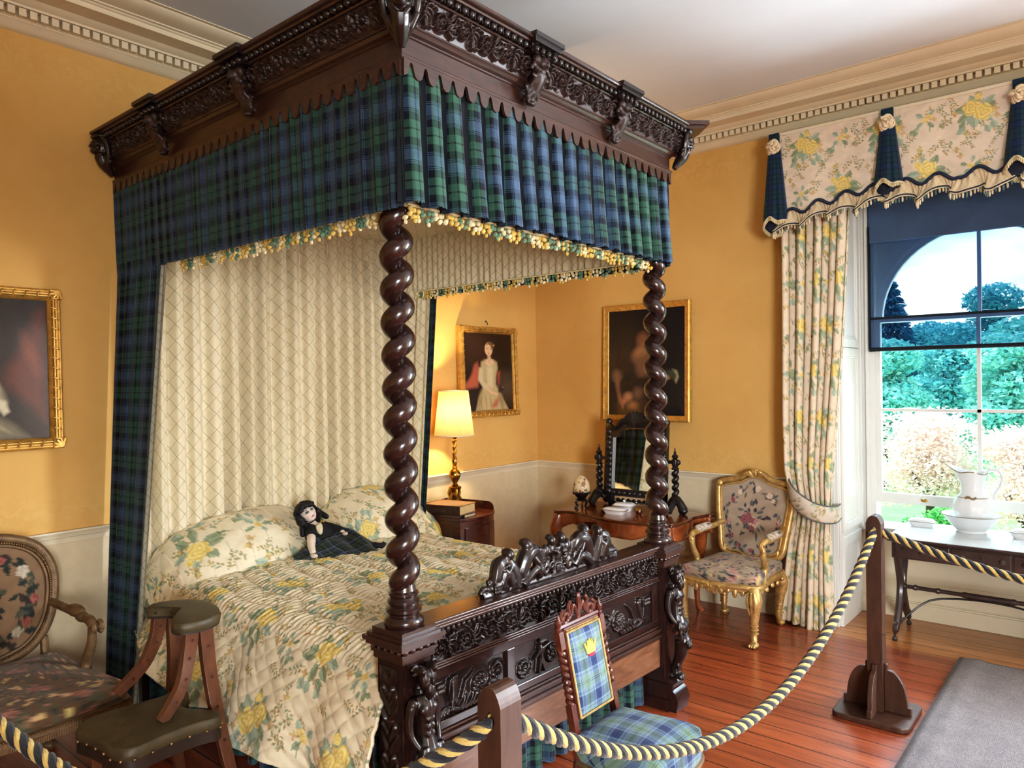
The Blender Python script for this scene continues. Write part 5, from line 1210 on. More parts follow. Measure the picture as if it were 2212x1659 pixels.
def armchair(root, back, hw_f, hw_b, dep, sh, gilt, padmat, paint_back, paint_seat, paint_arm, arm_z, back_lean=.10, bz0=.40, leg_r=1.0, ornate=True):
    """carved open armchair, front towards -y"""
    yb, yf = dep / 2, -dep / 2
    # back frame and its pad
    z_mid = np.mean([b for a, b in back])
    yb_at = lambda z: yb - .02 + (np.asarray(z) - bz0) * back_lean / .55
    ol = outline_pts(back, 8)
    mb = MB(); mb.tube([(a, yb_at(b), b) for a, b in ol], .021, 10, closed=True); 
    ins = [((a) * .90, z_mid + (b - z_mid) * .90) for a, b in ol]
    mb.tube([(a, yb_at(b) - .012, b) for a, b in ins], .008, 6, closed=True)
    for i in range(0, len(ol), 2): a, b = ol[i]; mb.ell((a, yb_at(b) - .014, b), (.009, .008, .009), None, 6, 5)
    if ornate:
        top = max(ol, key=lambda p: p[1])
        for s in (-1, 1):
            for k in range(4): mb.tube(spline([(s * .008, yb_at(top[1]) - .016, top[1] - .028), (s * (.02 + .018 * k), yb_at(top[1]) - .026, top[1] + .016 - .009 * k), (s * (.03 + .02 * k), yb_at(top[1]) - .018, top[1] - .01 - .010 * k)], 4), lerp_list([.005, .009, .005], 9), 6)
            sx, sz = max(ol, key=lambda p: p[0] * 1.0 + p[1] * .9); mb.ell((s * sx, yb_at(sz) - .014, sz), (.024, .016, .024))
        mb.ell((0, yb_at(top[1]) - .016, top[1] + .002), (.022, .018, .026)); lo = min(ol, key=lambda p: p[1])
        for k in range(5): mb.ell(((k - 2) * .022, yb_at(lo[1]) - .014, lo[1] + .004 + .005 * abs(k - 2)), (.014, .012, .016))
    for s in (-1, 1): mb.tube([(s * hw_b * .86, yb - .03, sh - .12), (s * hw_b * .84, yb - .01, bz0 + .07)], [.02, .017], 8)
    mb.build('back_frame', gilt, root)
    polar_pad('back_pad', [(a, z_mid + (b - z_mid)) for a, b in [(x * .93, z_mid + (z - z_mid) * .93) for x, z in back]], .022, padmat, root, lambda a, b, h: (a, yb_at(b) - .006 - h, b), paint_back, nsub=8)
    ba = polar_pad('back_cover', [(a, b) for a, b in [(x * .95, z_mid + (z - z_mid) * .95) for x, z in back]], .004, M_TRIM, root, lambda a, b, h: (a, yb_at(b) + .008 + h, b), None, nsub=8)
    # seat
    so = [(-hw_f * .9, yf + .01), (-hw_f * .4, yf - .025), (0, yf - .035), (hw_f * .4, yf - .025), (hw_f * .9, yf + .01), (hw_f * 1.0, yf + .06), (hw_b * 1.02, 0), (hw_b * .98, yb - .05), (hw_b * .8, yb - .02), (0, yb - .01), (-hw_b * .8, yb - .02), (-hw_b * .98, yb - .05), (-hw_b * 1.02, 0), (-hw_f * 1.0, yf + .06)]
    polar_pad('seat_cushion', so, .035, padmat, root, lambda a, b, h: (a, b, sh + h), paint_seat, side=.055, power=2.6, nsub=6)
    # apron with a dropped shell and scrolls
    mb = MB(); rail = outline_pts(so, 6)
    mb.tube([(a * 1.01, b * 1.01, sh - .068) for a, b in rail], .019, 8, closed=True)
    mb.tube([(a * 1.0, b * 1.0, sh - .088) for a, b in rail], .013, 8, closed=True)
    if ornate:
        for k in range(-5, 6):
            x = k * hw_f * .17; y = yf - .036 + .05 * abs(k / 5.) ** 3; d = .016 * (1.3 - abs(k) % 3 * .45)
            mb.ell((x, y, sh - .088 - d * .6), (.017, .012, .012 + d))
        for k in range(-2, 3): mb.tube([(0, yf - .045, sh - .12), (k * .02, yf - .052, sh - .078 + .004 * abs(k))], [.006, .009], 6)
        for s in (-1, 1):
            for k in range(5): mb.ell((s * (hw_f * 1.0 - .01 * k / 4), yf + .08 + .09 * k, sh - .098 - .008 * (k % 2)), (.011, .02, .016))
    mb.build('seat_rail', gilt, root)
    # cabriole legs, each a piece of its own
    for (sx, fx, fy, front) in ((-1, hw_f * .93, yf + .015, True), (1, hw_f * .93, yf + .015, True), (-1, hw_b * .88, yb - .03, False), (1, hw_b * .88, yb - .03, False)):
        mb = MB(); x = sx * fx; oy = -1 if front else 1; H = sh - .07
        pts = [(x, fy, H), (x + sx * .012, fy + oy * .020, H * .80), (x + sx * .004, fy + oy * .012, H * .50), (x - sx * .004, fy + oy * -.002, H * .22), (x, fy + oy * .008, .035), (x + sx * .006, fy + oy * .022, .014)]
        mb.tube(spline(pts, 6), [r * leg_r for r in lerp_list([.036, .043, .028, .019, .018, .026], 31)], 12)
        mb.ell((x + sx * .004, fy + oy * .018, .018), (.027, .032, .018))
        if ornate:
            for k in range(3):
                mb.tube(spline([(x + (k - 1) * .018, fy + oy * .048, H * .96), (x + (k - 1) * .024 + sx * .006, fy + oy * .062, H * .78), (x + (k - 1) * .010, fy + oy * .040, H * .56)], 4), lerp_list([.006, .010, .004], 9), 6)
            mb.tube([(x + .026 * cos(t), fy + oy * .052, H * .84 + .02 * sin(t)) for t in np.linspace(0, 5.5, 12)], .006, 6)
            for k in range(4): mb.tube([(x + .024 * cos(t), fy + oy * .006 + .024 * sin(t), .085 + .022 * k) for t in np.linspace(0, 2 * PI, 11)[:-1]], .004, 5, closed=True)
            for k in (-1, 0, 1): mb.ell((x + k * .014, fy + oy * .040, .014), (.009, .014, .012))
        mb.build('leg', gilt, root)
    # arms
    for s in (-1, 1):
        xa = hw_b * .95; zt = arm_z
        mb = MB()
        ap = [(s * xa, yb_at(zt + .04) - .01, zt + .045), (s * (xa + .030), yb - .12, zt + .025), (s * (xa + .035), yb - .26, zt + .02), (s * (xa + .030), yb - .36, zt + .022), (s * (xa + .028), yb - .40, zt + .004)]
        mb.tube(spline(ap, 6), lerp_list([.017, .018, .017, .021, .019], 25), 10)
        mb.tube([(s * (xa + .028) , yb - .392 - .016 * cos(t), zt - .004 + .018 * sin(t)) for t in np.linspace(-.5, 5.0, 14)], .012, 7)
        sp = [(s * (xa + .028), yb - .385, zt + .005), (s * (xa + .028), yb - .375, zt - .07), (s * (xa + .022), yb - .335, sh + .02), (s * (xa + .016), yb - .355, sh - .03), (s * (hw_f * .99), yb - .40, sh - .07)]
        mb.tube(spline(sp, 6), lerp_list([.016, .019, .022, .024, .020], 25), 10)
        if ornate:
            for k in range(4): mb.ell((s * (xa + .034), yb - .388 + .014 * k, zt - .03 - .03 * k), (.012, .014, .018))
        if not ornate:
            mb.ell((s * (xa + .032), yb - .20, zt + .034), (.030, .075, .026)); mb.ell((s * (xa + .032), yb - .27, zt + .020), (.024, .05, .022)); mb.tube([(s * (xa + .052), yb - .405 - .020 * cos(t), zt + .004 + .020 * sin(t)) for t in np.linspace(-.5, 5.6, 14)], .010, 7)
        a_ = mb.build('arm', gilt, root)
        if paint_arm is not None:
            P = np.zeros((30, 20, 3)); th = np.linspace(0, 2 * PI, 20, endpoint=False); u = np.linspace(0, 1, 30)
            e = np.clip(np.minimum(u, 1 - u) / .12, 0, 1) ** .5
            P[..., 0] = s * (xa + .033) + .026 * np.cos(th)[None] * e[:, None]; P[..., 1] = (yb - .12 - .20 * u)[:, None]; P[..., 2] = (zt + .036 + .002 * np.sin(u * 3))[:, None] + .024 * np.sin(th)[None] * e[:, None]
            gridobj('arm_pad', P, padmat, a_, col=paint_arm(P[..., 1] + .0 * P[..., 0], th[None] * .03 + 0 * P[..., 0]), wv=True)
    return root

FLW = [(L(150, 70, 78), L(214, 182, 170)), (L(206, 180, 160), L(228, 210, 190)), (L(112, 52, 66), L(176, 120, 120))]
LEF = [L(74, 78, 88), L(100, 106, 108), L(72, 68, 78), L(122, 116, 106)]
gb = mirror([(0, .955), (.05, .945), (.11, .912), (.19, .895), (.245, .875), (.258, .83), (.245, .70), (.222, .55), (.205, .455), (.16, .415), (.09, .41), (.04, .392), (0, .385)])
t = thing('gilt_armchair', 'gilded rococo armchair covered in floral tapestry, standing between the dressing table and the window curtain', 'armchair', (-.43, -1.918, 0), -PI / 2 - .02)
armchair(t, gb, .245, .215, .52, .415, M_GILT, M_TAPES, wreath_paint(0, .655, .20, .235, L(176, 158, 138), 3, FLW, LEF), lambda U, V: paint_print(U, V, L(170, 150, 126), TAPES[0], TAPES[1]), lambda U, V: paint_print(U, V, L(206, 192, 172), TAPES[0], TAPES[1]), .575, .11, .40)
lb = mirror([(0, .955), (.13, .945), (.235, .895), (.29, .80), (.295, .68), (.265, .56), (.20, .475), (.10, .435), (0, .43)])
t = thing('tapestry_armchair', 'oval-backed dull gilt armchair in faded flower tapestry, below the portrait with a red drape', 'armchair', (-4.02, -.485, 0), .0)
armchair(t, lb, .335, .295, .66, .425, M_GILTD, M_TAPES, wreath_paint(0, .69, .25, .22, L(134, 108, 82), 8, [(L(128, 62, 60), L(166, 104, 92)), (L(170, 160, 140), L(200, 190, 168))], [L(48, 54, 50), L(82, 84, 68), L(60, 50, 44)], 1.5), lambda U, V: paint_print(U, V, L(106, 80, 56), TAPES_L[0], TAPES_L[1]), None, .60, .06, .43, .9, False)
mb = MB(); ol = outline_pts(lb, 12); zm = np.mean([b for a, b in lb])
for i in range(0, len(ol)): a, b = ol[i][0] * .935, zm + (ol[i][1] - zm) * .935; mb.ell((a, .31 + (b - .43) * .06 / .55 - .018, b), (.0042, .004, .0042), None, 6, 4)
o = mb.build('edging_nail', M_NAIL, t)
mb = MB()
for i in range(72): x = -.335 + .67 * i / 71; mb.ell((x, -.345 - .037 * (1 - (x / .335) ** 2), .372), (.0042, .004, .0042), None, 6, 4)
mb.build('edging_nail', M_NAIL, t)
mb = MB()
for i in range(120):
    x = -.335 + .67 * i / 119; y = -.346 - .037 * (1 - (x / .335) ** 2); mb.box((x, y, .350), (.0042, .006, .034))
mb.build('seat_fringe', plain('chair_fringe', L(128, 98, 68), .9, 0, .2, 60), t)

# ------------------------------------------------------------------ low tartan chair in front of the footboard
ch = thing('nursing_chair', 'low tartan-covered chair with barley-twist uprights and a crown on its back', 'chair', (-2.735, -2.55, 0))
sh = .385
so = [(-.165, -.155), (-.10, -.178), (0, -.184), (.10, -.178), (.165, -.155), (.178, -.11), (.158, .0), (.142, .13), (.12, .155), (0, .16), (-.12, .155), (-.142, .13), (-.158, 0), (-.178, -.11)]
polar_pad('seat_cushion', so, .045, M_TART_CH, ch, lambda a, b, h: (a, b, sh + h), None, side=.085, power=3, nsub=6)
mb = MB(); rl = outline_pts(so, 6); mb.tube([(a, b, sh - .09) for a, b in rl], .011, 8, closed=True); mb.build('seat_braid', M_GILTD, ch)
mb = MB(); mb.prism([(a * .97, b * .97) for a, b in rl], sh - .125, sh - .09); mb.build('seat_frame', M_ROSEW, ch)
bk = lambda z: .165 + (z - .38) * .20
Rb = math.atan(.20)
for s in (-1, 1):
    mb = MB(); x = s * .128
    mb.box((x, bk(.43), .43), (.026, .026, .10), rot(-Rb)); pts = []
    for i in range(90):
        z = .475 + .19 * i / 89; a = s * 2 * PI * 8 * i / 89; pts.append((x + .0065 * cos(a), bk(z) + .0065 * sin(a), z))
    mb.tube(pts, .0095, 8); mb.box((x, bk(.69), .69), (.026, .026, .06), rot(-Rb))
    mb.lathe([(0, 0), (.012, 0), (.014, .008), (.008, .014), (.013, .024), (.014, .032), (.006, .042), (.005, .05), (0, .062)], (x, bk(.72), .72), 14)
    mb.box((x, bk(.34), .34), (.028, .028, .12), rot(-Rb)); mb.build('upright', M_ROSEW, ch)
    mb = MB(); mb.tube([(x, .155, .30), (x, .175, .15), (x * 1.05, .20, .0)], [.016, .013, .011], 8); mb.build('leg', M_ROSEW, ch)
    mb = MB(); mb.lathe([(0, 0), (.010, 0), (.016, .01), (.014, .03), (.010, .05), (.014, .12), (.020, .18), (.022, .2), (.016, .21), (.024, .222), (.024, .27), (0, .27)], (s * .135, -.14, 0), 16); mb.build('leg', M_ROSEW, ch)
mb = MB(); W2, z0, z1 = .108, .425, .728
mb.prism([(-W2, z0), (W2, z0), (W2, z1), (-W2, z1)], -.012, .010, lambda a, b, h: (a, bk(b) + h, b)); bevel(mb.build('back_board', M_ROSEW, ch, smooth=False), .004)
n, m = 24, 50; P = np.zeros((n, m, 3)); a = np.linspace(-1, 1, n)[:, None]; b = np.linspace(0, 1, m)[None]
P[..., 0] = a * .098; zz = z0 + .008 + (z1 - z0 - .03) * b; P[..., 2] = zz + 0 * a; P[..., 1] = bk(zz) - .013 - .012 * (1 - a ** 4) * (1 - (2 * b - 1) ** 4)
gridobj('back_pad', P, M_TART_CH, ch, uv=np.stack([P[..., 0], P[..., 2]], -1))
mb = MB()
for (x0, za, x1, zb) in ((-.101, z0 + .004, -.101, z1 - .014), (.101, z0 + .004, .101, z1 - .014), (-.101, z1 - .016, .101, z1 - .016), (-.101, z0 + .004, .101, z0 + .004)): mb.tube([(x0, bk(za) - .016, za), (x1, bk(zb) - .016, zb)], .0042, 6)
for i in range(24): mb.ell((-.098 + .196 * i / 23, bk(z1) - .016, z1 - .009), (.003, .003, .003), None, 6, 4)
mb.build('gilt_border', M_GILT, ch)
mb = MB()       # pierced scroll crest
zc = .735; Y = bk(.75)
for s in (-1, 1):
    mb.tube([(s * (.072 + .020 * cos(t) * (1 - t / 9)), Y, zc + .018 + .020 * sin(t) * (1 - t / 9)) for t in np.linspace(-1.2, 5.5, 16)], .007, 7)
    mb.tube(spline([(s * .12, Y, zc - .004), (s * .09, Y, zc + .0), (s * .045, Y, zc + .022), (s * .03, Y, zc + .055), (s * .012, Y, zc + .03), (0, Y, zc + .008)], 5), .007, 7)
    mb.tube(spline([(s * .10, Y, zc + .01), (s * .105, Y, zc + .036), (s * .085, Y, zc + .050)], 4), [.007] * 8 + [.004], 6); mb.tube(spline([(s * .05, Y, zc + .02), (s * .058, Y, zc + .055), (s * .045, Y, zc + .074)], 4), [.007] * 8 + [.004], 6)
mb.tube(spline([(0, Y, zc), (0.006, Y, zc + .05), (0, Y, zc + .092)], 4), [.009] * 8 + [.003], 7); mb.tube([(-.125, Y - .0, zc - .006), (.125, Y, zc - .006)], .011, 8)
mb.build('pierced_crest', M_ROSEW, ch)
mb = MB(); cz = .622; ks = .66; My = lambda a, b, h: (a * ks + .004, bk(cz + b * ks) - .0275 - h, cz + b * ks)
mb.prism([(-.036, 0), (.036, 0), (.052, .05), (.045, .055), (.030, .026), (.026, .056), (.016, .056), (.012, .022), (.009, .064), (-.009, .064), (-.012, .022), (-.016, .056), (-.026, .056), (-.030, .026), (-.045, .055), (-.052, .05)], 0, .004, My, 0)
for x, z in ((-.048, .056), (-.021, .062), (0, .070), (.021, .062), (.048, .056)): mb.ell(My(x, z, .002), (.0038, .003, .0038), None, 8, 6, 0)
mb.prism([(-.030, .0), (.030, .0), (.022, -.014), (0, -.019), (-.022, -.014)], 0, .004, My, 1)
mb.build('embroidered_crown', [plain('crown_thread', L(224, 196, 92), .8, 0, .2, 90, .5, 300), plain('crown_red', L(196, 44, 66), .8, 0, .15, 90, .5, 300)], ch, smooth=False)

# ------------------------------------------------------------------ horned reading stool by the bed
st = thing('reading_stool', 'leather-topped reading stool with curved inlaid struts rising to a small padded rest, beside the bed', 'stool', (-3.77, -1.22, 0))
sx0, sy0 = -3.77, -1.22; loc = lambda x, y, z: (x - sx0, y - sy0, z)
so = [(-3.955, -1.16), (-3.965, -1.09), (-3.90, -1.04), (-3.78, -1.045), (-3.72, -1.055), (-3.66, -1.06), (-3.60, -1.04), (-3.585, -1.10), (-3.64, -1.16), (-3.66, -1.215), (-3.64, -1.27), (-3.60, -1.34), (-3.62, -1.39), (-3.70, -1.375), (-3.80, -1.375), (-3.90, -1.385), (-3.945, -1.34), (-3.945, -1.25)]
so = [(a - sx0, b - sy0) for a, b in so]
polar_pad('seat_pad', so, .012, M_LEATH, st, lambda a, b, h: (a, b, .435 + h), None, side=.045, power=4, nsub=5)
mb = MB(); rl = outline_pts(so, 5)
mb.prism([(a * 1.015, b * 1.015) for a, b in rl], .355, .415)
for i in range(0, len(rl), 3): mb.ell((rl[i][0] * 1.03, rl[i][1] * 1.03, .398), (.006, .006, .006), None, 8, 5, 1)
mb.build('seat_frame', [M_LEATHD, M_NAIL], st)
po = [(-3.60, -.935), (-3.655, -.945), (-3.675, -.985), (-3.625, -1.04), (-3.61, -1.09), (-3.63, -1.15), (-3.69, -1.20), (-3.69, -1.26), (-3.62, -1.285), (-3.54, -1.255), (-3.50, -1.17), (-3.495, -1.08), (-3.52, -.99)]
po = [(a - sx0, b - sy0) for a, b in po]
pr_ = polar_pad('rest_pad', po, .010, M_LEATH, st, lambda a, b, h: (a, b, .752 + h), None, side=.034, power=4, nsub=5)
mb = MB(); r2 = outline_pts(po, 5); mb.prism([(a * 1.0, b * 1.0) for a, b in r2], .712, .722)
for i in range(0, len(r2), 4): mb.ell((r2[i][0] * 1.01, r2[i][1] * 1.01 , .735), (.0055, .0055, .0055), None, 8, 5)
mb.build('rest_board', M_LEATHD, pr_)
def strut(pts, w0, w1, tk, name):
    P3 = [Vector(loc(*p)) for p in pts]; S = spline(P3, 8); n = len(S); V = []; F = []
    for i, p in enumerate(S):
        t = (S[min(n - 1, i + 1)] - S[max(0, i - 1)]).normalized(); side = Vector((t.z, 0, -t.x)).normalized(); w = w0 + (w1 - w0) * i / (n - 1)
        for a, b in ((-1, -1), (1, -1), (1, 1), (-1, 1)): V.append(p + side * a * w / 2 + Vector((0, 1, 0)) * b * tk / 2)
    for i in range(n - 1):
        for k in range(4): F.append((i * 4 + k, i * 4 + (k + 1) % 4, i * 4 + 4 + (k + 1) % 4, i * 4 + 4 + k))
    F += [(3, 2, 1, 0), (n * 4 - 4, n * 4 - 3, n * 4 - 2, n * 4 - 1)]
    mb = MB(); mb.add(V, F)
    for i in range(4, n - 4, 5):     # little inlaid crosses on the near face
        p = S[i] - Vector((0, tk / 2 + .001, 0)); mb.box(p, (.016, .002, .004), None, 1); mb.box(p, (.004, .002, .016), None, 1)
    return bevel(mb.build(name, [M_STOOLW, M_BURRD], st, smooth=False), .003)
for yy, dy in ((-1.235, -1), (-.985, 1)):
    strut([(-3.635, yy, .715), (-3.650, yy + dy * .005, .63), (-3.69, yy + dy * .03, .53), (-3.775, yy + dy * .06, .445)], .050, .034, .030, 'strut')
    strut([(-3.585, yy, .715), (-3.575, yy + dy * .01, .55), (-3.565, yy + dy * .05, .38), (-3.54, yy + dy * .09, .18), (-3.505, yy + dy * .12, .0)], .050, .036, .030, 'rear_leg')
for yy in (-1.115, -1.31):
    mb = MB(); mb.tube([loc(-3.905, yy, .37), loc(-3.91, yy, .18), loc(-3.915, yy, 0)], [.026, .021, .018], 4); mb.build('front_leg', M_STOOLW, st, smooth=False)
for (p, q) in (((-3.91, -1.31, .16), (-3.55, -1.32, .20)), ((-3.91, -1.115, .16), (-3.55, -.90, .20)), ((-3.73, -1.315, .18), (-3.73, -1.01, .18))):
    mb = MB(); mb.tube([loc(*p), loc(*q)], .011, 6); mb.build('stretcher', M_STOOLW, st)
# ------------------------------------------------------------------ dressing table with mirror
dt = thing('dressing_table', 'serpentine walnut dressing table inlaid with dark foliage, below the dark portrait', 'table', (-.46, -1.15, 0))
tx, ty, tz = -.46, -1.15, .668
def top_out(o=0.0):
    xf, xb = -.655, -.20; ya, yb = -.665, -1.635
    f = [(xf - .05, -.70), (xf - .005, -.82), (xf - .045, -.98), (xf - .10, -1.15), (xf - .115, -1.30), (xf - .075, -1.45), (xf - .01, -1.53), (xf - .03, -1.62)]
    side = [(-.50, -1.625), (-.36, -1.605), (-.22, -1.635)]; bk = [(xb, -1.60), (xb, -.70)]; s2 = [(-.22, -.665), (-.40, -.695), (-.56, -.675)]
    P = f + side + bk + s2; c = (-.45, -1.15)
    return [((x - tx) * (1 + o), (y - ty) * (1 + o * .5)) for x, y in P]
mb = MB(); mb.prism(outline_pts(top_out(), 6), tz - .018, tz); bevel(mb.build('table_top', M_BURR, dt, smooth=False), .006, 3)
mb = MB(); ou = outline_pts(top_out(), 6); mb.tube([(a * 1.004, b * 1.003, tz - .012) for a, b in ou], .009, 6, closed=True); mb.build('top_edge', M_BURRD, dt)
# apron: shaped lower edge following the plan
oi = outline_pts(top_out(-.09), 6); n = len(oi)
def aprz(a, b): t = min(1, abs(b) / .40); return tz - .075 - .055 * (1 - t) ** 1.5 - .03 * max(0, 1 - abs(abs(b) - .20) / .16) - .05 * max(0, (t - .8) / .2)
P = np.zeros((n, 8, 3))
for i, (a, b) in enumerate(oi):
    zb = aprz(a, b)
    for k in range(8): f = k / 7; P[i, k] = (a * (1 + .03 * f * f), b * (1 + .02 * f * f), tz - .018 + (zb - tz + .018) * f)
o = gridobj('apron', P, M_BURR, dt, wu=True); solid(o, .014, -1)
mb = MB()
for k in range(-3, 4): mb.tube([(-.258, .14 + k * .006, tz - .095), (-.268, .14 + k * .022, tz - .045 - .004 * abs(k))], [.003, .007], 6)
R = random.Random(2)
for i in range(26):
    j = R.randrange(n); a, b = oi[j]
    if a < -.12 and abs(b - .14) > .09: zb = aprz(a, b); mb.tube([(a * 1.045, b, zb + .006), (a * 1.05, b + R.uniform(-.03, .03), zb + .03)], [.006, .002], 5)
mb.tube([(x * 1.032, y * 1.02, aprz(x, y) + .003) for x, y in oi], .0045, 5, closed=True)
mb.build('dark_inlay', M_BURRD, dt)
for (a, b) in ((-.225, .43), (-.225, -.42), (.22, .43), (.22, -.42)):
    mb = MB(); s = 1 if a > 0 else -1; q = 1 if b > 0 else -1
    mb.tube(spline([(a, b, tz - .03), (a + s * .020, b + q * .016, tz - .13), (a + s * .012, b + q * .012, tz - .26), (a - s * .008, b - q * .004, .22), (a - s * .004, b - q * .002, .05), (a + s * .018, b + q * .012, .0)], 6), lerp_list([.040, .046, .034, .022, .017, .022], 31), 12); mb.build('leg', M_BURR, dt)
# toilet mirror
mr = thing('toilet_mirror', 'ebonised swing mirror with twisted posts and shell cresting on the dressing table', 'mirror', (-.33, -1.145, tz), math.radians(-90))
# local: mirror faces -y (world -x); local x runs towards world +y ... kept as x = (world -y offset)
RM = rot(math.radians(-5), 0, 0); PZ = .085
def mp(a, b, h): v = RM @ Vector((0, h, b - .25)); return (a, v.y, v.z + .25 + PZ)
fwid, fh = .235, .44
mb = MB()
arch_in = [(-.185, .045), (.185, .045), (.185, .42), (.15, .42), (.125, .45), (.10, .475), (.06, .485), (-.06, .485), (-.10, .475), (-.125, .45), (-.15, .42), (-.185, .42)]
arch_in = [(a, b) for a, b in arch_in]
mb.prism(arch_in, .004, .008, mp); g_ = NT('mirror_glass'); g_.bsdf((.80, .82, .80), .03, 1.0); mb.build('mirror_glass', g_.m, mr, smooth=False)
mb = MB(); B = lambda x0, x1, z0, z1: mb.prism([(x0, z0), (x1, z0), (x1, z1), (x0, z1)], -.018, .02, mp)
B(-.25, .25, .0, .05); B(-.25, -.185, 0, .50); B(.185, .25, 0, .50)
for s in (-1, 1):
    mb.prism([(s * .25, .50), (s * .185, .42), (s * .15, .425), (s * .125, .455), (s * .10, .48), (s * .06, .49), (0, .49), (0, .535), (s * .08, .535), (s * .13, .52), (s * .17, .475), (s * .20, .475), (s * .205, .51), (s * .235, .525), (s * .25, .515)][::s], -.018, .02, mp)
mb.build('mirror_frame', M_BLACKW, mr, smooth=False)
mb = MB()
for k in range(-4, 5): a = k * .30; mb.tube([mp(0, .505, -.022), mp(.10 * sin(a), .515 + .095 * cos(a), -.026)], [.010, .016], 8)
for s in (-1, 1):
    mb.tube([mp(s * (.055 + .028 * cos(t) * (1 - t / 9)), .525 + .026 * sin(t) * (1 - t / 9), -.024) for t in np.linspace(0, 6, 16)], .010, 7); mb.tube(spline([mp(s * .03, .535, -.022), mp(s * .11, .54, -.022), mp(s * .15, .50, -.022), mp(s * .20, .485, -.022)], 5), lerp_list([.016, .022, .018, .012], 16), 8)
    mb.ell(mp(s * .235, .535, 0), (.026, .022, .026)); 
    for z in np.linspace(.03, .46, 12): mb.ell(mp(s * .218 + .006 * (-1) ** int(z * 99), z, -.018), (.022, .012, .022), None, 8, 6)
for x in np.linspace(-.17, .17, 9): mb.ell(mp(x, .025, -.018), (.022, .012, .014), None, 8, 6)
mb.ell(mp(0, .54, -.01), (.07, .012, .05)); mb.build('carved_cresting', M_BLACKW, mr)
for s in (-1, 1):
    mb = MB(); x = s * .31
    pts = [(x + .010 * cos(2 * PI * 4.2 * i / 70 * s), .010 * sin(2 * PI * 4.2 * i / 70 * s), .10 + .20 * i / 70) for i in range(71)]
    mb.tube(pts, .017, 9); mb.lathe([(0, .30), (.022, .30), (.026, .31), (.018, .32), (.024, .335), (.024, .37), (.014, .378), (.024, .39), (.018, .402), (.007, .41), (.010, .42), (.004, .43), (.004, .445), (0, .455)], (x, 0, 0), 14)
    mb.ell((x + s * .022, 0, .352), (.018, .02, .020)); mb.tube([(x, 0, .352), (s * .25, 0, .352)], .012, 8)
    mb.build('twisted_post', M_BLACKW, mr)
    mb = MB()
    mb.tube(spline([(x + s * .065, -.015, .03), (x + s * .03, -.01, .085), (x - s * .005, 0, .10), (x - s * .05, .0, .06)], 5), lerp_list([.032, .026, .028, .018], 16), 10)
    mb.tube([(x + s * (.062 + .022 * cos(t)), -.014, .030 + .020 * sin(t)) for t in np.linspace(0, 5.6, 14)], .012, 7); mb.ell((x + s * .06, -.01, .026), (.034, .03, .026))
    mb.tube(spline([(x, -.01, .085), (x, -.06, .06), (x, -.095, .018)], 5), lerp_list([.026, .022, .018], 11), 8); mb.tube(spline([(x, .01, .085), (x, .06, .06), (x, .095, .018)], 5), lerp_list([.026, .022, .018], 11), 8)
    mb.build('scroll_foot', M_BLACKW, mr)
mb = MB(); pts = [(-.25 + .5 * i / 80, .006 * cos(i * .9), .052 + .006 * sin(i * .9) + .0 * i) for i in range(81)]; mb.tube(pts, .011, 8); mb.tube([(-.215, .02, .0), (-.215, .0, .10)], .03, 6); mb.tube([(.215, .02, 0), (.215, 0, .10)], .03, 6); mb.build('twisted_stretcher', M_BLACKW, mr)
# decorated egg on its stand
eg = thing('decorated_egg', 'large cream egg painted with brown flowers, resting in the ebonised cup stand', 'egg', (-.515, -.80, tz))
n, m = 60, 40; t_ = np.linspace(0, PI, m)[None]; a = np.linspace(0, 2 * PI, n, endpoint=False)[:, None]; r = .062 * np.sin(t_) * (1 - .10 * np.cos(PI - t_))
P = np.stack([r * np.cos(a), r * np.sin(a), .155 - .080 * np.cos(PI - t_) * -1 + 0 * a], -1)
rg = np.random.default_rng(3); C = np.ones((n, m, 3)) * L(226, 206, 166)
for k in range(46):
    aa, tt = rg.uniform(0, 2 * PI), rg.uniform(.5, 2.7); s_ = rg.uniform(.08, .26) * (1.4 if abs(aa - 3.6) < 1.2 else .6)
    d = ((np.angle(np.exp(1j * (a - aa)))) * np.sin(t_)) ** 2 + (t_ - tt) ** 2; lob = .6 + .4 * np.cos(7 * np.arctan2(t_ - tt, np.angle(np.exp(1j * (a - aa))) + 1e-6)); C[d < (s_ * lob) ** 2] = [L(110, 80, 58), L(150, 112, 84), L(84, 66, 60), L(140, 84, 66)][k % 4]
gridobj('shell', P, M_OIL, eg, col=C, wu=True)
es = thing('egg_stand', 'small black three-legged cup stand holding the painted egg on the dressing table', 'stand', (-.515, -.80, tz))
mb = MB(); mb.lathe([(0, .070), (.022, .070), (.034, .076), (.052, .098), (.058, .118), (.054, .118), (.045, .10), (.025, .082), (0, .079)], n=24)
for k in range(8): a = k * PI / 4; mb.ell((.055 * cos(a), .055 * sin(a), .112), (.012, .012, .014), None, 8, 6)
mb.lathe([(0, .055), (.034, .055), (.040, .062), (.030, .070), (0, .070)], n=20); mb.build('cup', M_BLACKW, es)
for k in range(3):
    a = k * 2 * PI / 3 + .5; mb = MB(); q = lambda r, z: (r * cos(a), r * sin(a), z)
    mb.tube(spline([q(.02, .06), q(.045, .055), q(.040, .03), q(.032, .015), q(.045, .004), q(.054, .012)], 5), lerp_list([.009, .010, .008, .007, .008, .007], 26), 8); mb.build('leg', M_BLACKW, es)
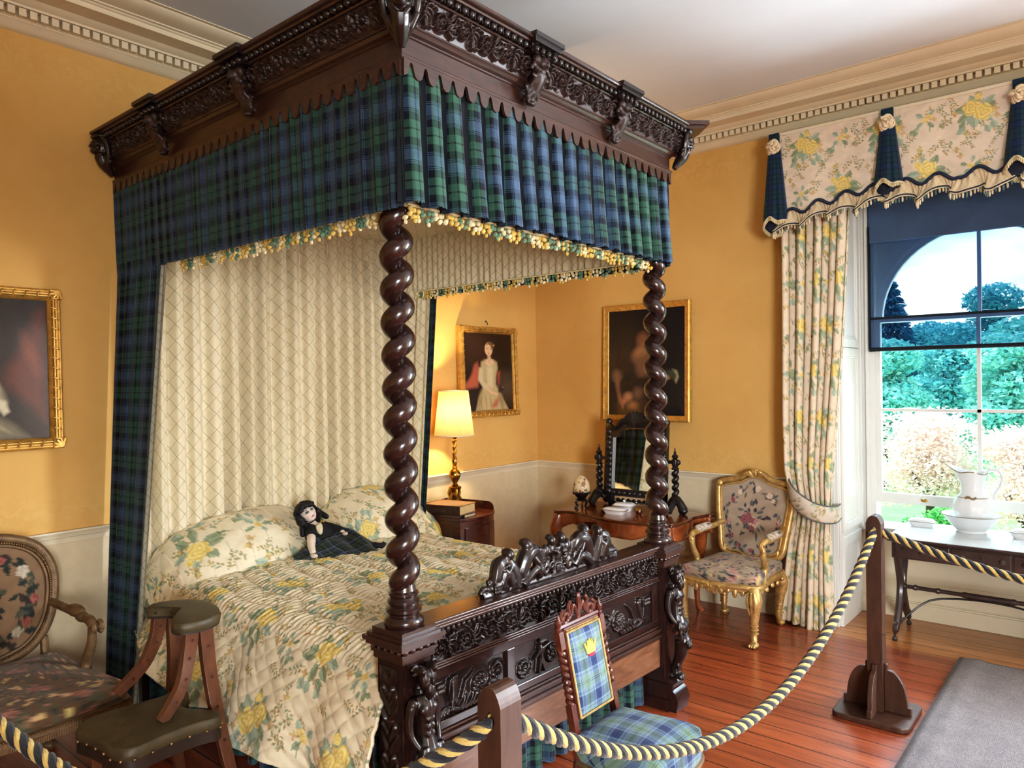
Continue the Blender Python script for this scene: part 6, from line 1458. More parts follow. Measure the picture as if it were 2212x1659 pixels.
# covered china dishes
def dish(name, label, x, y, z, rz, a, b, h, lid=True, group=None, knob=True):
    t = thing(name, label, 'dish', (x, y, z), rz, group)
    def ov(ax, bx, p=.45, n=40, wav=0.0): return [(ax * math.copysign(abs(cos(q)) ** p, cos(q)) * (1 + wav * cos(8 * q)), bx * math.copysign(abs(sin(q)) ** p, sin(q)) * (1 + wav * cos(8 * q))) for q in np.linspace(0, 2 * PI, n, endpoint=False)]
    def stack(levels, wav=0.0):
        n = 40; V = []
        for k, zz in levels: V += [(px * k, py * k, zz) for px, py in ov(a, b, .45, n, wav)]
        F = [(i * n + j, i * n + (j + 1) % n, (i + 1) * n + (j + 1) % n, (i + 1) * n + j) for i in range(len(levels) - 1) for j in range(n)]
        F += [tuple(range(n - 1, -1, -1)), tuple((len(levels) - 1) * n + j for j in range(n))]; return V, F
    mb = MB(); mb.add(*stack([(.78, 0), (.82, h * .1), (.92, h * .35), (1.0, h * .55), (1.05, h * .60), (1.0, h * .62)])); mb.build('base', M_CHINA, t)
    if lid:
        mb = MB(); mb.add(*stack([(1.06, h * .62), (1.08, h * .66), (.98, h * .70), (.90, h * .86), (.70, h * .98), (.3, h * 1.04), (.05, h * 1.05)], .01)); l = mb.build('lid', M_CHINA, t)
        if knob: mb = MB(); mb.lathe([(0, h * 1.03), (.006, h * 1.03), (.004, h * 1.12), (.010, h * 1.22), (.008, h * 1.32), (0, h * 1.36)], n=12); mb.build('knob', M_CHINA, l)
        mb = MB(); mb.tube([(px * 1.085, py * 1.085, h * .655) for px, py in ov(a, b)], .0016, 5, closed=True); mb.build('gold_line', M_CHINAL, l)
    return t
dish('china_dish', 'white lidded china box with a knob, behind the open dish on the dressing table', -.42, -1.10, tz, .1, .058, .075, .055)
dish('china_dish', 'low oblong white china dish at the front of the dressing table', -.575, -1.12, tz, .05, .045, .085, .045, True, None, False)
tp = thing('trinket_pot', 'small dark round lidded pot beside the china dishes on the dressing table', 'pot', (-.50, -1.265, tz))
mb = MB(); mb.lathe([(0, 0), (.014, 0), (.016, .003), (.022, .012), (.024, .020), (.021, .028), (0, .028)], n=18); mb.build('bowl', M_BURRD, tp)
mb = MB(); mb.lathe([(0, .028), (.022, .028), (.019, .036), (.010, .041), (.004, .043), (.005, .048), (0, .050)], n=18); mb.build('lid', M_BRASS, tp)
# ------------------------------------------------------------------ washstand table in the window
wt = thing('washstand_table', 'dark side table with drawers and lyre-shaped ends, holding the jug and basin', 'table', (.12, -3.15, 0))
wx, wy, wz = .12, -3.15, .645; B = lambda mb, x0, x1, y0, y1, z0, z1, mi=0: mb.bx(x0 - wx, x1 - wx, y0 - wy, y1 - wy, z0, z1, mi)
WYa, WYb = -2.735, -3.70
mb = MB(); B(mb, -.185, .42, WYb, WYa, wz - .016, wz - .001); B(mb, -.175, .41, WYb + .01, WYa - .01, wz - .024, wz - .016); bevel(mb.build('table_top', M_GREYW, wt, smooth=False), .005)
mb = MB(); B(mb, -.178, .413, WYb + .008, WYa - .008, wz - .001, wz); mb.build('marble_slab', plain('pale_marble', L(214, 218, 216), .2, 0, .05, 8), wt, smooth=False)
mb = MB(); B(mb, -.15, .38, WYb + .03, WYa - .03, wz - .125, wz - .024); bevel(mb.build('drawer_case', M_GREYW, wt, smooth=False), .003)
y = WYa - .045; dwid = (WYa - WYb - .09) / 3
for k in range(3):
    y0 = WYa - .045 - k * dwid
    mb = MB(); B(mb, -.156, -.148, y0 - dwid + .008, y0 - .004, wz - .118, wz - .032); d_ = bevel(mb.build('drawer', M_GREYW, wt, smooth=False), .003)
    for f in ((.5,) if k == 0 else (.18, .82)):
        mb = MB(); mb.lathe([(0, 0), (.014, 0), (.016, .004), (.010, .008), (.012, .014), (0, .016)], (-.156 - wx, y0 - dwid * f - .004 - wy, wz - .075), 16, rot(0, -PI / 2, 0)); mb.build('knob', M_GREYW, d_)
    mb = MB(); mb.box((-.157 - wx, y0 - dwid * .5 + (.1 if k == 0 else 0) - wy, wz - .062), (.003, .006, .014)); mb.build('keyhole', M_BLACKW, d_, smooth=False)
for yy in (WYa - .025, WYb + .025):
    mb = MB(); y = yy - wy
    for s in (-1, 1):
        x0 = .115 - wx
        pts = [(x0 + s * .13, y, wz - .125), (x0 + s * .075, y, wz - .22), (x0 + s * .035, y, .33), (x0 + s * .045, y, .24), (x0 + s * .11, y, .12), (x0 + s * .17, y, .055)]
        mb.tube(spline(pts, 6), lerp_list([.018, .020, .020, .020, .020, .017], 31), 8, flat=1.1)
        mb.tube([(x0 + s * (.165 + .026 * cos(t)), y, .075 + .026 * sin(t)) for t in np.linspace(-1.5, 3.2, 12)], .013, 7); mb.lathe([(0, 0), (.012, .002), (.017, .014), (.012, .026), (.006, .03), (.010, .05), (0, .05)], (x0 + s * .185, y, 0), 12)
    mb.box((.115 - wx, y, wz - .130), (.30, .035, .014)); mb.ell((.115 - wx, y, .292), (.05, .02, .03)); mb.build('lyre_end', M_GREYW, wt)
mb = MB(); y0, y1 = WYa - .025 - wy, WYb + .025 - wy
pr = [(.016, 0), (.018, .01)]; Ln = y0 - y1
prof = []
for k in range(0, 61):
    f = k / 60; r = .0125
    for c in (.02, .08, .22, .36, .64, .78, .92, .98): r = max(r, .0185 * (1 if abs(f - c) < .007 else 0))
    if .38 < f < .62: r = .0165
    prof.append((r, f * Ln))
mb.lathe([(0, 0)] + prof + [(0, Ln)], (.115 - wx, y0, .292), 14, rot(PI / 2, 0, 0), fn=lambda a, z: 1 + (.08 * cos(7 * a) if .39 * Ln < z < .61 * Ln else 0)); mb.build('turned_stretcher', M_GREYW, wt)
mb = MB(); mb.tube(spline([(.0 - wx, y0, .07), (.03 - wx, y0 - .06, .15), (.08 - wx, y0 - .16, .235), (.115 - wx, y0 - .30, .262), (.115 - wx, (y0 + y1) / 2, .272), (.115 - wx, y1 + .30, .262), (.08 - wx, y1 + .16, .235), (.03 - wx, y1 + .06, .15), (0 - wx, y1, .07)], 6), .006, 7); mb.build('arched_brace', M_BLACKW, wt)
# jug, basin, soap dishes
bs = thing('wash_basin', 'wide white china wash basin with gilt rim on the table in the window', 'basin', (.25, -3.115, wz))
mb = MB(); wv = lambda a, z: 1 + .012 * cos(9 * a) * max(0, (z - .06) / .05)
mb.lathe([(0, .0), (.078, .0), (.082, .006), (.078, .014), (.095, .03), (.122, .06), (.140, .088), (.158, .105), (.156, .109), (.134, .092), (.115, .066), (.085, .034), (.05, .026), (0, .026)], n=54, fn=wv); mb.build('bowl', M_CHINA, bs)
mb = MB(); mb.tube([(.158 * (1 + .012 * cos(9 * a) * .9) * cos(a), .158 * (1 + .012 * cos(9 * a) * .9) * sin(a), .107) for a in np.linspace(0, 2 * PI, 73)[:-1]], .002, 5, closed=True); mb.build('gilt_rim', M_CHINAL, bs)
jg = thing('water_jug', 'tall white china water jug with a pouring lip and curled handle, standing in the basin', 'jug', (.25, -3.125, wz + .026))
mb = MB(); n = 48; prof = [(0, 0), (.050, 0), (.056, .008), (.052, .016), (.078, .04), (.102, .085), (.107, .12), (.100, .155), (.080, .19), (.066, .21), (.060, .235), (.060, .262), (.066, .30), (.074, .335), (.078, .345)]
V = []
for r, z in prof:
    for k in range(n):
        a = 2 * PI * k / n; lip = max(0, cos(a - PI / 2)) ** 6; f = max(0, (z - .25) / .095)
        q = r * (1 + .02 * cos(12 * a) * (z < .2)) + .055 * lip * f ** 1.5; V.append((q * cos(a), q * sin(a), z + .030 * lip * f ** 2 - .016 * f * (1 - lip) * (.5 + .5 * cos(3 * a))))
F = [(i * n + k, i * n + (k + 1) % n, (i + 1) * n + (k + 1) % n, (i + 1) * n + k) for i in range(len(prof) - 1) for k in range(n)] + [tuple(range(n - 1, -1, -1))]
mb.add(V, F); o = mb.build('jug_body', M_CHINA, jg); o.modifiers.clear(); solid(o, .004, -1)
mb = MB(); rimv = V[-n:]; mb.tube(rimv, .0028, 6, closed=True); mb.build('gilt_rim', M_CHINAL, jg); mb = MB(); mb.tube([(.0825 * cos(a), .0825 * sin(a), .188) for a in np.linspace(0, 2 * PI, 41)[:-1]], .0025, 5, closed=True)
for k in range(6): a = PI + .12 * (k - 2.5); mb.ell((.084 * cos(a), .084 * sin(a), .19 + .006 * sin(k * 1.3)), (.007, .007, .008), None, 7, 5)
mb.build('gilt_band', M_CHINAL, jg)
mb = MB(); mb.tube(spline([(0, -.070, .325), (0, -.085, .352), (0, -.125, .355), (0, -.148, .325), (0, -.142, .27), (0, -.115, .22), (0, -.108, .19), (0, -.118, .175)], 6), lerp_list([.008, .009, .009, .008, .008, .008, .009, .005], 43), 10); mb.tube(spline([(0, -.125, .355), (0, -.145, .372), (0, -.162, .366)], 4), [.007] * 8 + [.003], 6); mb.build('handle', M_CHINA, jg)
dish('soap_dish', 'white lidded soap dish beside the barrier post end of the window table', .28, -2.845, wz, 0, .045, .072, .05)
dish('soap_dish', 'white china dish with a patterned rim at the right-hand end of the window table', .22, -3.39, wz, 0, .05, .075, .055)
# ------------------------------------------------------------------ window curtain, tieback and pelmet
def wcurtain(name, label, side):
    t = thing(name, label, 'curtain', (-.12, -2.3 if side > 0 else -3.96, 0))
    n, m = 190, 210; zt, zb = 2.62, .03; yc = YC
    s = np.linspace(0, 1, n)[:, None]; zz = np.linspace(zt, zb, m)[None]
    yl = np.interp(-zz, [-2.62, -1.35, -1.0, -.72, -.5, -.03], [-2.135, -2.14, -2.15, -2.19, -2.165, -2.115])
    yr = np.interp(-zz, [-2.62, -2.43, -1.75, -1.35, -.9, -.72, -.58, -.03], [-2.545, -2.535, -2.50, -2.47, -2.43, -2.415, -2.42, -2.44])
    R = np.random.default_rng(4); npl = 8; ph = s * npl + .12 * np.sin(s * 9)
    w = np.sin(2 * PI * ph); w = np.sign(w) * np.abs(w) ** .75; am = .030 + .012 * np.sin(s * 23 + 1)
    tie = np.exp(-((zz - .74) / .16) ** 2)
    pinch = .55 + .45 * (1 - tie) * 1.0
    low = np.clip((.6 - zz) / .6, 0, 1)
    X = -.115 - .025 * low - am * w * pinch * (1 + .35 * low) - .02 * np.sin(zz * 1.9) + .02 * tie
    Y = yl + (yr - yl) * s + .012 * np.sin(2 * PI * ph + 1.2) * (1 - tie * .6)
    Z = zz - .035 * low * np.exp(-((s - .62) / .35) ** 2) + 0 * s
    P = np.stack([X + 0 * Z, Y + 0 * Z, Z], -1)
    U = np.repeat(np.concatenate([[0], np.cumsum(np.hypot(np.diff(X[:, 30]), np.diff(Y[:, 30])))])[:, None], m, 1)
    C = floral(U * 1.0 + .2, Z + .0 * U, L(224, 206, 180))
    if side < 0: P[..., 1] = 2 * yc - P[..., 1]
    P -= np.array(t.location)
    o = gridobj('printed_cloth', P, M_PRINTC, t, col=C); solid(o, .003, 0)
    # sweeping tieback
    k = 60; c = np.array([list(v) for v in spline([(-.02, -2.115, .985), (-.115, -2.145, .93), (-.205, -2.21, .845), (-.225, -2.30, .775), (-.20, -2.385, .742), (-.13, -2.445, .735), (-.04, -2.45, .745)], 10)]); k = len(c)
    wd = np.interp(np.linspace(0, 1, k), [0, .2, .5, .8, 1], [.012, .040, .052, .052, .045]); q = np.linspace(-1, 1, 9)
    T = np.zeros((k, 9, 3)); tl = np.gradient(c, axis=0); tl /= np.linalg.norm(tl, axis=1)[:, None]
    up = np.array([0, 0, 1.0]) - tl * tl[:, 2:3]; up /= np.linalg.norm(up, axis=1)[:, None]
    T = c[:, None] + up[:, None] * (q[None, :, None] * wd[:, None, None]); T[..., 0] -= .012 * (1 - q ** 2)[None]
    uu = np.concatenate([[0], np.cumsum(np.linalg.norm(np.diff(c, axis=0), axis=1))])
    if side < 0: T[..., 1] = 2 * yc - T[..., 1]
    T -= np.array(t.location)
    tb = gridobj('tieback', T, M_PRINTC, t, col=floral(np.repeat(uu[:, None], 9, 1) + .11, q[None] * .05 + 0 * T[..., 0] + .02, L(214, 202, 184))); solid(tb, .006, 0)
    mb = MB()
    for j in (0, 8): mb.tube([tuple(v) for v in T[:, j]], .0055, 6)
    mb.build('tieback_piping', plain('grey_green_piping', L(96, 104, 100), .8), tb)
    return t
wcurtain('window_curtain', 'cream window curtain printed with yellow roses, swept back by a tieback beside the gilt armchair', 1)
wcurtain('window_curtain', 'rose-printed window curtain on the far side of the window, beyond the view', -1)
PY0, PY1 = -2.085, 2 * YC + 2.085; PX = -.155
pm = thing('window_pelmet', 'rose-printed window pelmet with a wavy braided hem, trellis frill and tartan tails', 'pelmet', (PX, YC, 3.16))
def hemz(y):
    d = abs(abs(y - YC) - 0) if False else None
    s = np.minimum(y - PY1, PY0 - y)            # distance from nearest end
    base = 2.615 + .10 * np.clip(s / .55, 0, 1) ** .8
    return base + .024 * np.sin((s - .08) / .165 * 2 * PI)
n, m = 330, 130; ys = np.linspace(PY0, PY1, n); P = np.zeros((n, m, 3)); hz = hemz(ys); f = np.linspace(0, 1, m)[None]
P[..., 1] = ys[:, None]; P[..., 2] = 3.165 + (hz[:, None] - 3.165) * f; P[..., 0] = PX - .012 * np.sin(f * PI) - .006 * np.sin(ys * 21)[:, None] * f
o = gridobj('printed_board', P - np.array(pm.location), M_PRINTC, pm, col=floral(-P[..., 1] + .13, P[..., 2] + .02, L(226, 208, 184))); solid(o, .008, 1)
mb = MB(); pl_ = np.array(pm.location)
for y in (PY0, PY1): mb.bx(0, .15, y - pm.location.y - .006, y - pm.location.y + .006, 2.66 - 3.16, .0)
mb.bx(-.005, .155, PY1 - pm.location.y, PY0 - pm.location.y, -.01, .008); mb.build('pelmet_return', M_TRIM, pm, smooth=False)
mb = MB(); mb.tube([tuple(np.array([PX - .012, y, z]) - pl_) for y, z in zip(ys[::2], hz[::2])], .011, 7); mb.build('navy_braid', M_NAVY, pm)
# gathered frill with striped edge and fringe
n2 = 760; ys2 = np.linspace(PY0 + .01, PY1 - .01, n2); hz2 = hemz(ys2); m2 = 16; f = np.linspace(0, 1, m2)[None]; s_ = np.arange(n2) / n2
big = np.sin(ys2 * 2 * PI / .165 + 2.0); bigc = np.sin(ys2 * 2 * PI / .33 + .5)
P = np.zeros((n2, m2, 3)); P[..., 1] = ys2[:, None] + .03 * np.cos(ys2 * 2 * PI / .165)[:, None] * f
P[..., 2] = hz2[:, None] - (.098 + .014 * bigc)[:, None] * f
P[..., 0] = PX - .008 - (.020 + .022 * big + .008 * np.sin(ys2 * 2 * PI / .055))[:, None] * f - .004 * np.sin(ys2 * 260)[:, None] * (1 - f) 
FR = P.copy()
t2 = gridobj('trellis_frill', P - pl_, trellis('frill_trellis', L(216, 194, 158), L(150, 132, 100), L(170, 136, 96), .07, .03), pm, uv=np.stack([P[..., 1] * 1.7, P[..., 2]], -1)); solid(t2, .003, 0)
mb = MB()
for dz, r, mi in ((.010, .0045, 0), (.018, .0035, 1), (.004, .003, 1)): mb.tube([tuple(v - pl_ + np.array([-.004, 0, dz])) for v in FR[::3, -1]], r, 5, mi=mi)
R = random.Random(8)
for i in range(0, n2, 3):
    v = FR[i, -1] - pl_; d = .006 + .012 * abs(sin(i * .21)); mb.ell((v[0], v[1], v[2] - d), (.006, .006, .010 + d * .4), None, 6, 4, R.choice((1, 1, 2)))
mb.build('fringed_edge', [M_NAVY, plain('cream_fringe', L(214, 196, 160), .9, 0, .2, 60), plain('sage_fringe', L(92, 112, 104), .9, 0, .2, 60)], t2)
M_TAIL = tartan('tail_tartan', [(12, L(32, 50, 86)), (3, L(14, 18, 30)), (10, L(30, 56, 66)), (2, L(14, 18, 30)), (10, L(30, 56, 66)), (3, L(14, 18, 30))], .10)
M_ROS = plain('cream_rosette_silk', L(222, 200, 166), .7, 0, .12, 30, .3, 60)
for yc_, lo in ((-2.108, 2.60), (-2.775, 2.72), (-3.42, 2.72), (-4.15, 2.60)):
    z0, z1 = 3.10, lo; n, m = 40, 22; f = np.linspace(0, 1, m)[None]; a = np.linspace(-1, 1, n)[:, None]
    w = .034 + .046 * f; P = np.zeros((n, m, 3)); fl = .006 * np.cos(a * PI * 3) * f
    P[..., 1] = yc_ + a * w; P[..., 0] = PX - .014 - (.026 + .032 * f) * np.sqrt(np.clip(1 - a ** 2, 0, 1)) - fl; P[..., 2] = z0 + (z1 - z0) * f + .016 * f * np.cos(a * PI * 1.0) + .014 * np.sin(a * 5) * f
    o = gridobj('tartan_tail', P - pl_, M_TAIL, pm, uv=np.stack([a * .08 + 0 * f, P[..., 2]], -1)); solid(o, .003, 1)
    edge = P[:, -1]; mb = MB()
    mb.tube([tuple(v - pl_ + np.array([-.003, 0, 0])) for v in edge], .006, 6)
    for i in range(0, n, 2): v = edge[i] - pl_; mb.ell((v[0], v[1], v[2] - .012), (.006, .006, .012), None, 6, 4)
    # turned-back jabot edge, hanging lower at the middle of the tail's back
    lo_ = [(PX - .012, yc_ + t * .082, z1 - .018 - .065 * (1 - t * t) ** .8) for t in np.linspace(-1, 1, 24)]
    mb.tube([tuple(np.array(v) - pl_) for v in lo_], .006, 6)
    for v in lo_: mb.ell(tuple(np.array(v) - pl_ - np.array([0, 0, .012])), (.006, .006, .011), None, 6, 4)
    mb.build('tail_fringe', plain('tail_fringe_yarn', L(206, 190, 150), .9, 0, .2, 60), o)
    Q = np.zeros((24, 6, 3)); g = np.linspace(0, 1, 6)[None]; t_ = np.linspace(-1, 1, 24)[:, None]
    Q[..., 0] = PX - .010 - .03 * (1 - g) * np.sqrt(np.clip(1 - t_ ** 2, 0, 1)); Q[..., 1] = yc_ + t_ * .08; Q[..., 2] = z1 + .01 - (.028 + .065 * (1 - t_ ** 2) ** .8) * g
    gridobj('tail_lining', Q - pl_, M_NAVY, o)
    mb = MB(); R = random.Random(int(-yc_ * 100)); c = np.array([PX - .045, yc_, 3.075]) - pl_
    for k in range(16):
        aa = R.uniform(0, 2 * PI); rr = R.uniform(.008, .038); mb.ell((c[0] - R.uniform(0, .016), c[1] + rr * cos(aa), c[2] + rr * sin(aa)), (.012, R.uniform(.012, .022), R.uniform(.008, .016)), rot(R.random() * 3, R.random() * 3, R.random() * 3), 9, 6)
    mb.ell(tuple(c + np.array([.012, 0, 0])), (.014, .040, .042))
    for rr, xo, ph in ((.040, .006, 0), (.032, -.004, 1.1), (.023, -.012, 2.3), (.012, -.018, .4)):
        mb.tube([(c[0] + xo + .006 * sin(3 * q + ph), c[1] + rr * (1 + .14 * sin(4 * q + ph)) * cos(q), c[2] + rr * (1 + .14 * sin(4 * q + ph)) * sin(q)) for q in np.linspace(0, 2 * PI, 33)[:-1]], [.0085 + .003 * sin(5 * q + ph) for q in np.linspace(0, 2 * PI, 33)[:-1]], 6, closed=True)
    mb.build('rosette', M_ROS, o)
    mb = MB(); mb.bx(-.030, -.004, yc_ - pm.location.y - .033, yc_ - pm.location.y + .033, -.06, .006); bevel(mb.build('tail_band', M_TAIL, o, smooth=False), .006)

# ------------------------------------------------------------------ framed portraits
def canvas(w, h, layers, base, seed, nx=None):
    nx = nx or int(w / .0034); ny = int(nx * h / w); x, y = np.meshgrid(np.linspace(0, 1, nx), np.linspace(0, 1, ny), indexing='ij')
    C = np.ones((nx, ny, 3)) * np.array(base); asp = h / w
    for l in layers:
        k = l[0]
        if k == 'e':
            _, cx, cy, rx, ry, an, col, soft = l; dx, dy = (x - cx), (y - cy) * asp; ca, sa = cos(an), sin(an)
            d = np.hypot((dx * ca + dy * sa) / rx, (-dx * sa + dy * ca) / (ry * asp)); al = np.clip((1 - d) / max(soft, 1e-3), 0, 1)
        elif k == 'p':
            _, pts, col, soft = l; al = np.zeros_like(x); ins = np.zeros(x.shape, bool); n = len(pts); dm = np.full(x.shape, 9.0)
            for i in range(n):
                (x0, y0), (x1, y1) = pts[i], pts[(i + 1) % n]
                c = ((y0 > y) != (y1 > y)) & (x < (x1 - x0) * (y - y0) / (y1 - y0 + 1e-12) + x0); ins ^= c
                ex, ey = x1 - x0, (y1 - y0) * asp; t = np.clip(((x - x0) * ex + (y - y0) * asp * ey) / (ex * ex + ey * ey + 1e-12), 0, 1); dm = np.minimum(dm, np.hypot(x - x0 - t * ex, (y - y0) * asp - t * ey))
            al = np.where(ins, np.clip(dm / soft + .3, 0, 1), np.clip(.3 - dm / soft, 0, 1))
        col = np.array(col)
        C = C * (1 - al[..., None]) + col * al[..., None]
    g = np.random.default_rng(seed); C *= 1 + .05 * np.sin(x * 90 + 4 * np.sin(y * 37))[..., None] * .6
    P = np.stack([(x - .5) * w, 0 * x, (y - .5) * h], -1); return P, C
def picture(name, label, loc, rz, w, h, fw_, layers, base, fmat, seed, carved, tilt=.03):
    t = thing(name, label, 'painting', loc, rz)
    hr = rot(-tilt)
    P, C = canvas(w - 2 * fw_ + .01, h - 2 * fw_ + .01, layers, base, seed)
    P = P @ np.array(hr).T + np.array([0, -.020, 0])
    gridobj('canvas', P, M_OIL, t, col=C)
    mb = MB(); prof = [(0, .0), (0, .030), (.15, .042), (.35, .046), (.5, .036), (.62, .034), (.8, .040), (.92, .030), (1, .022), (1, 0)]
    if not carved: prof = [(0, 0), (0, .034), (.2, .042), (.5, .034), (.85, .028), (1, .022), (1, 0)]
    pts = [(-w / 2, -h / 2), (w / 2, -h / 2), (w / 2, h / 2), (-w / 2, h / 2)]; V = []; k = len(prof)
    for (a, b) in pts:
        sx, sz = (1 if a < 0 else -1), (1 if b < 0 else -1)
        for o_, d in prof: V.append(hr @ Vector((a + sx * o_ * fw_, -d, b + sz * o_ * fw_)))
    F = [(i * k + j, ((i + 1) % 4) * k + j, ((i + 1) % 4) * k + j + 1, i * k + j + 1) for i in range(4) for j in range(k - 1)]
    mb.add(V, F)
    if carved:
        def bar(p, q, a, b, d, r): mb.tube([hr @ Vector((p[0], -d, p[1])), hr @ Vector((q[0], -d, q[1]))], r, 6)
        for i in range(4):
            (a, b), (c, d) = pts[i], pts[(i + 1) % 4]; L_ = math.hypot(c - a, d - b); ux, uz = (c - a) / L_, (d - b) / L_; nx_, nz_ = -uz, ux; nn = int(L_ / .045)
            for o_ in (.22, .42, .62): mb.tube([hr @ Vector((a + nx_ * fw_ * o_ + ux * .05, -.044, b + nz_ * fw_ * o_ + uz * .05)), hr @ Vector((c + nx_ * fw_ * o_ - ux * .05, -.044, d + nz_ * fw_ * o_ - uz * .05))], .0045, 6)
            for j in range(1, nn):
                f = j / nn; x0, z0 = a + (c - a) * f, b + (d - b) * f
                mb.tube(spline([hr @ Vector((x0 + nx_ * fw_ * .08 - ux * .006, -.036, z0 + nz_ * fw_ * .08 - uz * .006)), hr @ Vector((x0 + nx_ * fw_ * .42, -.052, z0 + nz_ * fw_ * .42)), hr @ Vector((x0 + nx_ * fw_ * .75 + ux * .006, -.044, z0 + nz_ * fw_ * .75 + uz * .006))], 3), .0036, 5)
            for e in range(5): aa = e * .5 - 1 + math.atan2(h * .5 * (1 if b < 0 else -1), w * .5 * (1 if a < 0 else -1)); mb.tube([hr @ Vector((a + nx_ * 0 + (.012 if a < 0 else -.012), -.046, b + (.012 if b < 0 else -.012))), hr @ Vector((a + (.012 if a < 0 else -.012) + .036 * cos(aa), -.050, b + (.012 if b < 0 else -.012) + .036 * sin(aa)))], [.011, .006], 6)
    mb.build('frame', fmat, t, ang=30)
    mb = MB(); mb.bx(-w / 2 + .01, w / 2 - .01, -.012, .0, -h / 2 + .01, h / 2 - .01); b_ = mb.build('backing', M_BURRD, t, smooth=False); b_.rotation_euler = (-tilt, 0, 0)
    return t
D = lambda *a: L(*a)
girl = [('e', .2, .85, .5, .4, 0, D(78, 52, 38), .9), ('e', .85, .3, .35, .3, 0, D(86, 72, 58), .9),
    ('p', [(.02, .36), (.10, .42), (.16, .50), (.20, .60), (.28, .64), (.33, .52), (.28, .30), (.02, .28)], D(176, 98, 76), .05),
    ('p', [(.20, .0), (.28, .18), (.38, .34), (.37, .46), (.33, .56), (.34, .63), (.42, .665), (.60, .665), (.68, .63), (.69, .55), (.65, .44), (.64, .34), (.76, .18), (.90, 0)], D(190, 172, 130), .04), ('e', .30, .12, .07, .2, -.25, D(160, 142, 104), .9), ('e', .74, .12, .07, .2, .3, D(150, 130, 94), .9),
    ('p', [(.46, .30), (.44, .56), (.52, .60), (.60, .56), (.58, .28)], D(214, 200, 160), .06), ('p', [(.30, .56), (.27, .40), (.36, .30), (.48, .26), (.50, .30), (.40, .38), (.38, .56)], D(206, 192, 156), .03),
    ('e', .42, .12, .012, .14, .1, D(150, 132, 98), .8), ('e', .52, .11, .012, .14, 0, D(150, 132, 98), .8), ('e', .33, .10, .012, .12, .15, D(150, 132, 98), .8),
    ('e', .52, .625, .10, .055, 0, D(226, 190, 152), .25), ('p', [(.475, .62), (.475, .72), (.55, .72), (.56, .62)], D(218, 178, 140), .04),
    ('e', .51, .795, .085, .092, 0, D(224, 184, 144), .12), ('e', .535, .83, .092, .070, .1, D(126, 94, 62), .35), ('e', .50, .785, .074, .075, 0, D(228, 190, 150), .15),
    ('e', .475, .80, .016, .007, 0, D(60, 44, 36), .4), ('e', .545, .80, .016, .007, 0, D(60, 44, 36), .4), ('e', .475, .815, .022, .004, 0, D(120, 84, 56), .5), ('e', .545, .815, .022, .004, 0, D(120, 84, 56), .5), ('e', .50, .775, .008, .022, 0, D(204, 156, 120), .8), ('e', .505, .742, .022, .006, 0, D(172, 82, 70), .4), ('e', .62, .845, .018, .014, 0, D(214, 150, 110), .4),
    ('p', [(.40, .30), (.52, .215), (.62, .20), (.64, .23), (.54, .26), (.46, .33)], D(224, 186, 148), .03), ('e', .64, .215, .035, .018, -.4, D(228, 190, 150), .3),
    ('e', .74, .27, .09, .045, .4, D(62, 46, 50), .6), ('e', .78, .30, .03, .02, 0, D(120, 84, 84), .6), ('p', [(.66, .50), (.74, .52), (.72, .36), (.68, .30)], D(168, 84, 66), .05), ('p', [(.52, .06), (.60, .14), (.72, .20), (.66, .05), (.56, .02)], D(178, 112, 82), .05)]
picture('portrait_painting', 'portrait of a girl in a pale dress and pink wrap, hung above the lamp', (-.643, -.012, 1.668), 0, .665, .70, .052, girl, D(44, 30, 24), M_GILTF, 1, True)
mb = MB(); mb.tube([(-.64, -.002, 2.06), (-.64, -.016, 2.058), (-.632, -.018, 2.035)], .003, 6); mb.ell((-.64, -.004, 2.064), (.006, .004, .008)); tag(mb.build('picture_hook', M_BLACKW), 'small dark iron picture hook on the wall above the girl portrait', 'hook')
lady = [('e', .3, .55, .4, .4, 0, D(60, 48, 40), .95), ('e', .47, .70, .12, .11, .2, D(128, 88, 62), .6), ('e', .44, .58, .17, .10, .5, D(156, 112, 76), .6), ('p', [(.34, .56), (.36, .42), (.40, .36), (.62, .36), (.68, .50), (.60, .60)], D(120, 88, 64), .08),
    ('e', .66, .52, .06, .05, .3, D(104, 100, 74), .7), ('p', [(.60, .30), (.70, .305), (.82, .345), (.80, .39), (.70, .365), (.60, .34)], D(186, 128, 92), .03), ('p', [(.74, .42), (.84, .44), (.92, .40), (.91, .33), (.88, .29), (.85, .33), (.80, .36), (.74, .37)], D(70, 72, 58), .04), ('p', [(.84, .435), (.90, .42), (.925, .36), (.89, .30), (.87, .33), (.89, .37)], D(164, 158, 122), .03),
    ('e', .12, .38, .10, .08, .4, D(120, 92, 70), .8), ('p', [(.08, .34), (.14, .14), (.20, .06), (.22, .10), (.16, .24), (.16, .36)], D(140, 96, 72), .05), ('e', .27, .18, .09, .06, .3, D(156, 116, 86), .7), ('e', .22, .14, .05, .04, 0, D(150, 92, 76), .7), ('e', .40, .22, .10, .08, .2, D(110, 84, 66), .8), ('e', .33, .10, .10, .06, 0, D(124, 88, 66), .8)]
picture('portrait_painting', 'large dark portrait with an outstretched forearm, plain gold frame, above the dressing table', (-.012, -1.065, 1.722), -PI / 2, .735, .89, .046, lady, D(34, 30, 32), M_GILTF, 2, False)
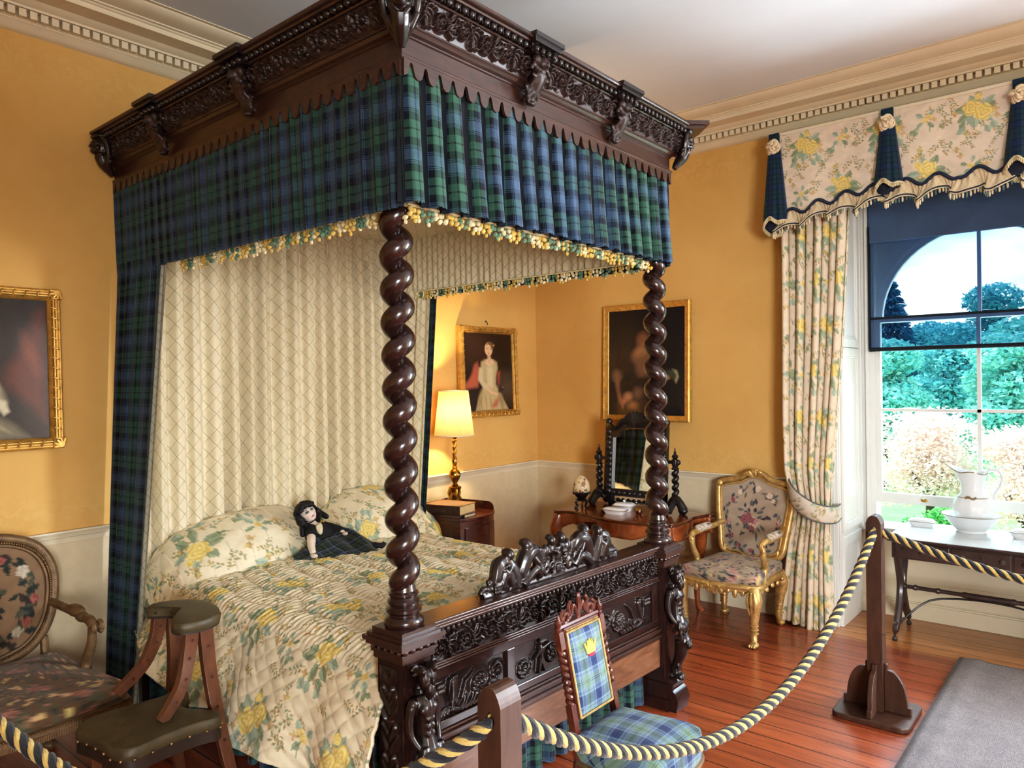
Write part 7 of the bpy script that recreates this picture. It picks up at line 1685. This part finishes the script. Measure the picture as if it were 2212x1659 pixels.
gent = [('e', .2, .6, .5, .5, 0, D(60, 58, 52), .95), ('p', [(.98, .96), (.88, .90), (.80, .70), (.66, .52), (.62, .40), (.98, .10)], D(96, 52, 40), .12), ('e', .86, .60, .08, .22, .3, D(120, 66, 48), .9),
    ('p', [(.20, .0), (.22, .44), (.34, .56), (.52, .50), (.64, .36), (.68, .26), (.60, .20), (.52, .24), (.46, .20), (.50, 0)], D(150, 138, 112), .06), ('e', .52, .40, .10, .12, .5, D(196, 184, 154), .6), ('p', [(.40, .26), (.52, .30), (.60, .27), (.56, .22), (.40, .18)], D(188, 142, 112), .04), ('p', [(.56, .30), (.66, .28), (.69, .20), (.64, .17), (.60, .22)], D(200, 190, 160), .03),
    ('p', [(.20, 0), (.40, .20), (.60, .18), (.72, .12), (.84, .02), (.84, 0)], D(112, 104, 84), .06), ('e', .60, .10, .03, .12, 1.0, D(150, 140, 112), .8), ('e', .36, .78, .11, .11, 0, D(206, 164, 130), .2), ('e', .36, .84, .13, .09, 0, D(90, 64, 48), .4), ('e', .35, .77, .09, .085, 0, D(212, 172, 138), .2)]
picture('portrait_painting', 'portrait with red drape and pale sleeve in a ribbed gilt frame, above the oval-backed armchair', (-3.945, -.012, 1.683), 0, .61, .735, .054, gent, D(50, 42, 38), M_GILTF, 3, True)

# ------------------------------------------------------------------ carpet runner
rt_ = NT('grey_drugget'); v = rt_.coords('Object', (1, 1, 1)); br_ = rt_.n('TexBrick'); rt_.put(br_.inputs['Vector'], v)
br_.inputs['Scale'].default_value = 60; br_.inputs['Color1'].default_value = (*L(104, 98, 100), 1); br_.inputs['Color2'].default_value = (*L(140, 132, 132), 1); br_.inputs['Mortar'].default_value = (*L(74, 68, 72), 1); br_.inputs['Mortar Size'].default_value = .035; br_.inputs['Brick Width'].default_value = .9; br_.inputs['Row Height'].default_value = .45
nz_ = rt_.noise(v, 9, 4); nz2 = rt_.noise(v, 220, 2); c_ = rt_.mix(.55, br_.outputs[0], rt_.ramp(nz2, [(.3, L(84, 78, 82)), (.7, L(146, 140, 142))])); c_ = rt_.mix(1.0, c_, rt_.ramp(nz_, [(.3, (.85,) * 3), (.7, (1.1,) * 3)]), 'MULTIPLY')
M_RUG = rt_.bsdf(c_, .95, 0, nz2, .8, .004, 0, .2, .2)
rug = thing('floor_runner', 'grey woven carpet runner lying on the floorboards by the barrier post near the window', 'carpet', (-.95, -4.6, 0))
n, m = 60, 120; u, v_ = np.meshgrid(np.linspace(-1.72, -.17, n), np.linspace(-3.115, -6.6, m), indexing='ij'); P = np.stack([u + .95, v_ + 4.6, .008 + .0015 * np.sin(u * 9 + v_ * 4)], -1)
P[..., 2] += .010 * np.exp(-((v_ + 3.20) / .03) ** 2)
o = gridobj('woven_pile', P, M_RUG, rug, uv=P[..., :2]); solid(o, .008, -1)
mb = MB(); mb.tube([(x + .95, -3.115 + 4.6, .007) for x in np.linspace(-1.72, -.17, 12)], .007, 6); mb.build('bound_edge', M_RUG, rug)

# ------------------------------------------------------------------ barrier posts and twisted ropes
def make_post(name, label, loc, rz=0, group=None):
    t = thing(name, label, 'barrier post', loc, rz, group)
    w, d, H, hz = .035, .033, .94, .868
    mb = MB()
    # shaft in pieces round the rope hole that runs through along x; dome on top
    n, m = 13, 13; top = np.zeros((n, m, 3)); X = np.linspace(-1, 1, n)[:, None]; Y = np.linspace(-1, 1, m)[None]
    zf = lambda x, y: H - .038 * (np.abs(y) ** 3.0) - .018 * np.abs(x) ** 4
    r = .019
    yz = [(-d, .20)] + [(-d, H - .038)] + [(d * q, float(zf(0, q))) for q in np.linspace(-.92, .92, 15)] + [(d, H - .038), (d, .20)]
    hole = [(r * .8 * cos(a), hz + r * 1.1 * sin(a)) for a in np.linspace(-PI / 2, 1.5 * PI, 25)]
    half = lambda s: [(s * 1e-4, .02), (s * d, .02), (s * d, H - .038)] + [(s * d * q, float(zf(0, q))) for q in (.92, .8, .6, .4, .2)] + [(s * 1e-4, H)] + [(s * abs(r * .8 * cos(a)), hz + r * 1.1 * sin(a)) for a in np.linspace(PI / 2, -PI / 2, 13)]
    for s in (-1, 1): mb.prism(half(s)[::s], -w, w, YZ())
    o = mb.build('shaft', M_POSTW, t, smooth=False)
    mb = MB(); c = .028; R_ = .165
    pl = []
    for (sx, sy, a0) in ((1, 1, 0), (-1, 1, PI / 2), (-1, -1, PI), (1, -1, 1.5 * PI)): pl += [(sx * (R_ - .04) + .04 * cos(a0 + q), sy * (R_ - .04) + .04 * sin(a0 + q)) for q in np.linspace(0, PI / 2, 6)]
    mb.prism(pl, 0, .026); bevel(mb.build('base_plate', M_POSTW, t, smooth=False), .005)
    for k in range(4):
        mb = MB(); Rk = rot(0, 0, k * PI / 2); b0 = .034
        prof = [(b0, .026), (.148, .026), (.148, .062), (.132, .062)] + [(b0 + .022 + (.110 - .012) * cos(a) * .78, .062 + .155 * sin(a)) for a in np.linspace(.05, PI / 2, 10)] + [(b0 + .014, .217), (b0 + .014, .245), (b0, .245)]
        M = lambda a, b, h, Rk=Rk: tuple(Rk @ Vector((a, h, b)))
        mb.prism(prof, -.011, .011, M); bevel(mb.build('bracket', M_POSTW, t, smooth=False), .003)
    return t
posts = [(-3.718, -2.79), (-1.163, -2.925), (-4.42, -1.35), (-1.05, -5.05)]
labs = ['dark wooden barrier post standing close in front of the bed, rope through its top', 'dark wooden barrier post with rounded brackets on its base, beside the grey runner', 'dark wooden barrier post before the oval-backed armchair, outside the view', 'dark wooden barrier post on the far side of the runner, outside the view']
pa = make_post('barrier_post', labs[0], (*posts[0], 0), 0, None)
for (x, y), l in zip(posts[1:], labs[1:]):
    c = tree_copy(pa); c.location = (x, y, 0); c['label'] = l
posts_o = True
def rope(name, label, p, q, sag, extra=None):
    p, q = Vector(p), Vector(q); Ln = (q - p).length; t = thing(name, label, 'rope', tuple(p))
    n = int(Ln * 1.12 / .0075); C = []
    for i in range(n + 1):
        f = i / n; v = p.lerp(q, f); v.z -= sag * 4 * f * (1 - f); C.append(v - p)
    s = 0; S = [0]
    for i in range(n): s += (C[i + 1] - C[i]).length; S.append(s)
    up = Vector((0, 0, 1)); pitch = .100; strands = [[], [], [], []]
    for i in range(n + 1):
        T = (C[min(n, i + 1)] - C[max(0, i - 1)]).normalized(); N = (up - T * T.dot(up)).normalized(); B = T.cross(N)
        for k in range(4):
            a = 2 * PI * S[i] / pitch + k * PI / 2; strands[k].append(C[i] + (N * cos(a) + B * sin(a)) * .0100)
    for k in range(4):
        mb = MB(); mb.tube(strands[k], (.0090, .0113)[k % 2], 8); mb.build(('gold_strand', 'black_strand')[k % 2], (M_ROPEG, M_ROPEB)[k % 2], t)
    return t
HZ = .862
rope('barrier_rope', 'black and gold rope sagging past the tartan chair between two barrier posts', (-3.70, -2.79, HZ), (-1.18, -2.925, HZ + .004), .43)
rope('barrier_rope', 'black and gold rope dropping from the close barrier post towards the oval-backed armchair', (-3.735, -2.79, HZ), (-4.41, -1.37, HZ), .31)
rope('barrier_rope', 'black and gold rope passing in front of the window table from the runner post', (-1.15, -2.94, HZ), (-1.05, -5.03, HZ), .185)
